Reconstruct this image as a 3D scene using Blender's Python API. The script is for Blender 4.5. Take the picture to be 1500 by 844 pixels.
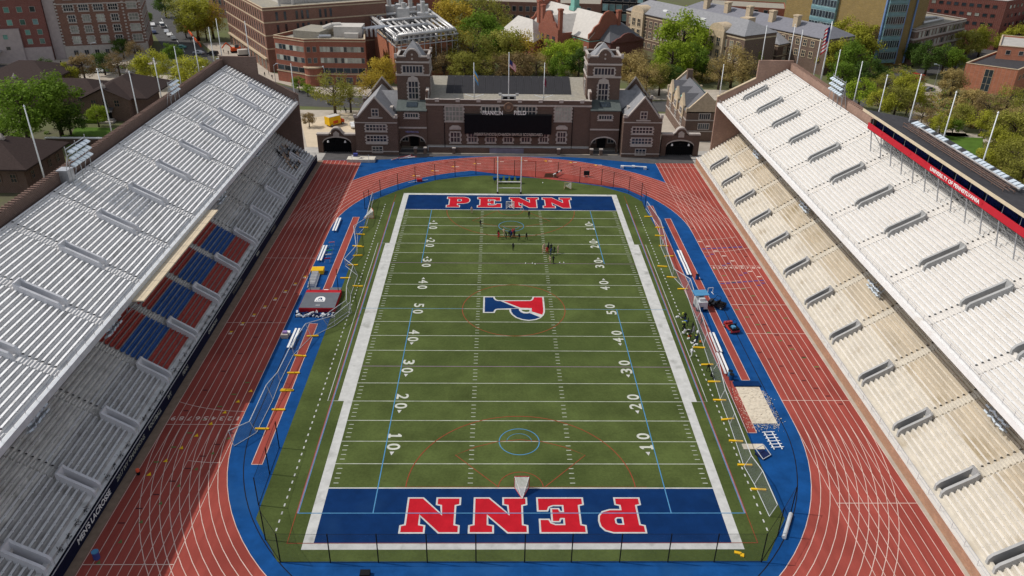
import bpy, bmesh, math, random
from mathutils import Vector, Matrix
from mathutils.geometry import tessellate_polygon
random.seed(7)
for o in list(bpy.data.objects): bpy.data.objects.remove(o)
S = bpy.context.scene
C = bpy.data.collections.new('scene'); S.collection.children.link(C)
R = math.radians
# ------------------------------------------------------------ camera
CAM = Vector((-3.481, -121.030, 69.308)); FP = 1144.9
pitch, yaw, roll = 0.493078, -0.0240286, 0.0171993
_r = Vector((math.cos(yaw), math.sin(yaw), 0)); _f = Vector((-math.sin(yaw), math.cos(yaw), 0)); _k = Vector((0, 0, 1))
_d = _f*math.cos(pitch) - _k*math.sin(pitch); _u = _f*math.sin(pitch) + _k*math.cos(pitch)
_r2 = _r*math.cos(roll) + _u*math.sin(roll); _u2 = -_r*math.sin(roll) + _u*math.cos(roll)
cd = bpy.data.cameras.new('camera'); cam = bpy.data.objects.new('camera', cd); C.objects.link(cam)
cd.sensor_width = 36; cd.lens = FP/1500*36; cd.clip_start = 1; cd.clip_end = 6000
cam.matrix_world = Matrix(((_r2.x, _u2.x, -_d.x, CAM.x), (_r2.y, _u2.y, -_d.y, CAM.y), (_r2.z, _u2.z, -_d.z, CAM.z), (0, 0, 0, 1)))
S.camera = cam
S.render.resolution_x = 1024; S.render.resolution_y = 576
# ------------------------------------------------------------ sky, sun, exposure
SUN_EL = R(49.5); SUN_AZ = math.atan2(-1.0, 0.15)          # direction towards the sun, from +y clockwise
w = bpy.data.worlds.new('World'); S.world = w; w.use_nodes = True
nt = w.node_tree; bg = nt.nodes['Background']; sk = nt.nodes.new('ShaderNodeTexSky')
sk.sky_type = 'NISHITA'; sk.sun_disc = False; sk.sun_elevation = SUN_EL; sk.sun_rotation = SUN_AZ
sk.air_density = 1.0; sk.dust_density = 1.5; sk.ozone_density = 1.0
hz_ = nt.nodes.new('ShaderNodeHueSaturation'); hz_.inputs['Saturation'].default_value = .38      # thin white haze over the whole sky
nt.links.new(sk.outputs[0], hz_.inputs['Color']); nt.links.new(hz_.outputs[0], bg.inputs[0]); bg.inputs[1].default_value = 0.125
sl = bpy.data.lights.new('sun', 'SUN'); sl.energy = 2.6; sl.angle = R(0.6); sl.color = (1.0, 0.95, 0.88)
so = bpy.data.objects.new('sun', sl); C.objects.link(so)
sdir = Vector((math.sin(SUN_AZ)*math.cos(SUN_EL), math.cos(SUN_AZ)*math.cos(SUN_EL), math.sin(SUN_EL)))
so.rotation_euler = sdir.to_track_quat('Z', 'Y').to_euler(); so.location = (-300, 60, 300)
S.view_settings.view_transform = 'Standard'; S.view_settings.look = 'None'; S.view_settings.exposure = 0.15; S.view_settings.gamma = 1.0

# ------------------------------------------------------------ pixel -> world
def ray(u, v): return _d + _r2*((u-750)/FP) + _u2*((422-v)/FP)
def at(u, v, z=0.0):
    d = ray(u, v); t = (z-CAM.z)/d.z; return CAM + d*t
def aty(u, v, y):
    d = ray(u, v); t = (y-CAM.y)/d.y; return CAM + d*t
def atx(u, v, x):
    d = ray(u, v); t = (x-CAM.x)/d.x; return CAM + d*t
# ------------------------------------------------------------ materials
MATS = {}
def mat(name, col, rough=.8, var=.18, scale=.6, col2=None, detail=6, bump=0, spec=.06, metal=0, stretch=None, stain=None, rand=0):
    """noise-varied surface: col*(1-var)..col*(1+var), optional second colour and stain colour"""
    if name in MATS: return MATS[name]
    m = bpy.data.materials.new(name); m.use_nodes = True; n = m.node_tree.nodes; l = m.node_tree.links
    b = n['Principled BSDF']; b.inputs['Roughness'].default_value = rough; b.inputs['Metallic'].default_value = metal
    b.inputs['Specular IOR Level'].default_value = spec
    tc = n.new('ShaderNodeNewGeometry'); mp = n.new('ShaderNodeMapping'); l.new(tc.outputs['Position'], mp.inputs[0])
    if stretch: mp.inputs['Scale'].default_value = stretch
    nz = n.new('ShaderNodeTexNoise'); nz.inputs['Scale'].default_value = scale; nz.inputs['Detail'].default_value = detail; nz.inputs['Roughness'].default_value = .65
    l.new(mp.outputs[0], nz.inputs['Vector'])
    cr = n.new('ShaderNodeValToRGB'); l.new(nz.outputs[0], cr.inputs[0])
    c2 = col2 or tuple(min(1, c*(1+var)) for c in col); c1 = tuple(c*(1-var) for c in col)
    e = cr.color_ramp.elements; e[0].position = .3; e[1].position = .7; e[0].color = (*c1, 1); e[1].color = (*c2, 1)
    out = cr.outputs[0]
    if stain:
        sc, ss, th = stain
        n2 = n.new('ShaderNodeTexNoise'); n2.inputs['Scale'].default_value = ss; n2.inputs['Detail'].default_value = 8; l.new(tc.outputs['Position'], n2.inputs['Vector'])
        r2 = n.new('ShaderNodeValToRGB'); r2.color_ramp.elements[0].position = th; r2.color_ramp.elements[1].position = min(1, th+.18); l.new(n2.outputs[0], r2.inputs[0])
        mx = n.new('ShaderNodeMix'); mx.data_type = 'RGBA'; l.new(r2.outputs[0], mx.inputs[0]); l.new(out, mx.inputs[6]); mx.inputs[7].default_value = (*sc, 1); out = mx.outputs[2]
    if rand:
        oi = n.new('ShaderNodeObjectInfo'); ma = n.new('ShaderNodeMath'); ma.operation = 'MULTIPLY_ADD'; ma.inputs[1].default_value = 2*rand; ma.inputs[2].default_value = 1-rand
        l.new(oi.outputs['Random'], ma.inputs[0]); hs = n.new('ShaderNodeHueSaturation'); l.new(ma.outputs[0], hs.inputs['Value']); l.new(out, hs.inputs['Color']); out = hs.outputs[0]
    l.new(out, b.inputs['Base Color'])
    if bump:
        bp = n.new('ShaderNodeBump'); bp.inputs['Strength'].default_value = bump; bp.inputs['Distance'].default_value = .05; l.new(nz.outputs[0], bp.inputs['Height']); l.new(bp.outputs[0], b.inputs['Normal'])
    MATS[name] = m; return m
def brick(name, col, mortar=(.32, .29, .26), var=.25):
    """courses of brick over a blotchy wall"""
    if name in MATS: return MATS[name]
    m = mat(name, col, .9, var, .5, detail=8); n = m.node_tree.nodes; l = m.node_tree.links; b = n['Principled BSDF']
    src = b.inputs['Base Color'].links[0].from_socket
    g = [x for x in n if x.type == 'NEW_GEOMETRY'][0]
    sx = n.new('ShaderNodeSeparateXYZ'); l.new(g.outputs['Position'], sx.inputs[0])
    ad = n.new('ShaderNodeMath'); l.new(sx.outputs[0], ad.inputs[0]); l.new(sx.outputs[1], ad.inputs[1])
    cb = n.new('ShaderNodeCombineXYZ'); l.new(ad.outputs[0], cb.inputs[0]); l.new(sx.outputs[2], cb.inputs[1])
    bt = n.new('ShaderNodeTexBrick'); bt.inputs['Scale'].default_value = 1.2; bt.inputs['Mortar Size'].default_value = .02; l.new(cb.outputs[0], bt.inputs[0])
    l.new(src, bt.inputs['Color1']); bt.inputs['Color2'].default_value = (*[c*.8 for c in col], 1); bt.inputs['Mortar'].default_value = (*[(c+d)*.5 for c, d in zip(col, mortar)], 1)
    l.new(bt.outputs[0], b.inputs['Base Color'])
    return m
def glass(name, col=(.03, .04, .05), rough=.12, spec=.6): return mat(name, col, rough, .4, .35, spec=spec, rand=.5)
def net(name, col, alpha, size=1.2):
    if name in MATS: return MATS[name]
    m = bpy.data.materials.new(name); m.use_nodes = True; n = m.node_tree.nodes; l = m.node_tree.links
    b = n['Principled BSDF']; b.inputs['Base Color'].default_value = (*col, 1); b.inputs['Roughness'].default_value = .9
    nz = n.new('ShaderNodeTexNoise'); nz.inputs['Scale'].default_value = size; g = n.new('ShaderNodeNewGeometry'); l.new(g.outputs['Position'], nz.inputs['Vector'])
    mr = n.new('ShaderNodeMapRange'); mr.inputs[3].default_value = alpha*.7; mr.inputs[4].default_value = alpha*1.3; l.new(nz.outputs[0], mr.inputs[0]); l.new(mr.outputs[0], b.inputs['Alpha'])
    MATS[name] = m; return m
M = {}
def turf_bands(m):
    """roll seams every five yards across the field and fine fibre speckle"""
    n = m.node_tree.nodes; l = m.node_tree.links; b = n['Principled BSDF']; src = b.inputs['Base Color'].links[0].from_socket
    g = [x for x in n if x.type == 'NEW_GEOMETRY'][0]; sx = n.new('ShaderNodeSeparateXYZ'); l.new(g.outputs['Position'], sx.inputs[0])
    d = n.new('ShaderNodeMath'); d.operation = 'DIVIDE'; d.inputs[1].default_value = 4.572; l.new(sx.outputs[1], d.inputs[0])
    f = n.new('ShaderNodeMath'); f.operation = 'FLOORED_MODULO'; f.inputs[1].default_value = 2; l.new(d.outputs[0], f.inputs[0])
    t = n.new('ShaderNodeMath'); t.operation = 'GREATER_THAN'; t.inputs[1].default_value = 1; l.new(f.outputs[0], t.inputs[0])
    nz = n.new('ShaderNodeTexNoise'); nz.inputs['Scale'].default_value = 2.6; nz.inputs['Detail'].default_value = 5; nz.inputs['Roughness'].default_value = .8; l.new(g.outputs['Position'], nz.inputs['Vector'])
    ma = n.new('ShaderNodeMath'); ma.operation = 'MULTIPLY_ADD'; ma.inputs[1].default_value = .07; l.new(t.outputs[0], ma.inputs[0])
    mb = n.new('ShaderNodeMapRange'); mb.inputs[1].default_value = .25; mb.inputs[2].default_value = .75; mb.inputs[3].default_value = .72; mb.inputs[4].default_value = 1.22; l.new(nz.outputs[0], mb.inputs[0]); l.new(mb.outputs[0], ma.inputs[2])
    hs = n.new('ShaderNodeHueSaturation'); l.new(src, hs.inputs['Color']); l.new(ma.outputs[0], hs.inputs['Value']); l.new(hs.outputs[0], b.inputs['Base Color'])
def defs():
    M['turf'] = mat('turf', (.072, .095, .028), .95, .30, .16, bump=.3, stain=((.053, .074, .021), .045, .48)); turf_bands(M['turf'])
    M['track'] = mat('track', (.305, .064, .050), .9, .22, .5, stain=((.235, .048, .038), .10, .5), stretch=(1, .18, 1))
    M['blue'] = mat('blue_surface', (.007, .060, .205), .8, .28, .3, stain=((.015, .080, .235), .14, .55))
    M['ezblue'] = mat('end_zone_blue', (.004, .026, .100), .9, .2, .4, stain=((.008, .036, .115), .15, .55))
    M['ezred'] = mat('letter_red', (.43, .012, .022), .9, .15, .5)
    M['white'] = mat('line_white', (.50, .50, .48), .9, .14, .8, stain=((.30, .30, .28), .45, .58)); M['tuft'] = mat('tuft_gap_dark', (.07, .07, .07), .9, .3, 3); M['line'] = mat('yard_white', (.42, .44, .37), .9, .25, .7); M['num'] = mat('number_white', (.50, .51, .45), .9, .2, .8)
    M['lane'] = mat('lane_white', (.62, .46, .40), .9, .2, .6)
    M['lblue'] = mat('line_light_blue', (.08, .24, .42), .9, .15, 1)
    M['lred'] = mat('line_red', (.26, .06, .03), .9, .15, 1)
    M['lpurple'] = mat('line_purple', (.24, .17, .24), .9, .1, 1)
    M['yellow'] = mat('yellow_paint', (.75, .45, .02), .6, .1, 1)
    M['green'] = mat('green_mark', (.12, .17, .06), .9, .1, 1)
    M['bluemark'] = mat('blue_mark', (.06, .07, .25), .9, .1, 1)
    M['darkmark'] = mat('dark_mark', (.10, .03, .03), .9, .1, 1)
    M['conc'] = mat('concrete', (.42, .40, .37), .9, .18, .5, stain=((.25, .24, .22), .25, .58))
    M['concL'] = mat('concrete_grey', (.70, .69, .68), .9, .14, .7, stain=((.45, .44, .42), .4, .58))
    M['concR'] = mat('concrete_cream', (.66, .63, .59), .9, .08, .7, stain=((.55, .50, .43), .35, .62))
    M['concRL'] = mat('concrete_tan', (.53, .465, .365), .9, .16, .5, stain=((.38, .31, .20), .22, .55), stretch=(1, .25, 1))
    M['benchL'] = mat('bench_white', (.84, .84, .84), .6, .07, 1.2, stain=((.55, .54, .52), .5, .64), rand=.06)
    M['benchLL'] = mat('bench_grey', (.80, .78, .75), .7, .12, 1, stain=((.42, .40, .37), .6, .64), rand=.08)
    M['concLL'] = mat('concrete_lower_grey', (.60, .58, .55), .9, .2, .7, stain=((.34, .32, .29), .4, .57)); M['concRF'] = mat('concrete_beige', (.60, .555, .475), .9, .12, .6, stain=((.44, .38, .29), .3, .56)); M['concLF'] = mat('concrete_tread_gap_shade', (.40, .39, .38), .9, .22, .7, stain=((.22, .21, .20), .4, .56)); M['benchRM'] = mat('bench_beige', (.76, .715, .64), .6, .08, 1, stain=((.60, .52, .40), .3, .6), rand=.05); M['benchR'] = mat('bench_cream', (.78, .77, .75), .6, .06, 1.2, stain=((.64, .60, .54), .4, .62), rand=.04)  # dark tread colour paints the gap shade between the left front benches
    M['benchRL'] = mat('bench_tan', (.70, .63, .52), .7, .1, .8, stain=((.50, .40, .26), .25, .56), rand=.07)
    M['vom'] = mat('parapet_grey', (.64, .64, .66), .8, .1, .5); M['vomR'] = mat('parapet_mid_grey', (.36, .36, .355), .8, .12, .5)  # parapets are a lighter grey on the left, darker on the right
    M['seatred'] = mat('seat_red', (.40, .085, .07), .6, .2, 1.5)
    M['seatblue'] = mat('seat_blue', (.05, .12, .33), .6, .2, 1.5)
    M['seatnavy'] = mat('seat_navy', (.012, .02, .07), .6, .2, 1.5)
    M['bdark'] = brick('brick_dark', (.118, .071, .054)); M['btrack'] = brick('brick_trackside', (.42, .24, .15))
    M['bstand'] = brick('brick_stand', (.165, .105, .085)); M['bstandR'] = brick('brick_stand_sunlit', (.33, .205, .155))  # one brick, darkened for the shaded left stand, lightened for the sunlit right
    M['bred'] = brick('brick_red', (.30, .095, .058))
    M['borange'] = brick('brick_orange', (.46, .17, .095))
    M['bmid'] = brick('brick_mid', (.215, .105, .075))
    M['bmaroon'] = brick('brick_maroon', (.14, .045, .040))
    M['bbrown'] = brick('brick_brown', (.155, .10, .075))
    M['bolive'] = brick('brick_olive', (.26, .18, .060))
    M['slateG'] = mat('slate_green', (.10, .115, .11), .7, .2, 1.2); M['stone'] = mat('stone', (.43, .385, .35), .9, .15, 1.5)
    M['stoneT'] = mat('stone_tan', (.50, .40, .28), .9, .18, 1.2)
    M['stoneP'] = mat('stone_pink', (.40, .34, .33), .9, .12, .8)
    M['slate'] = mat('slate', (.135, .135, .145), .7, .2, 1.5, stretch=(1, 1, 3))
    M['slateL'] = mat('slate_light', (.25, .25, .26), .7, .15, 1.2)
    M['palegrey'] = mat('roof_pale', (.52, .49, .45), .8, .1, .8)
    M['tile'] = mat('roof_tile_brown', (.050, .036, .033), .9, .25, 2.5)
    M['copper'] = mat('copper_green', (.20, .42, .36), .7, .2, 1)
    M['gravel'] = mat('roof_gravel', (.31, .285, .235), .95, .2, 1.5, stain=((.26, .25, .23), .3, .55))
    M['roofdk'] = mat('roof_dark', (.060, .058, .062), .8, .2, .8)
    M['panel'] = mat('solar_panel', (.036, .035, .038), .75, .1, .6, spec=.1)
    M['black'] = mat('black', (.012, .012, .014), .6, .2, 1)
    M['screen'] = mat('screen_black', (.010, .010, .013), .35, .1, 1)
    M['metal'] = mat('metal_white', (.62, .64, .66), .45, .1, 1, metal=.3)
    M['steel'] = mat('steel', (.45, .46, .48), .4, .15, 2, metal=.6)
    M['duct'] = mat('duct_silver', (.50, .49, .48), .4, .2, 1, metal=.4)
    M['pole'] = mat('pole_white', (.75, .77, .78), .5, .05, 1)
    M['lamp'] = mat('lamp_face', (.55, .62, .68), .25, .1, 1, spec=.6)
    M['glass'] = glass('window_glass'); M['glassG'] = glass('window_green', (.10, .22, .19)); M['glassT'] = glass('curtain_teal', (.20, .33, .34)); M['glassP'] = glass('window_pale', (.35, .36, .32))
    M['road'] = mat('asphalt', (.085, .083, .083), .9, .15, .4)
    M['walk'] = mat('pavement', (.42, .37, .31), .9, .15, .3)
    M['plaza'] = mat('plaza_tan', (.58, .48, .35), .9, .1, .3)
    M['ground'] = mat('ground_earth', (.16, .145, .10), .95, .3, .08, col2=(.12, .14, .055))
    M['lawn'] = mat('lawn', (.075, .135, .022), .95, .2, .4)
    M['dirt'] = mat('dirt_strip', (.23, .165, .12), .95, .2, 1)
    M['mulch'] = mat('shrub_ground', (.13, .10, .06), .95, .3, .5)
    M['sand'] = mat('sand', (.62, .55, .44), .95, .12, 2, bump=1, stain=((.45, .38, .30), .7, .55))
    M['navy'] = mat('banner_navy', (.010, .012, .032), .6, .2, .6)
    M['redsign'] = mat('sign_red', (.46, .022, .035), .5, .06, .6)
    M['tan'] = mat('canopy_tan', (.60, .50, .36), .8, .08, .6)
    M['matgrey'] = mat('mat_grey', (.13, .14, .16), .8, .1, .8)
    M['matred'] = mat('mat_red', (.42, .02, .03), .6, .1, .8)
    M['bark'] = mat('bark', (.075, .058, .045), .95, .25, 3)
    M['net'] = net('netting', (.05, .055, .065), .30); M['netw'] = net('goal_net', (.75, .75, .72), .55, 3); M['netb'] = net('netting_dark', (.03, .035, .05), .35)
    M['wpaint'] = mat('white_paint', (.78, .78, .77), .5, .05, 1)
    M['orange'] = mat('orange', (.60, .10, .03), .6, .1, 1)
    M['hallfloor'] = mat('hall_forecourt', (.10, .095, .095), .9, .2, .5); M['tealw'] = mat('wood_tan', (.50, .36, .20), .8, .15, 1)
defs()
# ------------------------------------------------------------ mesh builder
class MB:
    def __init__(s): s.v = []; s.f = []; s.mi = []
    def add(s, vs, fs, mi=0):
        o = len(s.v); s.v += [tuple(p) for p in vs]; s.f += [tuple(i+o for i in f) for f in fs]; s.mi += [mi]*len(fs); return s
    def box(s, x0, x1, y0, y1, z0, z1, mi=0):
        return s.add([(x0, y0, z0), (x1, y0, z0), (x1, y1, z0), (x0, y1, z0), (x0, y0, z1), (x1, y0, z1), (x1, y1, z1), (x0, y1, z1)],
                     [(0, 3, 2, 1), (4, 5, 6, 7), (0, 1, 5, 4), (1, 2, 6, 5), (2, 3, 7, 6), (3, 0, 4, 7)], mi)
    def obox(s, c, ang, lx, ly, z0, z1, mi=0):
        ca, sa = math.cos(ang), math.sin(ang); q = []
        for z in (z0, z1):
            for a, b in ((-1, -1), (1, -1), (1, 1), (-1, 1)):
                x, y = a*lx/2, b*ly/2; q.append((c[0]+x*ca-y*sa, c[1]+x*sa+y*ca, z))
        return s.add(q, [(0, 3, 2, 1), (4, 5, 6, 7), (0, 1, 5, 4), (1, 2, 6, 5), (2, 3, 7, 6), (3, 0, 4, 7)], mi)
    def tube(s, a, b, r, r2=None, n=6, mi=0):
        a = Vector(a); b = Vector(b); r2 = r if r2 is None else r2; d = (b-a)
        if d.length < 1e-6: return s
        q = d.to_track_quat('Z', 'Y'); vs = []
        for p, rr in ((a, r), (b, r2)):
            for i in range(n): t = 2*math.pi*i/n; vs.append(p + q @ Vector((math.cos(t)*rr, math.sin(t)*rr, 0)))
        return s.add(vs, [(i, (i+1) % n, n+(i+1) % n, n+i) for i in range(n)] + [tuple(range(n-1, -1, -1)), tuple(range(n, 2*n))], mi)
    def path(s, pts, r, n=6, mi=0):
        for a, b in zip(pts, pts[1:]): s.tube(a, b, r, n=n, mi=mi)
        return s
    def quad(s, a, b, c, d, mi=0): return s.add([a, b, c, d], [(0, 1, 2, 3)], mi)
    def prism(s, poly, z0, z1, mi=0, mtop=None):
        n = len(poly); tri = tessellate_polygon([[Vector((p[0], p[1], 0)) for p in poly]])
        vs = [(p[0], p[1], z0) for p in poly] + [(p[0], p[1], z1) for p in poly]
        s.add(vs, [(i, (i+1) % n, n+(i+1) % n, n+i) for i in range(n)], mi)
        return s.add(vs, [tuple(n+i for i in t) for t in tri] + [tuple(reversed(t)) for t in tri], mi if mtop is None else mtop)
    def vprism(s, prof, ax, c0, c1, mi=0):
        """profile of (h, z) extruded along y ('y': h is x) or x ('x': h is y)"""
        P = (lambda h, z, c: (h, c, z)) if ax == 'y' else (lambda h, z, c: (c, h, z))
        n = len(prof); tri = tessellate_polygon([[Vector((p[0], p[1], 0)) for p in prof]])
        vs = [P(h, z, c0) for h, z in prof] + [P(h, z, c1) for h, z in prof]
        return s.add(vs, [(i, (i+1) % n, n+(i+1) % n, n+i) for i in range(n)] + [tuple(t) for t in tri] + [tuple(n+i for i in reversed(t)) for t in tri], mi)
    def mesh(s, name, mats, smooth=False):
        me = bpy.data.meshes.new(name); me.from_pydata(s.v, [], s.f)
        for m in (mats if isinstance(mats, (list, tuple)) else [mats]): me.materials.append(m)
        for p, i in zip(me.polygons, s.mi): p.material_index = i; p.use_smooth = smooth
        bm = bmesh.new(); bm.from_mesh(me); bmesh.ops.recalc_face_normals(bm, faces=bm.faces); bm.to_mesh(me); bm.free()
        return me
    def build(s, name, mats, parent=None, smooth=False, loc=None):
        """vertices are world coordinates relative to the parent's origin when parented"""
        return link(name, s.mesh(name, mats, smooth), parent, loc)
def link(name, me, parent=None, loc=None, rz=0):
    o = bpy.data.objects.new(name, me); C.objects.link(o)
    if parent: o.parent = parent
    if loc is not None: o.location = loc
    if rz: o.rotation_euler.z = rz
    return o
def tag(o, label=None, cat=None, group=None, kind=None):
    if label: o['label'] = label
    if cat: o['category'] = cat
    if group: o['group'] = group
    if kind: o['kind'] = kind
    return o
def thing(name, label, cat, loc=(0, 0, 0), rz=0, group=None):
    o = bpy.data.objects.new(name, None); C.objects.link(o); o.location = loc; o.rotation_euler.z = rz; o.empty_display_size = .5
    return tag(o, label, cat, group)
def clone(root, loc, rz=0, label=None, sc=None, group=None):
    r = root.copy(); C.objects.link(r); r.location = loc; r.rotation_euler.z = rz
    if sc: r.scale = (sc, sc, sc) if not isinstance(sc, tuple) else sc
    if label: r['label'] = label
    if group: r['group'] = group
    for ch in root.children:
        c = ch.copy(); C.objects.link(c); c.parent = r
        for g in ch.children:
            d = g.copy(); C.objects.link(d); d.parent = c
    return r
class Off(MB):
    """MB that takes world coordinates and stores them relative to an origin"""
    def __init__(s, o): super().__init__(); s.o = Vector(o)
    def add(s, vs, fs, mi=0): return super().add([Vector(p)-s.o for p in vs], fs, mi)
def sheet(name, polys, z, m, parent=None, thick=0):
    b = MB()
    for poly in polys:
        tri = tessellate_polygon([[Vector((p[0], p[1], 0)) for p in poly]])
        vs = [(p[0], p[1], z) for p in poly]; fs = []
        for t in tri:
            a, c, d = (Vector(vs[i]) for i in t)
            fs.append(t if (c-a).cross(d-a).z > 0 else tuple(reversed(t)))
        b.add(vs, fs)
    me = bpy.data.meshes.new(name); me.from_pydata(b.v, [], b.f); me.materials.append(m)
    return link(name, me, parent)
def sheet_h(name, outer, hole, z, m, parent=None):
    if not hole: return sheet(name, [outer], z, m, parent)
    L = [[Vector((p[0], p[1], 0)) for p in outer], [Vector((p[0], p[1], 0)) for p in hole]]; tri = tessellate_polygon(L); vs = [(p.x, p.y, z) for l in L for p in l]; fs = []
    for t in tri: a, c, d = (Vector(vs[i]) for i in t); fs.append(t if (c-a).cross(d-a).z > 0 else tuple(reversed(t)))
    me = bpy.data.meshes.new(name); me.from_pydata(vs, [], fs); me.materials.append(m); return link(name, me, parent)
def strip(pts, wd, closed=False):
    """polyline -> quads list of width wd"""
    n = len(pts); L = []; 
    for i, p in enumerate(pts):
        a = Vector(pts[(i-1) % n] if (closed or i) else pts[i]); b = Vector(pts[(i+1) % n] if (closed or i < n-1) else pts[i])
        d = (b-a).to_2d().normalized(); nn = Vector((-d.y, d.x)); P = Vector(p).to_2d(); L.append((P+nn*wd/2, P-nn*wd/2))
    q = []
    for i in range(n if closed else n-1): a, b = L[i], L[(i+1) % n]; q.append([a[0], a[1], b[1], b[0]])
    return q
def rect(x0, x1, y0, y1): return [(x0, y0), (x1, y0), (x1, y1), (x0, y1)]
def arc(cx, cy, r, a0, a1, n=48): return [(cx+r*math.cos(R(a0+(a1-a0)*i/n)), cy+r*math.sin(R(a0+(a1-a0)*i/n))) for i in range(n+1)]
def text_mesh(s, size, m, depth=.03, width=None, bold=.02):
    cu = bpy.data.curves.new('txt', 'FONT'); cu.body = s; cu.size = size; cu.align_x = 'CENTER'; cu.align_y = 'CENTER'; cu.extrude = depth/2; cu.offset = bold*size
    o = bpy.data.objects.new('txt', cu); C.objects.link(o); bpy.context.view_layer.update()
    me = bpy.data.meshes.new_from_object(o.evaluated_get(bpy.context.evaluated_depsgraph_get())); bpy.data.objects.remove(o)
    me.materials.clear(); me.materials.append(m)
    if width:
        xs = [v.co.x for v in me.vertices]; k = width/(max(xs)-min(xs)); c = (max(xs)+min(xs))/2
        for v in me.vertices: v.co.x = (v.co.x-c)*k
    return me
# ============================================================ SETTING
def P2(l, z=0): return [(at(u, v, z).x, at(u, v, z).y) for u, v in l]
def struct(o): o['kind'] = 'structure'; return o
struct(sheet('ground', [rect(-1500, 1500, -700, 2500)], -.08, M['ground']))
struct(sheet('stadium_pavement', [rect(-78, 78, -130, 90)], -.05, M['conc']))
RC, YC, RI, LW = 0, 32.7, 39.3, 1.13
RO = RI + 9*LW
struct(sheet('forecourt', [[(-50, 79.3), (-39, 79.6), (-30, 80.8), (-22, 82.6), (-14, 83.9), (14, 83.9), (22, 82.8), (30, 80.6), (38.8, 78.8), (50, 79.3), (50, 89), (-50, 89)]], -.012, M['hallfloor']))  # dark paving tone also carries the shadow lying before the hall
struct(sheet('blue_apron', [rect(-49.4, 49.4, -95, 83.75)], -.02, M['blue']))
YF = 34.1
def oval(r, n=40): return arc(0, YF, r, 0, 180, n) + arc(0, -YC, r, 180, 360, n)
oi, oo = oval(RI), oval(RO); n_ = len(oi)
trk = struct(sheet('track', [[oi[i], oo[i], oo[(i+1) % n_], oi[(i+1) % n_]] for i in range(n_)], 0, M['track']))
for sx in (-1, 1):
    for sy in (-1, 1):
        y0, y1 = (YC, 79.2) if sy > 0 else (-95, -YC)
        xs = sorted((sx*RI, sx*(RO+.1))); sheet('sprint_straight', [rect(*xs, y0, y1)], .004, M['track'], trk)
# steeplechase pit lane inside the far bend
sheet('steeplechase_lane', [P2([(690, 250), (740, 256), (780, 260), (840, 266.5), (880, 271.6), (915, 276), (944, 289), (930, 272), (880, 258), (800, 247), (740, 245)])], .004, M['track'], trk)
# lane lines
for k in range(10):
    r = RI + k*LW; sheet('lane_line', strip(oval(r, 48), .085, True), .012, M['lane'], trk)
    for sx in (-1, 1):
        sheet('straight_line', strip([(sx*r, YC), (sx*r, 79.2)], .08), .016, M['lane'], trk)
        sheet('straight_line', strip([(sx*r, -YC), (sx*r, -92)], .08), .016, M['lane'], trk)
def lerp(a, b, t): return a+(b-a)*t
q = []
for sx, y in ((-1, 75.6), (1, 76), (-1, -33.0), (-1, -58), (-1, -5.2), (1, 17.8), (1, -8), (1, -27), (1, 2), (1, -48.4), (-1, 20)): q += strip([(sx*RI, y), (sx*RO, y)], .10)
for sx, y, n in ((1, 8, 5), (1, 11, 4), (1, 24, 9), (1, 30, 8), (-1, -41, 4), (-1, -30, 9), (-1, -66, 5)):
    q += strip([(sx*(RI+i*LW*.5), y + .007*i*i) for i in range(2*n+1)], .09)
sheet('cross_line', q, .020, M['lane'], trk)
# staggered triangles and dashes
rnd = random.Random(3)
def tri(x, y, a, s):
    return [(x+s*math.cos(a), y+s*math.sin(a)), (x+s*math.cos(a+2.3), y+s*math.sin(a+2.3)), (x+s*math.cos(a-2.3), y+s*math.sin(a-2.3))]
yl, gl, bl, dl, wl = [], [], [], [], []
for i in range(8):
    x = -(RI+LW*(i+.5)); yl.append(tri(x, 12-2.9*i, -1.57, .42)); yl.append(tri(x, -25-2.6*i, 1.57, .42)); gl.append(rect(x-.35, x+.35, -20-3*i, -19.75-3*i)); dl.append(rect(x-.35, x+.35, 5-5*i, 5.25-5*i)); gl.append(tri(x, -36-3.1*i, 1.57, .35))
    dl.append(rect(x-.4, x+.4, -35-2.4*i, -34.8-2.4*i)); wl.append(rect(x-.3, x+.3, 11.3-2.9*i, 11.8-2.9*i))
    x = RI+LW*(i+.5); bl.append(rect(x-.4, x+.4, 10+.2*i, 10.35+.2*i)); bl.append(rect(x-.35, x+.35, 22-2.1*i+3*(i % 2), 22.3-2.1*i+3*(i % 2))); gl.append(rect(x-.35, x+.35, 16-2.7*i, 16.3-2.7*i)); gl.append(rect(x-.35, x+.35, -2.6*i, .3-2.6*i)); dl.append(rect(x-.35, x+.35, 5-3.4*i, 5.3-3.4*i))
    bl.append(rect(x-.4, x+.4, 25.4+.15*i, 25.8+.15*i)); wl.append(rect(x-.4, x+.4, 29-2.3*i, 29.4-2.3*i)); dl.append(rect(x-.35, x+.35, 36-2*i, 36.25-2*i)); dl.append(rect(x-.35, x+.35, -14-2*i, -13.75-2*i))
for i in range(9):
    a = 62+8*i; r = RI+LW*(8.5-.8*i); yl.append(tri(r*math.cos(R(a)), YF+r*math.sin(R(a)), R(a+90), .5)); wl.append(rect(r*math.cos(R(a))+.7, r*math.cos(R(a))+1.7, YF+r*math.sin(R(a))-.2, YF+r*math.sin(R(a))+.2))
for nm, l, m in (('yellow_lane_mark', yl, 'yellow'), ('green_lane_mark', gl, 'green'), ('blue_lane_mark', bl, 'bluemark'), ('dark_lane_mark', dl, 'darkmark'), ('white_lane_mark', wl, 'lane')):
    sheet(nm, l, .024, M[m], trk)['kind'] = 'stuff'
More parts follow.
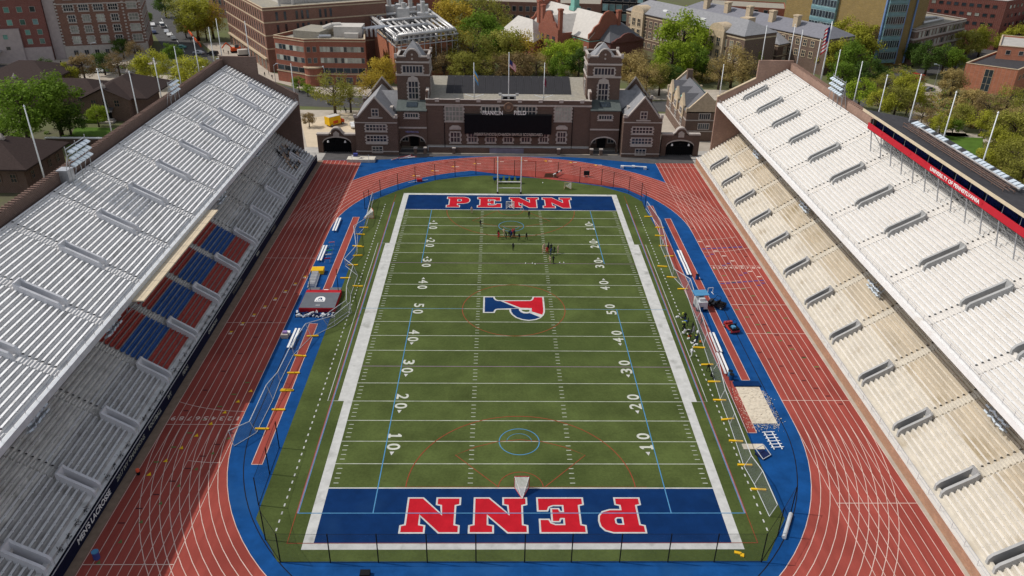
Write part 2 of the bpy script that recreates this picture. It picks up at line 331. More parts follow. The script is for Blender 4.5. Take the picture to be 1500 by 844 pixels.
def flat_text(s, x, y, size, rz, parent, m, z, width=None, sy=1, bold=.02):
    me = text_mesh(s, size, m, .004, width*(.45 if s == '1' else 1), bold)
    o = link('lane_number' if parent is trk else 'yard_number', me, parent, (x, y, z), rz); o.scale.y = sy; return o
for i in range(9):
    flat_text(str(i+1), -(RI+LW*(i+.5)), -31.6, 1.25, math.pi, trk, M['lane'], .024, .62)
    flat_text(str(i+1), RI+LW*(i+.5), 16.9, 1.2, 0, trk, M['lane'], .024, .62)
# jumping runways and pit
def runway(x0, x1, y0, y1):
    r_ = struct(sheet('runway', [rect(x0, x1, y0, y1)], .002, M['track']))
    q = strip([(x0, y0), (x0, y1)], .09)+strip([(x1, y0), (x1, y1)], .09)+strip([(x0, y0), (x1, y0)], .09)+strip([(x0, y1), (x1, y1)], .09)
    sheet('runway_line', q, .010, M['lane'], r_); return r_
runway(-35.4, -34.0, 3.5, 41); runway(-35.3, -33.9, -41.3, -5.4)
runway(34.7, 36.0, -21.8, 41.5); runway(32.0, 33.3, -34.6, 49)
# thin dark line round the apron
aq = strip([(-37.3, -8), (-37.3, -33)] + arc(0, -YC, 37.3, 183, 270, 30), .12) + strip([(37.6, 0), (37.6, -32)] + arc(0, -YC, 37.6, -3, -90, 30), .12)
sheet('apron_drain', aq, -.012, M['black'])['kind'] = 'structure'
# ------------------------------------------------------------ turf
GR = P2([(543, 295), (583, 279), (609, 271), (638.7, 264), (673, 259.5), (708, 257), (740, 258), (800, 262), (848, 268.5), (880, 273), (920, 284), (940, 295), (948, 312)])
tpoly = [(31.9, 36), (31.9, -51), (27.7, -57.6), (-27.9, -57.6), (-32.1, -51), (-32.1, 33)] + GR
turf = struct(sheet('turf', [list(reversed(tpoly))], .004, M['turf']))
X, W_ = 24.384, 1.0
YD = .9144
def ez(s):
    y0, y1 = (50*YD, 60*YD) if s > 0 else (-60*YD, -50*YD)
    return sheet('end_zone', [rect(-X, X, y0, y1)], .010, M['ezblue'], turf)
ezF, ezN = ez(1), ez(-1)
bord = []
for s in (-1, 1):
    a, b = sorted((s*X, s*(X+1.25))); bord.append(rect(a, b, -60*YD-1.0, 60*YD+1.0))
    a, b = sorted((s*(X+1.25), s*(X+2.1))); bord.append(rect(a, b, -30*YD, 30*YD))
    a, b = sorted((s*60*YD, s*(60*YD+1.0))); bord.append(rect(-X, X, a, b))
sheet('sideline_border', bord, .010, M['white'], turf)
for i in range(-10, 11):
    if abs(i) == 10: sheet('goal_line', [rect(-X, X, i*5*YD-.1, i*5*YD+.1)], .014, M['white'], turf)
    else: sheet('yard_line', [rect(-X, X, i*5*YD-.065, i*5*YD+.065)], .014, M['lpurple' if abs(i) == 4 else 'line'], turf)
hs = []
for y in range(-49, 50):
    if y % 5 == 0: continue
    for x in (-X+.75, X-.75, -6.55, 6.55): hs.append(rect(x-.33, x+.33, y*YD-.06, y*YD+.06))
sheet('hash_marks', hs, .014, M['line'], turf)['kind'] = 'stuff'
for i in range(-4, 5):
    y = i*10*YD; t = str(50-abs(i)*10)
    for s in (-1, 1):
        for j, ch in enumerate(t):
            # text runs towards -y on the left (tops towards +x), towards +y on the right
            yy = y + (1.15 if j == 0 else -1.15)*(1 if s < 0 else -1)
            if ch == '1':
                P1 = [(-.45, -.95), (.45, -.95), (.45, -.6), (.2, -.55), (.2, .95), (-.12, .95), (-.45, .62), (-.45, .38), (-.2, .45), (-.2, -.55), (-.45, -.6)]; sg_ = 1 if s < 0 else -1
                sheet('yard_number', [[(s*17.25+sg_*b_, yy-sg_*a_) for a_, b_ in P1]], .020, M['num'], turf); continue
            flat_text(ch, s*17.25, yy, 2.45, -math.pi/2 if s < 0 else math.pi/2, turf, M['num'], .020, 1.3, 1, .018)
        if i:
            d = 1 if i > 0 else -1; yy = y+d*2.15
            sheet('number_arrow', [[(s*17.25-.32, yy), (s*17.25+.32, yy), (s*17.25, yy+d*.75)]], .018, M['white'], turf)
# lacrosse / soccer lines
for s in (-1, 1):
    sheet('light_blue_line', strip([(s*18.2, -50.1), (s*18.2, 0)], .13)+strip([(s*18.2, 18.3), (s*18.2, 45.7)], .13), .022, M['lblue'], turf)
    sheet('purple_touch_line', strip([(s*27.35, -50.1), (s*27.35, 50)], .20), .016, M['lpurple'], turf)
    sheet('light_blue_touch_line', strip([(s*27.2, -50.1), (s*27.2, 50)], .07), .022, M['lblue'], turf)
    sheet('red_touch_line', strip([(s*27.45, -54.9), (s*27.45, 55)], .09), .022, M['lred'], turf)
    sheet('bench_area_line', strip([(s*26.5, -27.4), (s*28.0, -27.4), (s*28.0, 27.4), (s*26.5, 27.4)], .09), .018, M['white'], turf)
    dd = [rect(s*29.2-.09, s*29.2+.09, -53+i*1.35, -52.5+i*1.35) for i in range(76)]
    sheet('dotted_line', dd, .018, M['white'], turf)
sheet('light_blue_end_line', strip([(-27.3, -50.1), (27.3, -50.1)], .12), .026, M['lblue'], turf)
sheet('light_blue_halfway_line', strip([(-27.3, 0), (-9, 0)], .08)+strip([(9, 0), (27.3, 0)], .08), .026, M['lblue'], turf)
sheet('red_end_line', strip([(-27.5, -54.9), (27.5, -54.9)], .09)+strip([(-16, -45.55), (16, -45.55)], .06), .030, M['lred'], turf)
sheet('red_centre_circle', strip(arc(-.2, 0, 9.15, 0, 360, 64), .13), .018, M['lred'], turf)
for s in (-1, 1):
    cy = s*36.6; a0, a1 = (0, 180) if s < 0 else (180, 360)
    sheet('light_blue_circle', strip(arc(-.1, cy, 2.75, 0, 360, 48), .12)+strip(arc(-.1, cy, 1.7, 0 if s < 0 else 180, 180 if s < 0 else 360, 30), .07), .022, M['lblue'], turf)
    sheet('red_arc', strip(arc(-.1, s*45.6, 14.6, a0, a1, 60), .13), .022, M['lred'], turf)
    sheet('red_crease', strip(arc(-.1, s*45.6, 2.85, a0, a1, 24), .11), .022, M['lred'], turf)
    sheet('red_fan', strip([(-2.9, s*45.6), (-8.7, s*39.4)] + [(x*1.0, s*(39.4-3.2*(1-(x/8.7)**2))) for x in (-6, -3, 0, 3, 6)] + [(8.7, s*39.4), (2.9, s*45.6)], .11), .022, M['lred'], turf)
# turf letters -------------------------------------------------
def offset(poly, d):
    n = len(poly); A = sum(poly[i][0]*poly[(i+1) % n][1]-poly[(i+1) % n][0]*poly[i][1] for i in range(n)); sg = 1 if A > 0 else -1; out = []
    for i in range(n):
        a, b, c = Vector(poly[i-1]), Vector(poly[i]), Vector(poly[(i+1) % n])
        d1 = (b-a).normalized(); d2 = (c-b).normalized(); n1 = Vector((d1.y, -d1.x))*sg; n2 = Vector((d2.y, -d2.x))*sg
        m = (n1+n2); m = m.normalized() if m.length > 1e-6 else n1; k = d/max(.45, m.dot(n1)); out.append(tuple(b+m*k))
    return out
def holed(outer, hole):
    """one simple polygon with a slit to the hole"""
    if not hole: return outer
    A = lambda p: sum(p[i][0]*p[(i+1) % len(p)][1]-p[(i+1) % len(p)][0]*p[i][1] for i in range(len(p)))
    if A(outer) < 0: outer = outer[::-1]
    if A(hole) > 0: hole = hole[::-1]
    bi, bj = min(((i, j) for i in range(len(outer)) for j in range(len(hole))), key=lambda t: (Vector(outer[t[0]])-Vector(hole[t[1]])).length)
    return outer[:bi+1] + hole[bj:] + hole[:bj+1] + outer[bi:]
LET = {  # unit height 1
 'P': ([(0, 0), (.52, 0), (.52, .17), (.42, .20), (.42, .36), (.68, .36), (.84, .42), (.92, .53), (.94, .68), (.92, .83), (.84, .94), (.68, 1), (0, 1), (0, .83), (.10, .80), (.10, .20), (0, .17)],
       [(.42, .57), (.56, .57), (.61, .62), (.61, .74), (.56, .79), (.42, .79)]),
 'E': ([(0, 0), (.98, 0), (.98, .36), (.80, .36), (.76, .25), (.66, .20), (.42, .20), (.42, .42), (.52, .42), (.55, .33), (.68, .33), (.68, .68), (.55, .68), (.52, .59), (.42, .59), (.42, .80), (.64, .80), (.74, .75), (.78, .65), (.95, .65), (.95, 1), (0, 1), (0, .83), (.10, .80), (.10, .20), (0, .17)], None),
 'N': ([(0, 0), (.48, 0), (.48, .17), (.38, .20), (.36, .52), (.82, 0), (1.12, 0), (1.12, .80), (1.22, .83), (1.22, 1), (.74, 1), (.74, .83), (.86, .80), (.86, .48), (.40, 1), (0, 1), (0, .83), (.10, .80), (.10, .20), (0, .17)], None)}
def word(ez_, x0, y0, s, ht, xs, hscale):
    for ch, x in zip('PENN', xs):
        o_, h_ = LET[ch]; T = lambda p: (x0+s*(x+p[0]*hscale), y0+s*p[1]*ht)
        O = [T(p) for p in o_]; H = [T(p) for p in h_] if h_ else None
        e = sheet_h('letter', O, H, .022, M['ezred'], ez_)
        sheet_h('letter_outline', offset(O, .22), offset(H, -.20) if H else None, .016, M['white'], ez_)
word(ezF, -14.9, 47.3, 1, 6.2, (0, 7.2, 14.7, 22.5), 5.5)
word(ezN, 14.5, -47.6, -1, 5.6, (0, 7.1, 14.1, 22.3), 5.55)
# split P at midfield
z6 = lambda l: P2([(660+a/7.5, 400+b/7.5) for a, b in l])
PO = z6([(378, 268), (468, 268), (474, 284), (490, 300), (518, 309), (882, 309), (903, 298), (912, 284), (916, 268), (1006, 268), (1018, 390), (1018, 430), (1005, 462), (975, 490), (930, 508), (860, 517), (790, 508), (730, 487), (690, 458), (668, 428), (660, 394), (512, 394), (490, 400), (478, 412), (470, 430), (374, 430)])
PH = z6([(760, 398), (882, 398), (882, 420), (870, 434), (830, 438), (790, 430), (768, 416)])
lg = sheet_h('midfield_letter_outline', offset(PO, .30), offset(PH, -.24), .024, M['white'], turf)
sheet('midfield_letter_blue', [z6([(378, 268), (468, 268), (474, 284), (490, 300), (518, 309), (548, 309), (715, 380), (752, 388), (660, 390), (512, 394), (490, 400), (478, 412), (470, 430), (374, 430)]),
    z6([(664, 394), (748, 394), (754, 414), (772, 432), (800, 444), (840, 446), (868, 442), (985, 488), (930, 508), (860, 517), (790, 508), (730, 487), (690, 458), (668, 428)])], .032, M['ezblue'], turf)
sheet('midfield_letter_red', [z6([(580, 310), (882, 309), (903, 298), (912, 284), (916, 268), (1006, 268), (1018, 390), (1018, 430), (1008, 460), (893, 425), (892, 388), (770, 384)])], .032, M['ezred'], turf)
# sand pit
pit = thing('long_jump_pit', 'rectangular sand pit beside the blue runway end board', 'sand pit', (35, -28, 0))
MB().box(-1.7, 1.9, -4.5, 4.4, -.02, .035).build('sand', M['sand'], pit)
b = MB()
for i in range(140): x, y = rnd.uniform(-1.6, 1.8), rnd.uniform(-4.3, 4.2); b.obox((x, y), rnd.random()*3, rnd.uniform(.2, .5), rnd.uniform(.2, .5), .02, .05+rnd.random()*.06)
s_ = b.build('sand_clumps', M['sand'], pit); s_['kind'] = 'stuff'
MB().box(-1.9, 2.1, 4.4, 5.6, 0, .25).build('end_board', M['ezblue'], pit)
rs_ = random.Random(31); bl_ = []
for i in range(420):
    e = i % 3
    if e == 0: cx_, cy_ = 33.25-abs(rs_.gauss(0, .55)), rs_.uniform(-33.5, -23.8)
    elif e == 1: cx_, cy_ = 36.95+abs(rs_.gauss(0, .40)), rs_.uniform(-32.5, -24.5)
    elif e == 2: cx_, cy_ = rs_.uniform(33.2, 37.2), -32.5-abs(rs_.gauss(0, .8))
    else: cx_, cy_ = 36+rs_.gauss(0, 1.0), -44.5+rs_.gauss(0, .35)
    k_ = rs_.uniform(.03, .09); a = rs_.random()*3; bl_.append([(cx_+k_*math.cos(a+q), cy_+k_*math.sin(a+q)) for q in (0, 1.57, 3.14, 4.71)])
o = sheet('spilt_sand', bl_, .012, M['sand']); tag(o, 'pale sand scattered over the blue apron round the pit', 'sand', None, 'stuff')
# ------------------------------------------------------------ streets and grounds outside
struct(sheet('street', [strip([(-260, 176), (-150, 181), (-114, 180), (-64, 138), (-30, 136.5), (30, 136.5), (75, 137)], 13)][0], -.05, M['road']))
struct(sheet('avenue', strip([(-112, 172), (-128, 205), (-186, 317), (-280, 500)], 15), -.045, M['road']))
struct(sheet('pavement', [[(-260, 169), (-150, 174), (-118, 172), (-105, 160), (-75, 128), (-60, 128), (75, 128), (75, 90), (-110, 90), (-110, 140), (-260, 150)],
    [(-260, 183.5), (-150, 188.5), (-135, 190), (-150, 215), (-172, 200), (-260, 200)],
    [(-104, 182), (-62, 146), (80, 145), (80, 160), (-50, 160), (-88, 178), (-120, 235), (-132, 232)]], -.055, M['walk']))
struct(sheet('plaza', [P2([(440, 175), (520, 163), (620, 163), (620, 215), (450, 215)])], -.045, M['plaza']))
struct(sheet('side_road', [P2([(1230, 175), (1330, 120), (1400, 100), (1500, 60), (1500, 50), (1380, 95), (1240, 120), (1180, 160)])], -.045, M['road']))
struct(sheet('path', [P2([(1360, 192), (1430, 196), (1500, 215), (1500, 225), (1420, 202), (1360, 198)]), P2([(1330, 170), (1350, 120), (1380, 128), (1375, 160), (1420, 200), (1390, 200)])], -.045, M['walk']))
struct(sheet('lawn', [P2([(1370, 198), (1440, 202), (1440, 225), (1380, 235)]), P2([(95, 215), (110, 186), (190, 188), (180, 205)])], -.04, M['lawn']))
mk = []
for i in range(9): mk.append(rect(-128+2.1*i, -127+2.1*i, 185, 189))
for i in range(7): mk.append(rect(-130+2*i, -129+2*i, 194-.2*i, 195-.2*i))
for i in range(5): mk.append([(-133-9*i, 213+18*i), (-132.7-9*i, 213+18*i), (-136.5-9*i, 221+18*i), (-136.8-9*i, 221+18*i)])
for i in range(12): mk.append(rect(-60+8*i, -57+8*i, 136.4, 136.7))
struct(sheet('road_marking', mk, -.035, M['white']))
# ============================================================ GRANDSTANDS
NR, TD, RS = 25, .656, .364
NL, TL, RL = 19, .66, .444
def stair(x0, z0, n, td, rs, sx, base):
    p = []
    for i in range(n): p += [(sx*(x0+i*td), z0+i*rs), (sx*(x0+(i+1)*td), z0+i*rs)]
    p.append((sx*(x0+n*td), z0+(n-1)*rs)); 
    return p
def stair_faces(b, prof, y0, y1, under, split=999):
    """treads and risers between y0 and y1, ends closed down to 'under' offset"""
    n = len(prof); vs = [(x, y0, z) for x, z in prof]+[(x, y1, z) for x, z in prof]
    b.add(vs, [(i, i+1, n+i+1, n+i) for i in range(min(n-1, split))], 0)
    if split < n-1: b.add(vs, [(i, i+1, n+i+1, n+i) for i in range(split, n-1)], 1)
def make_stand(sx, yend, label, aisU, aisL, mats):
    root = thing('grandstand', label, 'grandstand', (sx*60, 0, 0)); O = root.location
    UX, UZ, LX, LZ = 54.3, 16.4, 50.9, 1.9
    YN = -78.0
    up = Off(O); pr = stair(UX, UZ, NR, TD, RS, sx, 0)
    def ranges(ais, hw):
        ys = sorted([y for y in ais if YN < y < yend]); e = [YN]
        for y in ys: e += [y-hw, y+hw]
        e.append(yend); return [(e[i], e[i+1]) for i in range(0, len(e), 2)], ys
    HW = .75
    ru, yu = ranges(aisU, HW); rl, yl_ = ranges(aisL, HW)
    for a, c in ru: stair_faces(up, pr, a, c, .3)
    # slab underside, front fascia, back
    x1 = UX+NR*TD; zt = UZ+(NR-1)*RS
    up.add([(sx*UX, YN, UZ-.7), (sx*x1, YN, zt-.8), (sx*x1, yend, zt-.8), (sx*UX, yend, UZ-.7)], [(0, 1, 2, 3)])
    U = up.build('upper_deck', mats['upC'], root)
    # fascia ledge
    fb = Off(O); xa, xb = sorted((sx*(UX-.55), sx*(UX+.001))); fb.box(xa, xb, YN, yend, UZ-.75, UZ+.12); xa, xb = sorted((sx*(UX-.30), sx*(UX-.18))); fb.build('front_ledge', mats['ledge'], root)
    rb = Off(O)
    for h in (.5, .95): rb.tube((sx*(UX-.25), YN, UZ+h), (sx*(UX-.25), yend, UZ+h), .03, n=4)
    y = YN
    while y < yend: rb.tube((sx*(UX-.25), y, UZ+.2), (sx*(UX-.25), y, UZ+.95), .03, n=4); y += 2.33
    rb.build('front_railing', M['steel'], root)
    lo = Off(O); lp = stair(LX, LZ, NL, TL, RL, sx, 0)
    for a, c in rl: stair_faces(lo, lp, a, c, .3, 17)
    xe = LX+NL*TL; ze = LZ+(NL-1)*RL
    lo.add([(sx*xe, YN, ze), (sx*xe, yend, ze), (sx*xe, yend, ze+5), (sx*xe, YN, ze+5)], [(0, 1, 2, 3)])
    L = lo.build('lower_deck', [mats['loF'], mats['loC']], root)
    # aisles with vomitories
    def aisle(y, x0, z0, n, td, rs, i0, i1, deck, name, cm):
        b = Off(O); zf = z0+i0*rs
        for i in range(n):
            xa, xb = sorted((sx*(x0+i*td), sx*(x0+(i+1)*td))); z = z0+i*rs
            if i0 <= i < i1: continue
            if i == i1: b.build('aisle_stair', cm, deck); b = Off(O)
            b.box(xa, xb, y-HW, y+HW, z-.5, z)
            if i+1 < n and not (i0-1 <= i < i1): xm, xn = sorted((sx*(x0+(i+.55)*td), sx*(x0+(i+1)*td))); b.box(xm, xn, y-.55, y+.55, z, z+rs*.5)
        xa, xb = sorted((sx*(x0+i0*td), sx*(x0+i1*td))); b.build('aisle_stair', cm, deck); b = Off(O); b.box(xa, xb, y-HW, y+HW, zf-2.6, zf-2.201)      # floor of the mouth
        xq, xr = sorted((sx*(x0+i0*td), sx*(x0+(i0+2)*td)))
        for s_ in range(6): xk, xl = sorted((sx*(x0+i0*td+s_*.3), sx*(x0+i0*td+(s_+1)*.3))); b.box(xk, xl, y-HW, y+HW, zf-2.2, zf-.35*s_)
        b.build('vomitory_stair', cm, deck)
        vb = Off(O)
        xs0, xs1 = x0+(i0-.4)*td, x0+(i1+.6)*td; ztop = z0+(i1)*rs
        prof = [(sx*xs0, zf-2.3), (sx*xs0, zf+.35), (sx*(xs0+.35), zf+.85), (sx*(xs1-.5), ztop+.75), (sx*(xs1-.15), ztop+1.15), (sx*xs1, ztop+1.15), (sx*xs1, zf-2.3)]
        for e in (-1, 1): ya, yb = sorted((y+e*HW*.66, y+e*(HW+.12))); vb.vprism(prof, 'y', ya, yb)
        xk, xl = sorted((sx*(xs1-.25), sx*(xs1-.01))); vb.box(xk, xl, y-HW, y+HW, ztop-.6, ztop+1.2)
        vb.build('vomitory_wall', mats['vom'], deck)
        db = Off(O); xk, xl = sorted((sx*(xs1-.30), sx*(xs1-.26))); db.box(xk, xl, y-HW+.1, y+HW-.1, zf-2.2, ztop-.6); db.build('doorway', M['black'], deck)  # black plate paints the dark of the opening
    for y in yu: aisle(y, UX, UZ, NR, TD, RS, 7, 14, U, 'upper', mats['upC'])
    for y in yl_: aisle(y, LX, LZ, NL, TL, RL, 1, 6, L, 'lower', mats['loF'] if sx > 0 else mats['loC'])
    # benches: one plank row per bay and row
    cache = {}
    def bench(deck, name, a, c, x, z, m, style):
        ln = round(c-a-.25, 2); key = (ln, style, m.name)
        if key not in cache:
            b = MB()
            if style == 'bench':
                b.box(-.14, .14, -ln/2, ln/2, .15, .20); [b.box(-.12, .13, e_*(ln/2+.02)-.06, e_*(ln/2+.02)+.06, .01, .145, 2) for e_ in (-1, 1)]; k = max(2, int(ln/1.35));  # dark end boxes paint the gap shade under the bench ends
                for i in range(k+1): yy = -ln/2+.1+(ln-.2)*i/k; b.box(-.10, .12, yy-.04, yy+.04, 0, .15); b.box(-.06, .06, yy-.03, yy+.03, .20, .212, 1)
            else:
                k = int(ln/.52)
                for i in range(k): yy = -ln/2+.26+i*.52; b.box(-.2, .2, yy-.22, yy+.22, .02, .10); xa, xb = sorted((sx*.17, sx*.23)); b.box(xa, xb, yy-.22, yy+.22, .10, .48)
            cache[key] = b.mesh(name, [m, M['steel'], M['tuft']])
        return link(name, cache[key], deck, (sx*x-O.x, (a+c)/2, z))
    for a, c in ru:
        if c-a < 1.5: continue
        if c < -50:
            bb = Off(O)
            for i in range(1, NR): xm = sx*(UX+i*TD+.17); bb.box(xm-.15, xm+.15, a+.12, c-.12, UZ+i*RS, UZ+i*RS+.1)
            bb.build('bench_block', mats['upB'], U)['kind'] = 'stuff'; continue
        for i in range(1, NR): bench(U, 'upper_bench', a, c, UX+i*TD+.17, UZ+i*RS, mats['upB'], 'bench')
    for a, c in rl:
        if c-a < 1.5: continue
        col = sx < 0 and -26 < (a+c)/2 < 22
        for i in range(2 if sx < 0 else 1, NL):
            if col:
                if i == 1: continue
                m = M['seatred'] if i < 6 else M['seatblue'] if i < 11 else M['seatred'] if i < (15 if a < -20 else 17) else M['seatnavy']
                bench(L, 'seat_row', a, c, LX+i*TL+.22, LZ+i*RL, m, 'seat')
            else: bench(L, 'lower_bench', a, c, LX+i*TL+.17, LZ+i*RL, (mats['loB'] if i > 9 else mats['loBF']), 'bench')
    # walls
    wb = Off(O); xo = x1
    e0, e1 = sorted((yend-.003, yend+.75))
    wb.vprism([(sx*(UX-.6), 0), (sx*(UX-.6), UZ+1.5), (sx*(UX+8.7), UZ+1.5+8.7*.56), (sx*(UX+8.7), zt+2.2), (sx*(xo+1.2), zt+2.2), (sx*(xo+1.2), 0)], 'y', e0, e1)
    xa, xb = sorted((sx*(xo+.45), sx*(xo+1.203))); wb.box(xa, xb, YN, yend-.003, 0, zt+1.5)
    wb.build('brick_wall', mats['brick'], root)
    cb = Off(O); y = YN
    while y < yend-1: xa, xb = sorted((sx*(xo+.35), sx*(xo+1.32))); cb.box(xa, xb, y, y+.4, zt+1.6, zt+1.82); y += .85
    cb.box(*sorted((sx*(xo+.40), sx*(xo+1.26))), YN, yend-.1, zt+1.503, zt+1.6)
    cb.build('wall_coping', mats['brick'], root)
    kb = Off(O); kb.vprism([(sx*(UX-.7), UZ+1.5), (sx*(UX-.7), UZ+1.68), (sx*(UX+8.6), UZ+1.68+8.7*.56), (sx*(UX+8.6), UZ+1.5+8.7*.56)], 'y', yend-.06, yend+.85); kb.build('end_coping', M['stoneT'] if sx > 0 else M['bstand'], root)
    # columns under the upper deck
    for y in yu:
        cbm = Off(O); cbm.box(*sorted((sx*(UX+9.6), sx*(UX+10.2))), y-.3+3, y+.3+3, 0, UZ+4.2); cbm.build('column', M['conc'], root)
    return root, U, L
AU_R = [3.4+11.7*k for k in range(-8, 7)]; AU_L = [1.7+11.55*k for k in range(-8, 7)]; AL = [-1.8+11.72*k for k in range(-8, 7)]
stL, UL, LLd = make_stand(-1, 76.6, 'two tier grandstand with silver benches and blocks of red and blue seats', AU_L, AL, dict(upC=M['concL'], loF=M['concLF'], loC=M['concLL'], upB=M['benchL'], loB=M['benchLL'], loBF=M['benchL'], ledge=M['metal'], vom=M['vom'], brick=M['bstand']))
stR, UR, LRd = make_stand(1, 79.4, 'two tier grandstand with cream benches and a red press box on top', AU_R, AL, dict(upC=M['concR'], loF=M['concRF'], loC=M['concRL'], upB=M['benchR'], loB=M['benchRL'], loBF=M['benchRM'], ledge=M['benchR'], vom=M['vomR'], brick=M['bstandR']))
# left: navy banner wall, right: brick wall with concrete kerb
O = stL.location
b = Off(O); b.box(-51.05, -50.8, -88, 78, 0, 1.9); b.build('trackside_wall', M['navy'], stL)
b = Off(O); b.box(-50.79, -50.74, -88, 78, 1.75, 1.85); b.build('banner_trim', M['metal'], stL)
b = Off(O); b.box(-51.56, -51.05, -78, 76.5, 1.88, 1.904); b.build('front_walk', M['concL'], stL); b = Off(O); b.box(-52.21, -51.565, -78, 76.5, 2.30, 2.348); b.build('front_step', M['concL'], stL)
b = Off(O)
for h in (2.3, 2.75): b.tube((-50.9, -88, h), (-50.9, 77, h), .025, n=4)
for i in range(60): b.tube((-50.9, -88+i*2.8, 1.9), (-50.9, -88+i*2.8, 2.75), .025, n=4)
b.build('trackside_railing', M['steel'], stL)
for t, y, s in (("MEN'S LACROSSE", -51.5, 1.1), ('2017 IVY CHAMPIONS', -41, .9), ('FOOTBALL', -33, .9), ('IVY', -27.5, .9), ('PENN', -21, .9), ('CHAMPIONS', -8, .8), ('TRACK & FIELD', 6, .8), ('PENN', 20, .8), ('LACROSSE', 32, .8)):
    o = link('banner_lettering', text_mesh(t, s, M['glassP' if s < 1 else 'wpaint'], .02), stL, Vector((-50.77, y, .95))-O); o.rotation_euler = (math.pi/2, 0, math.pi/2)
# dark tufts of unknown kind along the left front walk follow below
O = stR.location
b = Off(O); b.box(50.02, 50.5, -88, 79, 0, 1.75); b.build('trackside_wall', M['btrack'], stR)
b = Off(O); b.box(49.5, 50.0, -88, 79, -.04, .10); b.build('kerb', M['walk'], stR)
b = Off(O); b.box(49.95, 50.92, -88, 79, 1.753, 1.86); b.build('front_walk', M['concR'], stR)
b = Off(O)
for h in (2.3, 2.75): b.tube((50.15, -88, h), (50.15, 77, h), .025, n=4)
for i in range(60): b.tube((50.15, -88+i*2.8, 1.8), (50.15, -88+i*2.8, 2.75), .025, n=4)
b.build('trackside_railing', M['steel'], stR)
struct(sheet('trackside_strip', [rect(-50.8, -49.45, -95, 79)], -.01, M['dirt']))
# dark tufts of unknown kind on the left front walk
for y in AL:
    for d in (2.6, 4.6, 6.6, 8.6):
        if -62 < y+d < 62:
            b = MB(); r_ = random.Random(int(y*10+d*7))
            for k in range(40):
                p = Vector((r_.gauss(0, .20), r_.gauss(0, .25), .1+abs(r_.gauss(0, .18)))); a = r_.random()*6.3; e = Vector((math.cos(a), math.sin(a), r_.uniform(-.5, .8)))*.2; f = Vector((-math.sin(a), math.cos(a), .2))*.05
                b.quad(p-e, p-f, p+e, p+f)
            o = b.build('dark_tuft', M['tuft'], None); o.location = (-51.6, y+d, 1.9)
            tag(o, 'dark low tuft on the front walk of the shaded stand', 'shrub', 'dark tufts along the front walk')
# tan canopy box on the left upper deck edge
cv = thing('canopy', 'flat tan canopy roof projecting below the silver upper deck', 'canopy', (-53.4, -9.6, 15.4))
MB().box(-1.0, 1.3, -16.3, 16.3, .25, .45).build('roof', M['tan'], cv)
b = MB()
for i in range(12): b.box(-1.0, 1.3, -16.3+i*2.96-.03, -16.3+i*2.96+.03, .452, .47)
b.build('roof_seam', M['walk'], cv)
b = MB()
for i in range(8):
    y = -16+i*4.57; b.tube((1.2, y, .25), (-1.6, y, -1.8), .06); b.tube((-1.6, y, -1.8), (-1.0, y, .25), .06)
b.tube((1.2, -16, .2), (1.2, 16, .2), .07); b.tube((-1.6, -16, -1.8), (-1.6, 16, -1.8), .06)
b.build('truss', M['steel'], cv)
# press box on the right
pb = thing('press_box', 'long press box with a red lettered front on slim posts', 'press box', (69, -6, 24)); O = pb.location
b = Off(O); b.vprism([(65.0, 30.75), (65.0, 30.5), (75.2, 28.6), (75.2, 28.9)], 'y', -34, 22); b.build('roof', M['roofdk'], pb)
b = Off(O); b.box(64.85, 64.99, -34.1, 22.1, 30.4, 30.85); b.build('roof_edge', M['tan'], pb)
b = Off(O); b.box(65.95, 66.05, -34, 21, 27.45, 28.55); b.build('fascia', M['redsign'], pb)
b = Off(O); b.box(66.06, 75, -34, 20.9, 27.3, 27.5); b.build('floor', M['roofdk'], pb)
b = Off(O); b.box(67.2, 67.3, -34, 20.5, 27.5, 30.1); b.build('front_window', mat('press_glass', (.008, .015, .07), .2, .3, .5, spec=.6), pb)
b = Off(O); b.box(74.7, 75.0, -34, 21, 26, 28.6); b.box(66.2, 74.7, 20.6, 20.9, 27.5, 29.2); b.build('wall', M['bstand'], pb)
for i in range(13):
    y = 19.5-i*4.2; b = Off(O); b.tube((66.1, y, 27.5), (66.9, y, 23.3), .10); b.tube((66.3, y-.0, 27.4), (68.6, y, 24.4), .07); b.tube((66.1, y, 28.5), (66.1, y, 30.3), .05); b.build('post', M['steel'], pb)
for i in range(12):
    b = Off(O); y = 17.4-i*4.2; b.box(67.1, 67.2, y-.05, y+.05, 27.5, 30.1); b.build('mullion', M['black'], pb)
o = link('lettering', text_mesh('UNIVERSITY OF PENNSYLVANIA', .78, M['wpaint'], .03, 14.5), pb, Vector((65.93, -10.2, 28.0))-O); o.rotation_euler = (math.pi/2, 0, -math.pi/2)
b = Off(O)
for y in (15, 4, -7, -18): b.tube((65.93, y, 28.1), (65.9, y, 28.1), .22, n=8)
b.build('badge', M['matred'], pb)
b = Off(O)
for dx, z in ((67.8, 30.55), (68.6, 30.42), (69.5, 30.28)): b.tube((dx, 12, z), (dx, -19, z), .06, n=5); b.tube((dx, 12, z+.55), (dx, -19, z+.55), .05, n=5)
for i in range(12): y = 12-i*2.8; b.tube((67.8, y, 30.2), (67.8, y, 31.1), .05); b.tube((69.5, y, 29.9), (69.5, y, 30.85), .05); b.tube((67.8, y, 31.0), (69.5, y, 30.8), .05)
b.build('roof_rail', M['bstand'], pb)
b = Off(O); b.tube((70.4, 11.5, 30.45), (70.4, -18.5, 30.45), .16); b.build('cable_tray', M['duct'], pb)
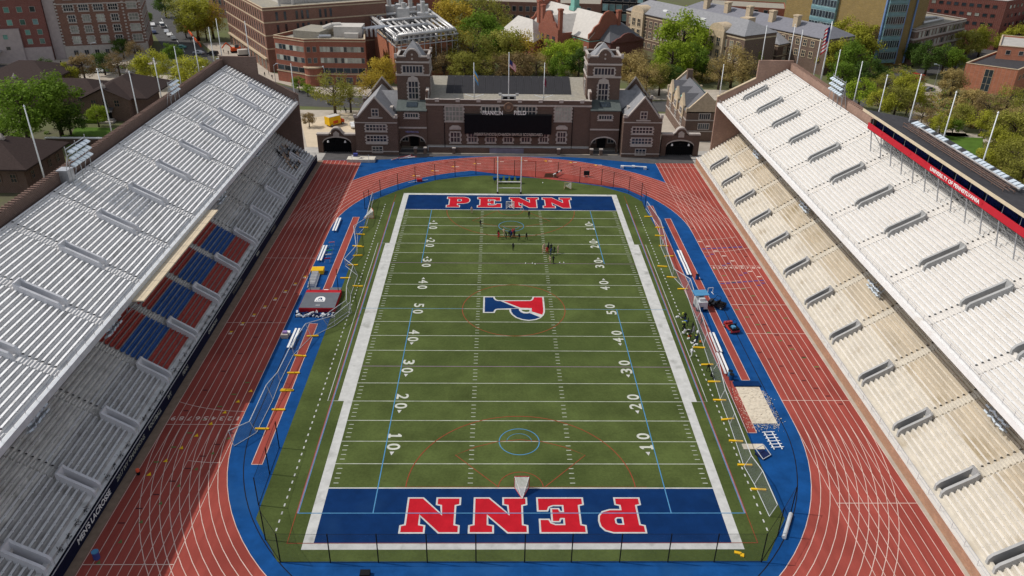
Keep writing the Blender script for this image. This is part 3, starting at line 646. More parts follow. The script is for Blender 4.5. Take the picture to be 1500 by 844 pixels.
for y, n in ((13.5, 3), (9.6, 2), (5.6, 3), (.8, 2), (-3.2, 3), (-7.5, 4), (-12, 3), (-16, 3)):
    rk = thing('floodlight_bank', 'row of pale floodlights on the press box roof', 'floodlight', (71.6, y, 29.55), 0, 'floodlights on the press box roof')
    b = MB(); b.tube((0, -n*.55, .55), (0, n*.55, .55), .05); b.tube((0, -.6, -.5), (0, -.6, .6), .06); b.tube((0, .6, -.5), (0, .6, .6), .06); b.build('bar', M['steel'], rk)
    for i in range(n): o = MB().box(-.62, .62, -.36, .36, -.1, .12).build('lamp', M['lamp'], rk); o.location = (-.3, (i-(n-1)/2)*1.05, .75); o.rotation_euler = (0, -.25, .2)
# ============================================================ BUILDINGS
WM = {}
def window_mesh(w_, h_, cols, rows, fm, style):
    k = (round(w_, 2), round(h_, 2), cols, rows, fm.name, style)
    if k in WM: return WM[k]
    b = MB(); t = {'plain': .10, 'stone': .22, 'quoin': .28, 'thin': .06}[style]; d = {'plain': .10, 'stone': .16, 'quoin': .2, 'thin': .07}[style]
    x, z = w_/2, h_/2
    b.box(-x-t, -x, -d, .0, -z-t, z+t); b.box(x, x+t, -d, 0, -z-t, z+t); b.box(-x, x, -d, 0, z, z+t); b.box(-x, x, -d, 0, -z-t, -z)
    mt = t*.5
    for i in range(1, cols): c = -x+w_*i/cols; b.box(c-mt/2-.02, c+mt/2+.02, -d+.03, 0, -z, z)
    for i in range(1, rows): c = -z+h_*i/rows; b.box(-x, x, -d+.035, 0, c-mt/2-.02, c+mt/2+.02)
    if style == 'quoin':
        n = max(2, int(h_/.9))
        for i in range(n):
            zz = -z+h_*(i+.25)/n
            for e in (-1, 1): a, c = sorted((e*(x+t), e*(x+t+.26))); b.box(a, c, -d+.02, 0, zz, zz+h_/n*.5)
        b.box(-x-t-.2, x+t+.2, -d-.1, 0, -z-t-.2, -z-t)
    WM[k] = (b.mesh('window', fm), MB().box(-x, x, -.05, -.03, -z, z).mesh('pane', M['glass'])); return WM[k]
PM = {}
def win(root, p, ang, w_, h_, cols=2, rows=2, fm=None, gm=None, style='plain', name='window'):
    """window centred at world point p on a wall whose outward normal is at ang-90deg (ang = wall direction)"""
    fme, pme = window_mesh(w_, h_, cols, rows, fm or M['stone'], style)
    o = link(name, fme, root, Vector(p)-root.location, ang)
    if gm and gm is not M['glass']:
        k = (pme.name, gm.name)
        if k not in PM: PM[k] = pme.copy(); PM[k].materials.clear(); PM[k].materials.append(gm)
        pme = PM[k]
    link('pane', pme, o); return o
def wins(root, p0, p1, n, zs, w_, h_, m0=.06, m1=.06, gms=None, skip=None, **k):
    """n windows along the wall p0->p1 (seen from outside left to right) at heights zs (centres)"""
    p0 = Vector(p0[:2]); p1 = Vector(p1[:2]); d = p1-p0; ang = math.atan2(d.y, d.x)
    for z in zs:
        for i in range(n):
            if skip and skip(i, z): continue
            t = m0+(1-m0-m1)*(i+.5)/n; p = p0+d*t
            g = random.Random(int(p.x*97+z*31)).choice(gms) if gms else None
            win(root, (p.x, p.y, z), ang, w_, h_, gm=g, **k)
def bld(name, label, cat, fp, h, wm, rm, par=.7, bands=(), bm_=None, group=None, cop=None):
    c = sum((Vector(p[:2]) for p in fp), Vector((0, 0)))/len(fp); root = thing(name, label, cat, (c.x, c.y, 0), 0, group); O = root.location
    A = sum(fp[i][0]*fp[(i+1) % len(fp)][1]-fp[(i+1) % len(fp)][0]*fp[i][1] for i in range(len(fp)))
    if A < 0: fp = fp[::-1]
    b = Off(O); b.prism(fp, -.1, h-par); ins = offset(fp, -.35); n = len(fp)
    vs = [(p[0], p[1], h-par) for p in fp]+[(p[0], p[1], h) for p in fp]+[(p[0], p[1], h) for p in ins]+[(p[0], p[1], h-par) for p in ins]
    for r_ in range(3): b.add(vs, [(r_*n+i, r_*n+(i+1) % n, (r_+1)*n+(i+1) % n, (r_+1)*n+i) for i in range(n)])
    b.build('wall', wm, root)
    b = Off(O); b.prism(ins, h-par+.02, h-par+.10); b.build('roof', rm, root)
    if cop:
        b = Off(O); o_ = offset(fp, .12); i_ = offset(fp, -.4)
        for i in range(n): j = (i+1) % n; b.add([(*o_[i], h), (*o_[j], h), (*i_[j], h), (*i_[i], h), (*o_[i], h+.18), (*o_[j], h+.18), (*i_[j], h+.18), (*i_[i], h+.18)], [(0, 1, 2, 3), (4, 5, 6, 7), (0, 1, 5, 4), (2, 3, 7, 6)])
        b.build('coping', cop, root)
    for z, t in bands:
        b = Off(O); o_ = offset(fp, .13); 
        for i in range(n): j = (i+1) % n; b.add([(*o_[i], z), (*o_[j], z), (*o_[j], z+t), (*o_[i], z+t), (*fp[i], z), (*fp[j], z), (*fp[j], z+t), (*fp[i], z+t)], [(0, 1, 2, 3), (0, 1, 5, 4), (3, 2, 6, 7)])
        b.build('string_course', bm_ or M['stone'], root)
    return root
def gable_roof(root, a, b_, half, ze, zr, m, name='roof', over=.4, hip0=0, hip1=0):
    """ridge a->b (world xy), half width, eave z, ridge z; hips shorten the ridge"""
    a = Vector(a[:2]); b_ = Vector(b_[:2]); d = (b_-a).normalized(); n = Vector((-d.y, d.x))*(half+over); A = a-d*over*(not hip0); B = b_+d*over*(not hip1)
    r0 = a+d*hip0; r1 = b_-d*hip1; b = Off(root.location); L = []
    for dz in (0, -.25):
        L += [(*(A-n), ze+dz), (*(B-n), ze+dz), (*(B+n), ze+dz), (*(A+n), ze+dz), (*r0, zr+dz), (*r1, zr+dz)]
    b.add(L, [(0, 1, 5, 4), (2, 3, 4, 5), (0, 4, 3), (1, 2, 5), (6, 7, 11, 10), (8, 9, 10, 11), (0, 1, 7, 6), (2, 3, 9, 8), (1, 2, 8, 7), (3, 0, 6, 9)] if (hip0 or hip1) else
          [(0, 1, 5, 4), (2, 3, 4, 5), (0, 4, 10, 6), (4, 3, 9, 10), (1, 5, 11, 7), (5, 2, 8, 11), (0, 1, 7, 6), (2, 3, 9, 8), (6, 7, 11, 10), (8, 9, 10, 11)])
    return b.build(name, m, root)
# ------------------------------------------------------------ the hall at the end of the field
YH = 88.0
hall = thing('gymnasium_hall', 'long dark brick hall with twin square towers behind the track', 'hall', (0, 96, 0)); HO = hall.location
def H(u, v, y=YH): p = aty(u, v, y); return p.x, p.z
x0, zp = H(623.5, 146); x1, _ = H(867, 146); _, zc = H(745, 154); _, zb = H(745, 214)
b = Off(HO); b.box(x0, x1, YH, YH+19, -.1, zp-.9); b.box(x0, x1, YH, YH+.5, zp-.9, zp); b.box(x0, x0+.5, YH+.5, YH+19, zp-.9, zp+2.0); b.box(x1-.5, x1, YH+.5, YH+19, zp-.9, zp+2.0); b.build('wall', M['bdark'], hall)
b = Off(HO); b.box(x0-.1, x1+.1, YH-.22, YH+.05, zc-.3, zc+.12); b.build('cornice', M['stone'], hall)
b = Off(HO); b.box(x0-.05, x1+.05, YH-.15, YH+.02, zb-.15, zb+.15); b.build('base_course', M['stone'], hall)
b = Off(HO); b.box(x0-.03, x1+.03, YH-.1, YH-.001, -.1, zb-.15); b.build('plinth', M['concL'], hall)
n8 = [652+24.5*i for i in range(9)]
for i in range(8):                              # parapet blocks of stone
    u = 640+(853-640)*i/7; xx, _ = H(u, 146); b = Off(HO); b.box(xx-.55, xx+.55, YH-.12, YH+.62, zp-.55, zp+.28); b.build('parapet_block', M['stone'], hall)
b = Off(HO); b.box(x0, x1, YH-.06, YH+.58, zp+.002, zp+.14); b.build('coping', M['stone'], hall)
for xx in (x0, x1-.6): b = Off(HO); b.vprism([(YH-.1, zp), (YH+1, zp+.4), (YH+2, zp+2.0), (YH+9, zp+2.5), (YH+9, zp+1.9), (YH+1, zp-.4)], 'x', xx-.1, xx+.7); b.build('end_coping', M['stone'], hall)
b = Off(HO); b.add([(x0, YH+.5, zp-.9), (x1, YH+.5, zp-.9), (x1, YH+7, zp-.3), (x0, YH+7, zp-.3), (x1, YH+19, zp+2.0), (x0, YH+19, zp+2.0)], [(0, 1, 2, 3), (3, 2, 4, 5)]); b.build('roof', M['gravel'], hall)
b = Off(HO); b.add([(x1, YH+19, 0), (x0, YH+19, 0), (x0, YH+19, zp+2), (x1, YH+19, zp+2)], [(0, 1, 2, 3)]); b.build('rear_wall', M['bdark'], hall)
pa, _ = H(653, 127, YH+7.5); pc, _ = H(838, 127, YH+7.5)
for i in range(16):
    a = pa+(pc-pa)*i/16; c = pa+(pc-pa)*(i+1)/16-.06
    b = Off(HO); y0_, y1_ = YH+7.6, YH+18.6; z0_, z1_ = zp-.1, zp+2.25; b.add([(a, y0_, z0_), (c, y0_, z0_), (c, y1_, z1_), (a, y1_, z1_), (a, y0_, z0_-.25), (c, y0_, z0_-.25)], [(0, 1, 2, 3), (0, 1, 5, 4)]); 
    for k in (1, 2, 3): xx = a+(c-a)*k/4; b.add([(xx-.03, y0_, z0_+.02), (xx+.03, y0_, z0_+.02), (xx+.03, y1_, z1_+.03), (xx-.03, y1_, z1_+.03)], [(0, 1, 2, 3)])
    b.build('solar_panel', M['panel'], hall)
Zs = lambda a, c: (640+a/6.03, 100+c/6.03)
def hwin(u0, u1, v0, v1, y, cols, rows, style='quoin', fm=None, gm=None):
    xa, za = H(u0, v1, y); xb, zb_ = H(u1, v0, y); return win(hall, ((xa+xb)/2, y, (za+zb_)/2), 0, abs(xb-xa)-.55, abs(zb_-za)-.5, cols, rows, fm or M['stone'], gm, style)
for a, c in ((70, 235), (390, 555), (710, 880), (1035, 1195)):
    hwin(*[Zs(a, 0)[0], Zs(c, 0)[0]], Zs(0, 335)[1], Zs(0, 468)[1], YH, 5, 3, gm=M['glassP'] if a in (70, 1035) else None)
for a, c in ((115, 210), (270, 360), (430, 520), (585, 675), (740, 830), (900, 985), (1055, 1145)):
    hwin(Zs(a, 0)[0], Zs(c, 0)[0], Zs(0, 560)[1], Zs(0, 658)[1], YH, 3, 2)
for a in (115, 1055): xx, zz = H(*Zs(a+48, 530), YH); b = Off(HO); b.vprism([(-1.6+xx, zz-.35), (1.6+xx, zz-.35), (1.6+xx, zz+.25), (.8+xx, zz+.8), (-.8+xx, zz+.8), (-1.6+xx, zz+.25)], 'y', YH-.2, YH-.01); b.build('window_hood', M['stone'], hall)
for u in (651, 838.5): xx, _ = H(u, 180); b = Off(HO); b.tube((xx, YH-.12, 0), (xx, YH-.12, zc), .09); b.build('downpipe', M['black'], hall)
xx, zz = H(*Zs(633, 342)); ck = Off(HO); ck.tube((xx, YH-.3, zz), (xx, YH-.02, zz), 1.25, n=24); ck = ck.build('clock', M['bbrown'], hall)
b = Off(HO)
for i in range(24): a0, a1 = 2*math.pi*i/24, 2*math.pi*(i+1)/24; b.tube((xx+1.2*math.cos(a0), YH-.35, zz+1.2*math.sin(a0)), (xx+1.2*math.cos(a1), YH-.35, zz+1.2*math.sin(a1)), .11, n=4)
b.tube((xx, YH-.36, zz), (xx+.2, YH-.36, zz+.8), .05); b.tube((xx, YH-.36, zz), (xx-.55, YH-.36, zz-.1), .05); b.tube((xx, YH-.31, zz), (xx, YH-.36, zz), .55, n=16)
b.build('clock_ring', M['bronze'] if 'bronze' in M else mat('bronze', (.25, .16, .11), .6), ck)
# towers
for sx in (-1, 1):
    YT = YH+4.5
    ul, ur = (579.5, 627.5) if sx < 0 else (862, 911.5)
    xa, zt = H(ul, 84, YT); xb, _ = H(ur, 84, YT); xm = (xa+xb)/2; wd = xb-xa; _, zl = H(600, 91, YT); _, zk = H(600, 109.6, YT)
    b = Off(HO); b.box(xa, xb, YT, YT+wd, -.1, zt-1.1)
    for q in ((xa, xb, YT, YT+.5), (xa, xb, YT+wd-.5, YT+wd), (xa, xa+.5, YT+.5, YT+wd-.5), (xb-.5, xb, YT+.5, YT+wd-.5)): b.box(*q, zt-1.1, zt)
    for yy in (YT, YT+wd-.5): b.vprism([(xm-1.7, zt-.01), (xm+1.7, zt-.01)] + [(xm+1.7*math.cos(t*math.pi/10), zt+1.9*math.sin(t*math.pi/10)) for t in range(1, 10)], 'y', yy, yy+.5)
    b.build('tower', M['bdark'], hall)
    b = Off(HO)
    for yy in (YT-.08, YT+wd-.55):
        pts = [(xa-.1, zt+.05), (xm-2.1, zt+.05), (xm-1.9, zt+.5)] + [(xm-1.75*math.cos(t*math.pi/10), zt+.1+1.9*math.sin(t*math.pi/10)) for t in range(1, 10)] + [(xm+1.9, zt+.5), (xm+2.1, zt+.05), (xb+.1, zt+.05)]
        for p, q in zip(pts, pts[1:]): b.vprism([p, q, (q[0], q[1]+.33), (p[0], p[1]+.33)], 'y', yy, yy+.65)
    for xx in (xa-.08, xb-.55): b.box(xx, xx+.63, YT+.57, YT+wd-.6, zt+.003, zt+.3)
    for xx in (xa, xb):
        for yy in (YT, YT+wd): b.box(xx-.35, xx+.35, yy-.35, yy+.35, zt-.2, zt+.95)
    b.build('tower_coping', M['stone'], hall)
    for z_ in (zl, zk): b = Off(HO); b.box(xa-.2, xb+.2, YT-.2, YT+wd+.2, z_-.25, z_+.2); b.build('string_course', M['stone'], hall)
    b = Off(HO); zr = H(602, 58, YT+wd/2)[1]; hw = wd/2-1.1; cy = YT+wd/2; b.add([(xm-hw, cy-hw, zt-.7), (xm+hw, cy-hw, zt-.7), (xm+hw, cy+hw, zt-.7), (xm-hw, cy+hw, zt-.7), (xm, cy, zr)], [(0, 1, 4), (1, 2, 4), (2, 3, 4), (3, 0, 4)]); b.build('tower_roof', M['slateL'], hall)
    for dz in (.0, -1.1): b = Off(HO); b.tube((xm, YT-.1, zt+.75+dz), (xm, YT+.02, zt+.75+dz), .26, n=10); b.build('tower_roundel', M['stone'], hall)
    zz = H(600, 101.5, YT)[1]
    win(hall, (xm, YT, zz), 0, 5.2, 1.7, 6, 1, M['stone'], None, 'quoin'); zz2 = H(600, 132, YT)[1]; win(hall, (xm, YT, zz2), 0, 2.5, 4.6, 3, 3, M['stone'], None, 'quoin')
    for e, ang in ((xa, -math.pi/2), (xb, math.pi/2)): win(hall, (e, YT+wd/2, zz), ang, 5.2, 1.7, 6, 1, M['stone'], None, 'quoin'); win(hall, (e, YT+wd/2, zz2), ang, 2.5, 4.6, 3, 3, M['stone'], None, 'quoin')
    b = Off(HO); zz = H(600, 115, YT)[1]; b.vprism([(xm-1.5, zz-.8), (xm+1.5, zz-.8), (xm+1.3, zz+.2), (xm+.5, zz+.5), (xm, zz+1.3), (xm-.5, zz+.5), (xm-1.3, zz+.2)], 'y', YT-.25, YT-.01); b.build('window_crest', M['stone'], hall)
    # entrance block with arch below the tower
    YE = YH-.5; ua, ub = (581, 624) if sx < 0 else (866, 909)
    xa2, ze = H(ua, 161.5, YE); xb2, _ = H(ub, 161.5, YE); za = H(600, 199, YE)[1]; xc = (xa2+xb2)/2; hw = (xb2-xa2)/2-.45
    pr = [(xa2, -.1), (xa2, ze), (xb2, ze), (xb2, -.1), (xc+hw, -.1)] + [(xc+hw*math.cos(t*math.pi/12), za-2.2+2.2*math.sin(t*math.pi/12)) for t in range(13)] + [(xc-hw, -.1)]
    b = Off(HO); b.vprism(pr, 'y', YE, YE+.8); b.box(xa2, xb2, YE+4.6, YE+5.0, 0, ze); b.build('entrance_wall', M['bdark'], hall)
    b = Off(HO); pts = [(xc+hw*math.cos(t*math.pi/12), za-2.2+2.2*math.sin(t*math.pi/12)) for t in range(13)]
    for p, q in zip(pts, pts[1:]): b.vprism([p, q, (q[0], q[1]+.38), (p[0], p[1]+.38)], 'y', YE-.12, YE+.05)
    b.build('arch_trim', M['stone'], hall)
    b = Off(HO); b.box(xa2, xb2, YE+.8, YE+4.6, za+.5, za+.8); b.build('entrance_ceiling', M['bbrown'], hall)
    b = Off(HO); b.box(xc-1.2, xc+1.2, YE+4.5, YE+4.58, 0, 3.4); b.build('door', M['black'], hall)
    win(hall, (xc+2.6, YE+4.6, 2.6), 0, 1.6, 2.2, 2, 2, M['stone'], None, 'stone'); win(hall, (xc-2.6, YE+4.6, 2.6), 0, 1.6, 2.2, 2, 2, M['stone'], None, 'stone')
    b = Off(HO); zz = H(600, 187, YE)[1]; b.box(xa2-.02, xb2+.02, YE-.2, YE-.01, zz-.2, zz+.2); b.build('string_course', M['stone'], hall)
    zz = H(600, 169, YE)[1]; win(hall, (xc, YE, zz), 0, 3.4, .95, 5, 1, M['stone'], None, 'quoin')
    b = Off(HO); b.add([(xa2-.2, YE-.3, ze), (xb2+.2, YE-.3, ze), (xb2+.2, YT+.01, ze+1.6), (xa2-.2, YT+.01, ze+1.6)], [(0, 1, 2, 3)]); b.box(xa2-.2, xb2+.2, YE-.3, YE-.02, ze-.25, ze-.003); b.build('entrance_roof', M['slateG'], hall)
    b = Off(HO); b.add([(xc-1.5, YE+1.2, ze+.60), (xc+1.5, YE+1.2, ze+.60), (xc+1.5, YE+3.6, ze+1.36), (xc-1.5, YE+3.6, ze+1.36)], [(0, 1, 2, 3)]); b.build('skylight', M['glass'], hall)
    # gabled wing
    YW = 84.0; ua, ub, um = (518.5, 581, 547.5) if sx < 0 else (914.5, 971, 945)
    xa3, zw = H(ua, 173, YW); xb3, _ = H(ub, 173, YW); xg, zg = H(um, 144, YW); xg = (xa3+xb3)/2; dp = 17
    b = Off(HO); b.vprism([(xa3, -.1), (xa3, zw), (xa3+.9, zw), (xg, zg), (xb3-.9, zw), (xb3, zw), (xb3, -.1)], 'y', YW, YW+.6)
    b.vprism([(xa3, -.1), (xa3, zw-.3), (xb3, zw-.3), (xb3, -.1)], 'y', YW+.6, YW+dp); zg2 = zg+1.4
    b.vprism([(xa3, zw-.3), (xa3, zw+1), (xa3+1.6, zw+1.4), (xg, zg2), (xb3-1.6, zw+1.4), (xb3, zw+1), (xb3, zw-.3)], 'y', YW+dp-.6, YW+dp); b.build('wing_wall', M['bdark'], hall)
    b = Off(HO)
    for yy, dz, zz_ in ((YW-.1, 0, zg), (YW+dp-.7, 1.2, zg2)):
        for e in (-1, 1):
            xe = xa3 if e < 0 else xb3; p = (xe-e*.9, zw+dz*.9); q = (xg, zz_); b.vprism([p, q, (q[0], q[1]+.45), (p[0], p[1]+.45)], 'y', yy, yy+.8); b.box(*sorted((xe-e*1.0, xe+e*.15)), yy, yy+.8, zw+dz*.8+.003, zw+dz*.8+.35); b.box(*sorted((xe-e*.5, xe+e*.15)), yy, yy+.8, zw+dz*.8+.35, zw+dz*.8+.9)
    b.build('gable_coping', M['stone'], hall)
    b = Off(HO)
    for e in (-1, 1): xe = xa3+.3 if e < 0 else xb3-.3; b.add([(xe, YW+.6, zw-.1), (xe, YW+dp-.6, zw-.1), (xg, YW+dp-.6, zg-.15), (xg, YW+.6, zg-.15)], [(0, 1, 2, 3)])
    b.build('wing_roof', M['slateL'], hall)
    xt = xa+.1 if sx < 0 else xb-.1; xr = xg; b = Off(HO); ym = YW+11; b.add([(xt, ym-4.5, zw), (xr, ym-1.5, zg-1.8), (xr, ym, zg-.6), (xt, ym, zg-.6), (xt, ym+4.5, zw), (xr, ym+1.5, zg-1.8)], [(0, 1, 2, 3), (3, 2, 5, 4)]); b.build('cross_roof', M['slateL'], hall)
    for z_, t in ((zw-1.2, .25), (1.0, .25)): b = Off(HO); b.box(xa3-.1, xb3+.1, YW-.15, YW-.005, z_-t/2, z_+t/2); b.build('string_course', M['stone'], hall)
    zz = H(550, 165, YW)[1]; win(hall, (xg, YW, zz), 0, 1.5, 1.7, 2, 2, M['stone'], None, 'stone'); b = Off(HO); b.box(xg-1.9, xg+1.9, YW-.3, YW-.01, zz-1.55, zz-1.25); b.build('sill', M['stone'], hall)
    zz = H(550, 187, YW)[1]; win(hall, (xg, YW, zz), 0, 5.2, 1.5, 6, 2, M['stone'], None, 'quoin')
    zz = H(550, 203, YW)[1]; win(hall, (xg, YW, zz), 0, 5.2, 1.5, 6, 2, M['stone'], None, 'quoin'); b = Off(HO); b.box(xg-2.9, xg+2.9, YW-.4, YW-.02, zz-1.5, zz-1.2); b.build('sill', M['stone'], hall)
    zz = H(550, 219, YW)[1]; win(hall, (xg, YW, zz), 0, 2.6, 1.5, 3, 2, M['stone'], None, 'stone')
    for yy in (YW+4, YW+9, YW+13): 
        xe, ang = (xa3, -math.pi/2) if sx < 0 else (xb3, math.pi/2)
        for z_ in (2.6, 6): win(hall, (xe, yy, z_), ang, 1.8, 1.6, 2, 2, M['stone'], None, 'stone')
        xe, ang = (xb3, math.pi/2) if sx < 0 else (xa3, -math.pi/2)
    # roof vents / dormer
    b = Off(HO); xe = xb3-1.8 if sx < 0 else xa3+1.8; b.box(xe-.4, xe+.4, YW+4, YW+6, zw+.8, zw+1.9); b.build('roof_vent', M['stone'], hall)
b = Off(HO); xx, _ = H(745, 146, YH+1.5); b.box(xx-2.0, xx+2.0, YH+1.2, YH+2.4, zp-.8, zp+1.0); b.box(xx-2.7, xx-1.9, YH+1.4, YH+2, zp+.9, zp+1.5); b.box(xx+1.9, xx+2.7, YH+1.4, YH+2, zp+.9, zp+1.5); b.build('roof_unit', M['duct'], hall)
for i in (-1, 1): b = Off(HO); b.box(xx+i*.9-.6, xx+i*.9+.6, YH+1.12, YH+1.19, zp-.5, zp+.7); b.build('louvre', M['black'], hall)
# terrace wall and gate pillars in front of the hall
tw = thing('terrace_wall', 'low dark wall with capped posts between track and hall', 'wall', (0, 85.5, 0)); TO = tw.location
b = Off(TO); b.box(-22, 22, 86.2, 86.6, -.05, 1.5); b.build('wall', M['bdark'], tw)
b = Off(TO); xA, _ = H(717, 226, 85.9); xB, _ = H(767, 226, 85.9); b.box(xA, xB, 85.9, 86.15, .1, 1.45); b.build('banner', mat('banner_grey', (.17, .17, .23), .7), tw)
b = Off(TO); b.box(-30, 30, 85.42, 85.8, -.05, .12); b.build('kerb', M['walk'], tw)
for u in (609, 623, 665, 818, 866, 880):
    xx, _ = H(u, 228, 85.5); b = Off(TO); b.box(xx-.4, xx+.4, 85.2, 86, -.05, 1.5); p_ = b.build('post', M['bbrown'], tw); b = Off(TO); b.box(xx-.5, xx+.5, 85.1, 86.1, 1.5, 1.75); b.build('post_cap', M['stone'], p_)
# scoreboard
sb = thing('scoreboard', 'wide black video scoreboard hung on the brick hall', 'scoreboard', (0, 86.9, 0)); SO = sb.location
xa, za = H(680.5, 196, 87); xb, zb2 = H(808.5, 169, 87)
b = Off(SO); b.box(xa, xb, 86.9, 87.9, za, zb2); b.build('cabinet', M['black'], sb)
b = Off(SO); b.box(xa+.25, xb-.25, 86.84, 86.89, za+.2, zb2-.2); b.build('screen', M['screen'], sb)
def wall_text(par, s, u0, u1, v0, v1, y, m, nm='lettering'):
    xa, za = H(u0, v1, y); xb, zb = H(u1, v0, y); me = text_mesh(s, (zb-za)*1.35, m, .15, abs(xb-xa), .012); o = link(nm, me, par, Vector(((xa+xb)/2, y, (za+zb)/2))-par.location); o.rotation_euler = (math.pi/2, 0, 0); return o
wall_text(sb, 'FRANKLIN', 707, 736.5, 163, 168.7, 86.9, M['wpaint']); wall_text(sb, 'FIELD', 753, 771, 163, 168.7, 86.9, M['wpaint'])
wall_text(sb, 'ROBERT WOOD JOHNSON FAMILY SCOREBOARD', 695, 794.5, 195.8, 198.8, 86.7, M['stone'])
b = Off(SO); b.box(H(694, 197, 86.9)[0], H(796, 197, 86.9)[0], 86.95, 87.4, za-.75, za-.65); b.build('letter_rail', M['black'], sb)
wall_text(hall, 'WEIGHTMAN HALL', 594, 613.5, 192.3, 194.6, YH-.7, mat('sign_blue', (.30, .28, .50), .6), 'sign_lettering')
# arched gates either side
for sx, ua, ub, lab in ((-1, 464, 521, 'brick arched gateway beside the silver grandstand'), (1, 970, 1026, 'brick arched gateway beside the cream grandstand')):
    YG = 85.5; xa, zt = H(ua, 198, YG); xb, _ = H(ub, 198, YG); xm = (xa+xb)/2; g_ = thing('arched_gate', lab, 'gate', (xm, YG, 0)); GO = g_.location; hw = (xb-xa)/2-1.4
    pr = [(xa, -.1), (xa, zt), (xb, zt), (xb, -.1), (xm+hw, -.1)] + [(xm+hw*math.cos(t*math.pi/12), 2.6+1.7*math.sin(t*math.pi/12)) for t in range(13)] + [(xm-hw, -.1)]
    b = Off(GO); b.vprism(pr, 'y', YG, YG+1.2); b.vprism([(xm-1.5, zt), (xm+1.5, zt)] + [(xm+1.5*math.cos(t*math.pi/10), zt+.2+1.5*math.sin(t*math.pi/10)) for t in range(11)], 'y', YG+.1, YG+1.0); b.build('gate_wall', M['bdark'], g_)
    b = Off(GO)
    pts = [(xa-.1, zt+.003), (xm-2.2, zt+.003), (xm-1.7, zt+.4)] + [(xm-1.5*math.cos(t*math.pi/10), zt+.25+1.5*math.sin(t*math.pi/10)) for t in range(1, 10)] + [(xm+1.7, zt+.4), (xm+2.2, zt+.003), (xb+.1, zt+.003)]
    for p, q in zip(pts, pts[1:]): b.vprism([p, q, (q[0], q[1]+.4), (p[0], p[1]+.4)], 'y', YG-.12, YG+1.35)
    b.vprism([(xm-.8, zt-.6), (xm+.8, zt-.6), (xm+.8, zt+.6), (xm, zt+1.2), (xm-.8, zt+.6)], 'y', YG-.1, YG-.005)
    pts = [(xm+hw*math.cos(t*math.pi/12), 2.6+1.7*math.sin(t*math.pi/12)) for t in range(13)]
    for p, q in zip(pts, pts[1:]): b.vprism([p, q, (q[0], q[1]+.35), (p[0], p[1]+.35)], 'y', YG-.15, YG-.005)
    b.build('gate_coping', M['stone'], g_)
    b = Off(GO)
    for i in range(15): xx = xm-hw+2*hw*(i+.5)/15; b.box(xx-.05, xx+.05, YG+.5, YG+.6, 0, 3.6)
    b.box(xm-hw, xm+hw, YG+.45, YG+.65, 2.5, 2.65); b.tube((xm, YG+.4, 3.2), (xm, YG+.6, 3.2), .35, n=10); b.build('iron_gate', M['black'], g_)
    b = Off(GO); b.box(xm-hw-.3, xm+hw+.3, YG+1.21, YG+1.4, 0, 4.2); b.build('gate_shade_plate', M['black'], g_)  # black plate added to paint the shaded dark behind the gate
    for e in (-.6, .6): b = Off(GO); b.tube((xm+e*hw, YG-.3, 3.0), (xm+e*hw, YG-.3, 3.5), .3, .2, n=8); b.build('lantern', M['wpaint'], g_)
# ------------------------------------------------------------ small house with copper dormers beside the right stand
p_l, p_r = (49.5, 100), (61.5, 98)
hs_ = bld('training_house', 'small gabled brick house with copper trimmed dormers behind the right gateway', 'house', [(51, 99), (61.5, 99), (61.5, 127), (51, 127)], 8.6, M['bbrown'], M['slate'], .3, ((2.8, .3), (6.0, .3)))
gable_roof(hs_, (56.2, 99.4), (56.2, 126.6), 5.0, 8.6, 13.2, M['slate'], over=.3)
b = Off(hs_.location)
for y in (99.0, 126.2): b = Off(hs_.location); b.vprism([(50.8, 8.3), (50.8, 9.6), (51.5, 9.6), (56.2, 14.2), (61.0, 9.6), (61.7, 9.6), (61.7, 8.3)], 'y', y, y+.75); b.build('gable_wall', M['stoneT'], hs_)
for y in (105, 113, 121):
    b = Off(hs_.location); b.vprism([(y-2.6, 6), (y-2.6, 9.4), (y, 12.6), (y+2.6, 9.4), (y+2.6, 6)], 'x', 50.6, 51.2); b.build('side_gable', M['stoneT'], hs_)
    b = Off(hs_.location)
    for e in (-1, 1): b.add([(50.6, y+e*2.6, 9.3), (53.5, y+e*2.6, 9.3), (55.5, y, 12.5), (50.6, y, 12.5)], [(0, 1, 2, 3)])
    b.build('dormer_roof', M['slate'], hs_)
    for z in (4.4, 7.6): win(hs_, (50.6 if z > 6 else 51, y, z), -math.pi/2, 2.2, 1.5, 3, 2, M['stone'], None, 'stone')
for y in (109, 117): b = Off(hs_.location); b.box(51.4, 52.6, y-.7, y+.7, 9, 10.4); b.add([(51.2, y-.9, 10.4), (52.8, y-.9, 10.4), (52.8, y+.9, 10.4), (51.2, y+.9, 10.4), (52, y, 11.6)], [(0, 1, 4), (1, 2, 4), (2, 3, 4), (3, 0, 4)]); b.build('copper_dormer', M['copper'], hs_)
b = Off(hs_.location); b.add([(56.3, 113, 13.3), (61.4, 111, 8.95), (61.4, 119, 8.95), (56.3, 118, 13.3)], [(0, 1, 2, 3)]); b.build('copper_sheet', M['copper'], hs_)
wins(hs_, (51, 99), (61.5, 99), 1, (4.4, 7.3), 3.0, 1.5, cols=5, rows=1, style='stone')
b = Off(hs_.location); b.box(55.4, 57, 121.5, 123, 11, 15.5); b.build('chimney', M['bbrown'], hs_)
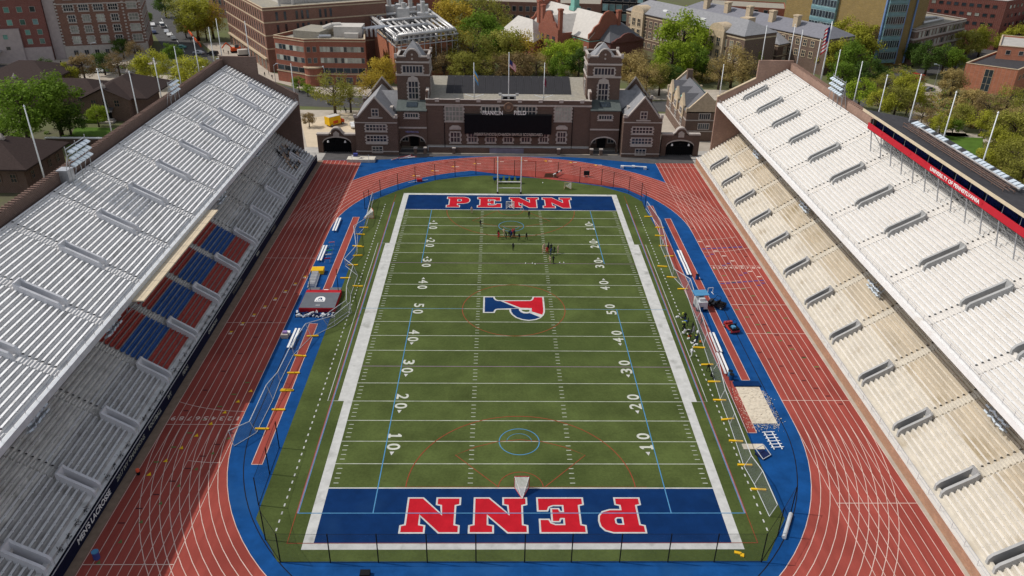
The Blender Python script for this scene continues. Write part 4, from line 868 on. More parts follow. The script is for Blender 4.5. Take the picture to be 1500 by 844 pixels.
# ------------------------------------------------------------ left city block: two big brick blocks
def L2(p, q, t): return (p[0]+(q[0]-p[0])*t, p[1]+(q[1]-p[1])*t)
c0, c1 = (-173.8, 198), (-145.2, 207.4); dv = Vector((c1[0]-c0[0], c1[1]-c0[1])).normalized(); nv = Vector((-dv.y, dv.x))
def off2(p, a, c): v_ = Vector(p)+dv*a+nv*c; return (v_.x, v_.y)
apt = bld('apartment_block', 'tall brick block with ornate white stone windows and pale stone base', 'building', [c0, c1, off2(c1, 0, 30), off2(c0, 0, 30)], 29, M['bmid'], M['roofdk'], .8, ((4.4, .35), (20.2, .4), (26, .5)), cop=M['stone'])
b = Off(apt.location); q = [off2(c0, -.12, -.15), off2(c1, .12, -.15), off2(c1, .12, 3), off2(c0, -.12, 3)]; b.prism(q, -.05, 4.4); b.build('stone_base', M['stone'], apt)
tw_ = L2(c0, c1, .80)
wins(apt, c0, tw_, 4, (7, 11, 15), 2.3, 2.4, .10, .05, cols=3, rows=2, style='quoin', gms=[M['glassP'], M['glass'], M['glassP']])
wins(apt, c0, tw_, 4, (19,), 3.2, 2.2, .08, .05, cols=4, rows=2, style='quoin', gms=[M['glassP'], M['glass']]); wins(apt, c0, tw_, 4, (23.5,), 2.4, 2.4, .10, .05, cols=3, rows=2, style='quoin')
wins(apt, tw_, c1, 1, (7, 11, 15, 19.5, 23.5), 3.2, 2.3, cols=3, rows=2, style='quoin', gms=[M['glassP']])
wins(apt, off2(c0, 0, -.15), off2(c1, 0, -.15), 7, (2.1,), 1.5, 1.8, cols=2, rows=1, style='plain')
wins(apt, c1, off2(c1, 0, 30), 6, (7, 11, 15, 19.5, 23.5), 1.9, 2.2, cols=2, rows=2, style='quoin')
for t in (0.005, .79, .995):                  # quoins
    b = Off(apt.location); p = L2(c0, c1, t)
    for i in range(18): b.obox(p, math.atan2(dv.y, dv.x), .9 if i % 2 else .6, .5, 4.8+i*1.2, 5.35+i*1.2)
    b.build('quoin', M['stone'], apt)
d0 = off2(c0, -62, -1.5); d1 = off2(c0, -4.2, -1.5)
apt2 = bld('apartment_block', 'plain red brick block with green glazed square windows and pink stone lower front', 'building', [d0, d1, off2(d1, 0, 30), off2(d0, 0, 30)], 32, M['bmaroon'] if False else brick('brick_wine', (.21, .072, .060)), M['roofdk'])
b = Off(apt2.location); b.prism([off2(d0, 0, -1.2), off2(d1, -9.5, -1.2), off2(d1, -9.5, .5), off2(d0, 0, .5)], -.05, 12.4); b.prism([off2(d1, -9.5, -.6), off2(d1, 0, -.6), off2(d1, 0, .5), off2(d1, -9.5, .5)], -.05, 5.2); b.build('stone_front', M['stoneP'], apt2)
wins(apt2, d0, d1, 13, (14.6, 19.2, 23.8, 28), 1.7, 1.9, 0, .02, cols=1, rows=1, style='plain', gms=[M['glassG'], M['glassG'], M['glassT'], M['glass']])
wins(apt2, off2(d0, 0, -1.2), off2(d1, -9.5, -1.2), 10, (9.6,), 1.5, 1.7, cols=1, rows=1, gms=[M['glassG'], M['glass']]); wins(apt2, off2(d0, 0, -1.2), off2(d1, -9.5, -1.2), 10, (5.4,), 1.4, 1.2, cols=1, rows=1)
wins(apt2, off2(d1, -9.5, 0), d1, 2, (7.4, 10.8), 1.6, 1.8, cols=1, rows=1, gms=[M['glassG'], M['glass']])
b = Off(apt2.location); p = off2(d1, -25, -3.4); b.obox(p, math.atan2(dv.y, dv.x), 16, 4, 4.6, 4.75); 
for i in range(9): b.obox(off2(p, -8+2*i, 0), math.atan2(dv.y, dv.x), .12, 4, 4.75, 4.85)
b.build('glass_canopy', M['steel'], apt2)
b = Off(apt.location); p = off2(c0, -2.1, 4); b.obox(p, math.atan2(dv.y, dv.x), 3.8, 8, 0, 30); b.build('link_wall', M['stoneP'], apt)
# ------------------------------------------------------------ brick teaching block behind the left stand end
a0, a1 = (-88.9, 178.8), (-118, 229.5); e1 = Vector((a1[0]-a0[0], a1[1]-a0[1])).normalized(); e2 = Vector((e1.y, -e1.x))
def T(a, c): v_ = Vector(a0)+e1*a+e2*c; return (v_.x, v_.y)
blk = bld('teaching_block', 'large brown brick block with slit windows and stone floor bands', 'building', [T(0, 0), T(62, 0), T(62, 48), T(0, 48)], 23, M['bmid'], M['gravel'], .9, ((8.2, .45), (13.0, .45), (17.6, .45), (22, .4)), M['stoneT'], cop=M['stoneT'])
for z in (10.8, 15.4, 19.9): wins(blk, T(62, 0), T(0, 0), 17, (z,), .95, 3.2, .02, .03, cols=1, rows=1, style='thin', fm=M['bmid'])
wins(blk, T(62, 0), T(0, 0), 11, (2.2,), 2.0, 3.6, .02, .03, cols=1, rows=1, style='plain', fm=M['stoneT'])
wins(blk, T(62, 0), T(0, 0), 17, (6.4,), .95, 2.4, .02, .03, cols=1, rows=1, style='thin', fm=M['bmid'])
b = Off(blk.location); b.prism([T(61, -.9), T(1, -.9), T(1, -.02), T(61, -.02)], 4.4, 5.0); b.build('canopy', M['stoneT'], blk)
b = Off(blk.location); b.prism([T(12, 10), T(50, 10), T(50, 38), T(12, 38)], 22.2, 27); b.build('rooftop_room', M['palegrey'], blk)
for i in range(5): b = Off(blk.location); p = T(6+i*3, 8+i*6); b.path([(p[0], p[1], 22.2), (p[0], p[1], 25.5), (p[0]+2.5, p[1]-1, 25.5)], .5, 8); b.build('roof_pipe', M['duct'], blk)
for t, nn in ((6, 2), (14, 3), (23, 3)): wins(blk, T(0, t-3), T(0, t+4), nn, (10.8, 15.4, 19.9), .9, 3, cols=1, rows=1, style='thin', fm=M['bmid'])
# lower block with ribbon windows
wf = [at(409, 117), at(448, 125), at(470, 127), at(537, 126), at(541, 118)]
wf = [(-82.7, 166.5), (-70.5, 159.5), (-66.0, 160.5), (-49.5, 160.5), (-53, 184), (-72, 187)]
lab = bld('lecture_block', 'red brick block with curved corner and long ribbon windows', 'building', wf, 15.8, M['bred'], M['gravel'], 1.1, ((3.6, .35), (15.0, .3)), M['stoneT'], cop=M['stoneT'])
for a, c, n in ((0, 1, 8), (2, 3, 13)):
    for z, g in ((12.4, M['glassP']), (8.6, M['glassP']), (5.1, M['glass'])): wins(lab, wf[a], wf[c], n if z > 6 else n//2, (z,), (Vector(wf[c])-Vector(wf[a])).length*.9/(n if z > 6 else n//2)-.12, 1.7, .03, .03, gms=[g, g, M['glass']], cols=1, rows=2, style='thin', fm=M['stone'])
wins(lab, wf[1], wf[2], 2, (12.4, 8.6, 5.1), 1.2, 1.7, cols=1, rows=2, style='thin'); wins(lab, wf[2], wf[3], 4, (1.6,), 2.2, 2, cols=1, rows=1, style='plain')
b = Off(lab.location); b.tube((-68.3, 161.3, -.1), (-68.3, 161.3, 6.2), 3.4, n=24); b.build('curved_corner', M['bred'], lab)
b = Off(lab.location); b.tube((-68.3, 161.3, 6.2), (-68.3, 161.3, 6.6), 3.7, n=24); b.tube((-68.3, 161.3, 3.6), (-68.3, 161.3, 3.95), 3.5, n=24); b.build('corner_band', M['stoneT'], lab)
b = Off(lab.location); b.box(-62, -52, 170, 178, 14.8, 18.4); b.box(-58, -53, 168, 171, 14.8, 16.5); b.build('air_handler', M['palegrey'], lab)
b = Off(lab.location); b.prism([(-76, 168), (-66, 165), (-63, 176), (-72, 180)], 14.7, 17.4); b.build('rooftop_room', M['gravel'], lab)
b = Off(lab.location); b.path([(-66, 172, 17.2), (-63, 173, 18.2), (-60, 174, 18.2)], 1.1, 10); b.build('duct', M['palegrey'], lab)
b = Off(lab.location)
for i in range(4): b.path([(-52+i*1.6, 172, 14.8), (-52+i*1.6, 172, 17.5), (-46+i, 178, 17.5)], .45, 8)
b.build('roof_pipe', M['steel'], lab); b = Off(lab.location); b.path([(-66, 164, 14.8), (-66, 164, 16.2), (-62, 164.5, 16.2)], .5, 8); b.build('roof_pipe', M['steel'], lab)
# building with pipes on the roof
pl = [(-40, 163), (-20, 177), (-34, 222), (-55, 209)]
pip = bld('laboratory_block', 'laboratory block crowned by a steel frame of silver pipes', 'building', pl, 13.5, M['borange'], M['roofdk'], .6, cop=M['stoneT'])
wins(pip, pl[0], pl[1], 5, (4, 8), 2, 2, cols=2, rows=1, style='plain')
Q_ = [Vector((-38.5, 158.5)), Vector((-17.5, 173)), Vector((-33, 224)), Vector((-57, 210))]
def QP(a, c, z): p = Q_[0].lerp(Q_[1], a).lerp(Q_[3].lerp(Q_[2], a), c); return (p.x, p.y, z)
b = Off(pip.location)
for i in range(12): p = QP(i/11, .02, 0); b.tube((p[0], p[1], 7), (p[0], p[1], 16), .13)
for i in range(1, 8): p = QP(1, i/8, 0); b.tube((p[0], p[1], 7), (p[0], p[1], 16), .13); p = QP(0, i/8, 0); b.tube((p[0], p[1], 13), (p[0], p[1], 16), .13)
for z in (13.8, 16): b.path([QP(0, 0, z), QP(1, 0, z), QP(1, 1, z), QP(0, 1, z), QP(0, 0, z)], .17)
for i in range(1, 8): b.path([QP(0, i/8, 15.9), QP(1, i/8, 15.9)], .11)
b.build('pipe_frame', M['steel'], pip)
r_ = random.Random(5)
for i in range(11):
    b = Off(pip.location); a = .06+.088*i; c1_ = .10+r_.random()*.06; c2_ = .45+r_.random()*.45; z = 16.6+r_.random()*.5
    b.path([QP(a, c1_-.05, 13.5), QP(a, c1_-.05, z-.2), QP(a, c1_-.02, z), QP(a, c2_, z), QP(a, c2_+.02, 13.5)], .42, 8); b.build('pipe', M['duct'], pip, True)
for i, (c_, a0_, a1_, z) in enumerate(((.03, .03, .98, 17.3), (.09, .1, .9, 16.9), (.30, .04, .7, 17.4), (.55, .04, .95, 17.6), (.80, .1, .9, 17.5))):
    b = Off(pip.location); b.path([QP(a0_, c_, 15), QP(a0_, c_, z-.5), QP(a0_+.03, c_, z), QP(a1_-.03, c_, z), QP(a1_, c_+.01, z-.6), QP(a1_, c_+.02, 14.5)], .6, 8); b.build('header_pipe', M['duct'], pip, True)
for i, a in enumerate((.02, .98)):
    b = Off(pip.location); b.path([QP(a, .05, 15.2), QP(a, .08, 17), QP(a, .92, 17.2), QP(a, .95, 15)], .6, 8); b.build('side_pipe', M['duct'], pip, True)
for i in range(12): b = Off(pip.location); a = .1+.07*i; b.path([QP(a, .03, 17.3), QP(a, .06, 18.2), QP(a, .12, 17.0)], .33, 6); b.build('pipe_bend', M['duct'], pip, True)
for i, (a, c_) in enumerate(((.15, .84), (.35, .9), (.5, .8), (.68, .88), (.85, .82), (.45, .62), (.75, .6))): b = Off(pip.location); x, y, _z = QP(a, c_, 0); b.box(x-2.2, x+2.2, y-1.8, y+1.8, 13.5, 19+(i % 3)); b.tube((x, y, 19), (x, y, 23), .9, n=10); b.build('exhaust_unit', M['duct'], pip)
# far blocks closing the top edge
def slab(name, label, pts, h, wm, n, rows, z0, dz, ww, wh, fm=None, gms=None, edges=(0,), cat='building', roof=None, style='plain', **k):
    r_ = bld(name, label, cat, pts, h, wm, roof or M['gravel'], .6, **k)
    for e in edges: wins(r_, pts[e], pts[(e+1) % len(pts)], n, [z0+dz*i for i in range(rows)], ww, wh, cols=1, rows=1, fm=fm or M['stone'], gms=gms, style=style)
    return r_
slab('college_block', 'long low red brick block behind the pipe topped laboratory', [(-20, 268), (45, 262), (48, 282), (-18, 290)], 14, M['bmid'], 18, 3, 3, 4, 1.7, 2.2)
slab('college_block', 'wide brick slab beyond the teaching block', [(-100, 262), (-30, 256), (-28, 276), (-98, 282)], 17, M['bred'], 18, 3, 4, 4.5, 1.8, 2.4)
slab('college_block', 'dark glazed block behind the turquoise spire', [(30, 296), (75, 284), (80, 310), (35, 320)], 20, M['black'], 12, 4, 4, 4.5, 2.8, 3.2, gms=[M['glassT'], M['glass']])
slab('street_building', 'brick corner building at the far end of the avenue', [(-150, 300), (-118, 285), (-100, 320), (-130, 335)], 15, M['bmid'], 9, 3, 3, 4.4, 1.6, 2.2, edges=(0, 3))
slab('college_block', 'small red brick block behind the long slate roofs', [(98, 272), (132, 262), (138, 282), (104, 292)], 13, M['bred'], 7, 3, 3, 4, 1.8, 1.8)
# ------------------------------------------------------------ red gabled hall with pale roofs
vr0, vr1 = Vector((19.6, 240.4)), Vector((41, 204)); vd = (vr1-vr0).normalized(); vn = Vector((-vd.y, vd.x))
def V(a, c): p = vr0+vd*a+vn*c; return (p.x, p.y)
LN = (vr1-vr0).length
vic = bld('gabled_hall', 'red brick hall with pale slate roofs, shaped gables and tall chimneys', 'building', [V(0, -9), V(LN, -9), V(LN, 9), V(0, 9)], 10, M['bred'], M['palegrey'], .3, ((8.6, .3),), M['copper'])
gable_roof(vic, vr0, vr1, 9, 9.8, 18.2, M['palegrey'], over=.5)
def shaped_gable(p, dirv, w_, z0, z1, nm='shaped_gable', m=None):
    """stepped and rounded gable wall centred at p across dirv"""
    d = Vector(dirv).normalized(); b = Off(vic.location); n_ = Vector((-d.y, d.x)); H_ = z1-z0
    pr = [(-w_/2, 0), (-w_/2, H_*.2), (-w_*.42, H_*.28), (-w_*.36, H_*.45), (-w_*.25, H_*.55), (-w_*.18, H_*.8), (-w_*.1, H_*.95), (0, H_), (w_*.1, H_*.95), (w_*.18, H_*.8), (w_*.25, H_*.55), (w_*.36, H_*.45), (w_*.42, H_*.28), (w_/2, H_*.2), (w_/2, 0)]
    k = len(pr); vs = []
    for s_ in (-.35, .35): vs += [(p[0]+d.x*a+n_.x*s_, p[1]+d.y*a+n_.y*s_, z0+h) for a, h in pr]
    tri_ = tessellate_polygon([[Vector((a, h, 0)) for a, h in pr]])
    b.add(vs, [(i, (i+1) % k, k+(i+1) % k, k+i) for i in range(k)]+[tuple(t) for t in tri_]+[tuple(k+i for i in reversed(t)) for t in tri_]); return b.build(nm, m or M['bred'], vic)
shaped_gable(V(0, 0), vn, 19, 9.5, 20); shaped_gable(V(LN, 0), vn, 19, 9.5, 20)
# projecting front gable bay
fb0 = V(LN*.55, -9); fq = [V(LN*.38, -16), V(LN*.72, -16), V(LN*.72, -9), V(LN*.38, -9)]
b = Off(vic.location); b.prism(fq, -.1, 10.5); b.build('front_bay', M['bred'], vic)
shaped_gable(V(LN*.55, -15.7), vd, LN*.34, 10.3, 18.5); gable_roof(vic, V(LN*.55, -15.5), V(LN*.55, 0), LN*.16, 10.3, 16.5, M['palegrey'], 'bay_roof', .2)
wins(vic, fq[0], fq[1], 3, (3.5, 7.6), 1.8, 2.6, cols=2, rows=2, style='plain', fm=M['bmid'])
wins(vic, V(0, -9), V(LN*.38, -9), 3, (4, 7.4), 1.6, 2, cols=2, rows=2, style='plain', fm=M['bmid'])
for a, c in ((0, -4.5), (0, 4.5), (LN*.40, -14.5), (LN*.70, -14.5), (LN*.15, -9.5), (LN, 5)): b = Off(vic.location); p = V(a, c); b.obox(p, math.atan2(vd.y, vd.x), 1.5, 1.5, 8, 19.2); b.obox(p, math.atan2(vd.y, vd.x), 1.9, 1.9, 19.2, 19.9); b.build('chimney', M['bred'], vic)
for a in (LN*.18, LN*.40): b = Off(vic.location); p = V(a, -5.2); b.obox(p, math.atan2(vd.y, vd.x), 1.8, 2.6, 12.4, 15.6); b.build('dormer', M['slate'], vic)
b = Off(vic.location); p = V(LN*.45, 0)
for z0, z1, s0 in ((17, 18.5, 3.6), (18.5, 24, 2.6)): b.obox(p, math.atan2(vd.y, vd.x), s0, s0, z0, z1)
b.add([(p[0]-1.6, p[1]-1.6, 24), (p[0]+1.6, p[1]-1.6, 24), (p[0]+1.6, p[1]+1.6, 24), (p[0]-1.6, p[1]+1.6, 24), (p[0], p[1], 33)], [(0, 1, 4), (1, 2, 4), (2, 3, 4), (3, 0, 4)]); b.build('spire', M['copper'], vic)
# right end: hipped range with a low shaped parapet
rq = [(41.5, 196.5), (56, 205), (48, 218), (33.5, 209)]
b = Off(vic.location); b.prism(rq, -.1, 9); b.build('east_range', M['bmaroon'], vic)
b = Off(vic.location); b.add([(41, 196, 9), (56.4, 205, 9), (48.3, 218.4, 9), (33, 209, 9), (42, 205, 15), (47, 208, 15)], [(0, 1, 5, 4), (1, 2, 5), (2, 3, 4, 5), (3, 0, 4)]); b.build('east_roof', M['slate'], vic)
shaped_gable((48.8, 200.5), (14.5, 8.5), 16, 8.6, 12.2, 'parapet', M['bmaroon'])
# left pavilion with pyramid roof
pq = [(-3.4, 222), (11.5, 206), (20, 229), (5, 243)]
b = Off(vic.location); b.prism(pq, -.1, 7); b.build('pavilion', M['bred'], vic)
b = Off(vic.location); b.add([(-4, 222, 7), (11.4, 205.4, 7), (20.6, 229, 7), (5, 243.6, 7), (5.6, 231, 13.4), (11.5, 221.5, 13.4)], [(0, 1, 5, 4), (1, 2, 5), (2, 3, 4, 5), (3, 0, 4)]); b.build('pavilion_roof', M['palegrey'], vic)
# ------------------------------------------------------------ long slate roofed range
g0, g1 = Vector((54, 241)), Vector((90, 181)); gd = (g1-g0).normalized(); gn = Vector((-gd.y, gd.x))
def Gq(a, c): p = g0+gd*a+gn*c; return (p.x, p.y)
GL = (g1-g0).length
eng = bld('college_range', 'long brown brick range with grey slate roof and arched stone entrance bays', 'building', [Gq(0, 0), Gq(GL, 0), Gq(GL, 17), Gq(0, 17)], 15, M['bbrown'], M['slateL'], .3, ((4.4, .3), (13.4, .5)), M['stoneT'])
gable_roof(eng, Gq(0, 8.5), Gq(GL, 8.5), 8.5, 15, 19.2, M['slateL'], over=.6, hip0=5, hip1=7)
for z, hh in ((6.6, 2.6), (10.9, 2.6)): wins(eng, Gq(0, 0), Gq(GL, 0), 20, (z,), 1.7, hh, .02, .02, cols=2, rows=2, style='stone', fm=M['stoneT'], gms=[M['glass'], M['glassP']])
wins(eng, Gq(0, 0), Gq(GL, 0), 20, (2.2,), 1.7, 2, .02, .02, cols=2, rows=1, style='stone', fm=M['stoneT'])
for t in (.12, .80):
    b = Off(eng.location); q = [Gq(GL*t-4, -1.2), Gq(GL*t+4, -1.2), Gq(GL*t+4, .02), Gq(GL*t-4, .02)]; b.prism(q, -.05, 15.2); b.build('entrance_bay', M['stoneT'], eng)
    b = Off(eng.location); pts = [Gq(GL*t+4*math.cos(k*math.pi/12), -1.0) for k in range(13)]; zz = [15.2+2.6*math.sin(k*math.pi/12) for k in range(13)]
    for i in range(12): (xa_, ya_), (xb_, yb_) = pts[i], pts[i+1]; b.add([(xa_, ya_, 15.1), (xb_, yb_, 15.1), (xb_, yb_, zz[i+1]), (xa_, ya_, zz[i]), (xa_+gn.x*5, ya_+gn.y*5, zz[i]), (xb_+gn.x*5, yb_+gn.y*5, zz[i+1])], [(0, 1, 2, 3), (3, 2, 5, 4)])
    b.build('arched_pediment', M['stoneT'], eng)
    wins(eng, q[0], q[1], 2, (6.6, 11), 1.8, 3, cols=2, rows=2, style='stone', fm=M['stoneT'])
for t in (.3, .62): b = Off(eng.location); p = Gq(GL*t, 4); b.obox(p, math.atan2(gd.y, gd.x), 2.4, 1.8, 16.6, 17.3); b.build('skylight', M['wpaint'], eng)
# second parallel range and cross wing
eng2 = bld('college_range', 'rear slate roofed range with square stone chimneys', 'building', [Gq(2, 30), Gq(GL+14, 30), Gq(GL+14, 46), Gq(2, 46)], 13.5, M['bbrown'], M['slateL'], .3, ((12.3, .4),), M['stoneT'])
gable_roof(eng2, Gq(2, 38), Gq(GL+14, 38), 8, 13.5, 17, mat('slate_blue', (.20, .20, .225), .7, .12, 1), over=.5, hip0=5, hip1=5)
for t in (.12, .3, .48, .66, .84): b = Off(eng2.location); p = Gq(GL*t+6, 34); b.obox(p, math.atan2(gd.y, gd.x), 2.2, 2.2, 13, 19); b.obox(p, math.atan2(gd.y, gd.x), 2.6, 2.6, 19, 19.5); b.build('chimney', M['stoneT'], eng2)
wins(eng2, Gq(2, 30), Gq(GL+14, 30), 20, (10.6, 6.5), 1.6, 2.2, cols=2, rows=2, style='stone', fm=M['stoneT'])
w0, w1 = (108, 195.5), (150, 228)
wv = (Vector(w1)-Vector(w0)).normalized(); wn_ = Vector((-wv.y, wv.x))
wg = [w0, w1, tuple(Vector(w1)+wn_*15), tuple(Vector(w0)+wn_*15)]
eng3 = bld('college_wing', 'dark brick wing with hipped slate roof behind the cream grandstand', 'building', wg, 9.4, M['bdark'], M['slateL'], .3, ((4.6, .3), (8.4, .4)), M['stoneT'])
gable_roof(eng3, Vector(w0)+wn_*7.5, Vector(w1)+wn_*7.5, 7.5, 9.4, 13, M['slateL'], over=.6, hip0=6, hip1=4)
wins(eng3, w0, w1, 13, (2.6, 6.6), 1.8, 2.4, cols=2, rows=2, style='stone', fm=M['stoneT'], gms=[M['glass'], M['glassP']])
wins(eng3, wg[3], w0, 4, (2.6, 6.6), 1.8, 2.4, cols=2, rows=2, style='stone', fm=M['stoneT'])
b = Off(eng3.location); p = Vector(w0)+wn_*16; b.obox(p, math.atan2(wv.y, wv.x), 5, 4, 0, 17.5); b.build('stair_tower', M['stoneT'], eng3)
# ------------------------------------------------------------ olive brick tower with teal glazed bays
tq = [(122, 248), (153, 208), (153, 208), (172, 213)]
k0, k1, k2 = Vector((126, 246)), Vector((150.8, 201.5)), Vector((163.8, 204.4))
kd = (k1-k0).normalized(); kn = Vector((-kd.y, kd.x))
tqf = [tuple(k0), tuple(k1), tuple(k2), tuple(k2+kn*20-kd*8), tuple(k0+kn*26)]
twr = bld('science_tower', 'modern olive brick tower with teal glass corner bays', 'building', tqf, 48, M['bolive'], M['roofdk'])
def glazed(p0, p1, z0, z1, n, fl, nm='glass_bay'):
    p0 = Vector(p0); p1 = Vector(p1); d = p1-p0; ang = math.atan2(d.y, d.x); nn = Vector((d.y, -d.x)).normalized()
    b = Off(twr.location); c = (p0+p1)/2+nn*.6; b.obox(c, ang, d.length, 1.3, z0, z1); g_ = b.build(nm, M['glassT'], twr)
    z = z0
    while z < z1-1:
        for i in range(n):
            p = p0+d*((i+.5)/n)+nn*1.26; fme, pme = window_mesh(d.length/n-.3, 2.6, 1, 1, M['steel'], 'thin'); o = link('window', fme, twr, Vector((p.x, p.y, z+fl*.62))-twr.location, ang); link('pane', pme, o)
        b = Off(twr.location); b.obox((p0+p1)/2+nn*.65, ang, d.length+.1, 1.45, z, z+.9); b.build('spandrel', mat('spandrel_teal', (.14, .25, .28), .3, .15, 1, spec=.6), twr); z += fl
def KP(t): return k0+(k1-k0)*t
glazed(k1, k1+(k2-k1)*.63, 1.5, 46, 8, 4.6)
glazed(KP(.30), KP(.55), 9, 46, 8, 4.6)
b = Off(twr.location); b.obox(k1+(k2-k1)*.64+Vector((.1, -.6)), math.atan2((k2-k1).y, (k2-k1).x), .5, 1.4, 1, 48); b.obox(k1-Vector((.15, .1)), math.atan2(kd.y, kd.x), .6, 1.4, 1, 48); b.obox(k2-Vector((.0, .1)), 0, .5, 1.2, 1, 48); b.build('blue_fin', mat('fin_blue', (.16, .24, .42), .4), twr)
# ------------------------------------------------------------ pale windowed block and dormitory on the right
q9 = [(166, 204), (201.6, 232), (192, 250), (156, 222)]
slab('office_block', 'brown block with white window bands and silver rooftop tanks', q9, 14.2, M['bbrown'], 13, 3, 3.2, 4.2, 1.7, 2.6, gms=[M['glassP'], M['glass']], edges=(0,), bands=((5.6, .9), (9.9, .7), (13.2, .6)), cop=M['stone'])
of_ = [o for o in C.objects if o.name.startswith('office_block')][0]
for i in range(3): b = Off(of_.location); x, y = 170+i*2.6, 217+i*1.5; b.tube((x, y, 13.5), (x, y, 19), 1.0, n=12); b.build('tank', M['duct'], of_)
b = Off(of_.location); b.path([(176, 219, 14.5), (190, 230, 14.5), (189, 234, 14.5), (180, 232, 14.5)], .5, 8); b.build('roof_pipe', M['duct'], of_)
q10 = [(190, 258), (222, 236), (222, 236), (262, 262), (240, 290)]; q10 = [(186, 262), (221, 238), (262, 268), (228, 292)]
slab('dormitory', 'dark red brick dormitory with rows of small staggered windows', q10, 21, brick('brick_dorm', (.20, .062, .048)), 12, 5, 3, 3.8, 1.7, 1.3, edges=(0, 1), roof=M['conc'], fm=M['bmaroon'], cop=M['conc'], gms=[M['glass'], M['glassP'], M['glass']])
slab('dormitory', 'far brick dormitory behind the right hand trees', [(236, 232), (280, 240), (276, 258), (240, 250)], 14, M['bred'], 12, 3, 3, 4, 1.5, 1.6)
q11 = [(166.5, 158), (181, 153), (200, 166), (187, 180), (172, 170)]
q11 = [(167, 165), (180, 154.5), (204, 176), (190, 186)]
cn = slab('brick_annex', 'flat roofed orange brick annex with tall dark windows', q11, 9.4, M['borange'], 1, 1, 4.5, 4, 2.6, 7, edges=(), roof=M['roofdk'], cop=M['stoneT'])
win(cn, (*L2(q11[0], q11[1], .48), 4.4), math.atan2(q11[1][1]-q11[0][1], q11[1][0]-q11[0][0]), 2.6, 7.6, 2, 3, M['stoneT'], None, 'plain')
wins(cn, q11[1], q11[2], 7, (6.2,), 2.0, 1.6, cols=2, rows=1, style='plain', fm=M['stoneT'])
cn2 = slab('brick_annex', 'upper orange brick storey with railed roof behind the annex', [(184, 176), (206, 166), (220, 186), (198, 198)], 13.6, M['borange'], 5, 1, 11.5, 4, 1.4, 1.4, edges=(0,), roof=M['conc'], cop=M['stoneT'])
# ------------------------------------------------------------ museum ranges on the left
def hip(root, x0, x1, y0, y1, ze, zr, ins, m, nm='roof'):
    b = Off(root.location); xm = (x0+x1)/2; ym = (y0+y1)/2
    r0, r1 = ((x0+ins, ym), (x1-ins, ym)) if (x1-x0) >= (y1-y0) else ((xm, y0+ins), (xm, y1-ins))
    v_ = [(x0, y0, ze), (x1, y0, ze), (x1, y1, ze), (x0, y1, ze), (*r0, zr), (*r1, zr)]
    f = [(0, 1, 5, 4), (1, 2, 5), (2, 3, 4, 5), (3, 0, 4)] if (x1-x0) >= (y1-y0) else [(0, 1, 4), (1, 2, 5, 4), (2, 3, 5), (3, 0, 4, 5)]
    b.add(v_+[(p[0], p[1], p[2]-.4) for p in v_[:4]], f+[(0, 1, 7, 6), (1, 2, 8, 7), (2, 3, 9, 8), (3, 0, 6, 9), (6, 7, 8, 9)]); return b.build(nm, m, root)
bm1 = brick('brick_museum', (.125, .075, .058))
mu = bld('museum_range', 'dark brick museum wing with brown hipped roofs and arched doorway', 'museum', [(-160, 121), (-128, 121), (-128, 116), (-113, 116), (-113, 134), (-160, 134)], 6.4, bm1, M['tile'], .2)
hip(mu, -161, -126, 120, 135, 6.4, 9.4, 6, M['tile']); hip(mu, -129, -108.5, 114.6, 137, 6.6, 11.2, 9, M['tile'])
b = Off(mu.location); b.vprism([(-127.4, 0), (-127.4, 6.6), (-120.6, 9.6), (-113.8, 6.6), (-113.8, 0)], 'y', 113.2, 116.2); b.build('gable_front', bm1, mu)
b = Off(mu.location)
for e in (-1, 1): b.add([(-120.6, 112.6, 10.0), (-120.6, 121, 10.0), (-120.6+e*7.6, 121, 6.5), (-120.6+e*7.6, 112.6, 6.5)], [(0, 1, 2, 3)])
b.build('gable_roof', M['tile'], mu)
for x, h_ in ((-124, 1.8), (-120.6, 2.3), (-117.2, 1.8)):
    win(mu, (x, 113.2, 5.4), 0, 1.3, h_, 2, 2, M['stoneT'] if False else M['bbrown'], None, 'stone')
b = Off(mu.location); b.add([(-122.8, 111.4, 3.2), (-118.4, 111.4, 3.2), (-118.4, 113.15, 4.2), (-122.8, 113.15, 4.2)], [(0, 1, 2, 3)]); b.build('door_hood', M['copper'] if False else M['roofdk'], mu); b = Off(mu.location); b.box(-121.8, -119.4, 113.1, 113.19, 0, 3); b.build('door', M['black'], mu)
b = Off(mu.location); b.box(-122.8, -118.4, 110.4, 113, 0, .5); b.box(-122.4, -118.8, 111.4, 113, .5, .9); b.build('step', M['stone'], mu)
for x in (-156, -150, -144, -138, -132): win(mu, (x, 121, 4.6), 0, 1.1, 1.6, 2, 2, M['bbrown'], None, 'stone')
for x, y, z in ((-120.6, 114, 10), (-118.6, 127.5, 11.2), (-154, 127.5, 9.4)): b = Off(mu.location); b.box(x-.5, x+.5, y-.5, y+.5, z-.4, z+.5); b.tube((x, y, z+.5), (x, y, z+1.3), .45, .1, n=6); b.build('finial', M['stone'], mu)
mu2 = bld('museum_pavilion', 'dark brick pavilion with brown pyramid roof beside the grandstand wall', 'museum', [(-130, 54), (-113.5, 54), (-113.5, 72), (-130, 72)], 6.2, bm1, M['tile'], .2)
hip(mu2, -131.4, -112, 52.6, 73.4, 6.2, 10.4, 8.5, M['tile']); b = Off(mu2.location); b.box(-122.2, -121.2, 62, 63, 10, 10.9); b.tube((-121.7, 62.5, 10.9), (-121.7, 62.5, 11.8), .5, .1, n=6); b.build('finial', M['stone'], mu2)
wins(mu2, (-130, 54), (-113.5, 54), 4, (3.6,), 1.2, 1.8, cols=2, rows=2, style='stone', fm=M['bbrown']); wins(mu2, (-113.5, 54), (-113.5, 72), 4, (3.6,), 1.2, 1.8, cols=2, rows=2, style='stone', fm=M['bbrown'])
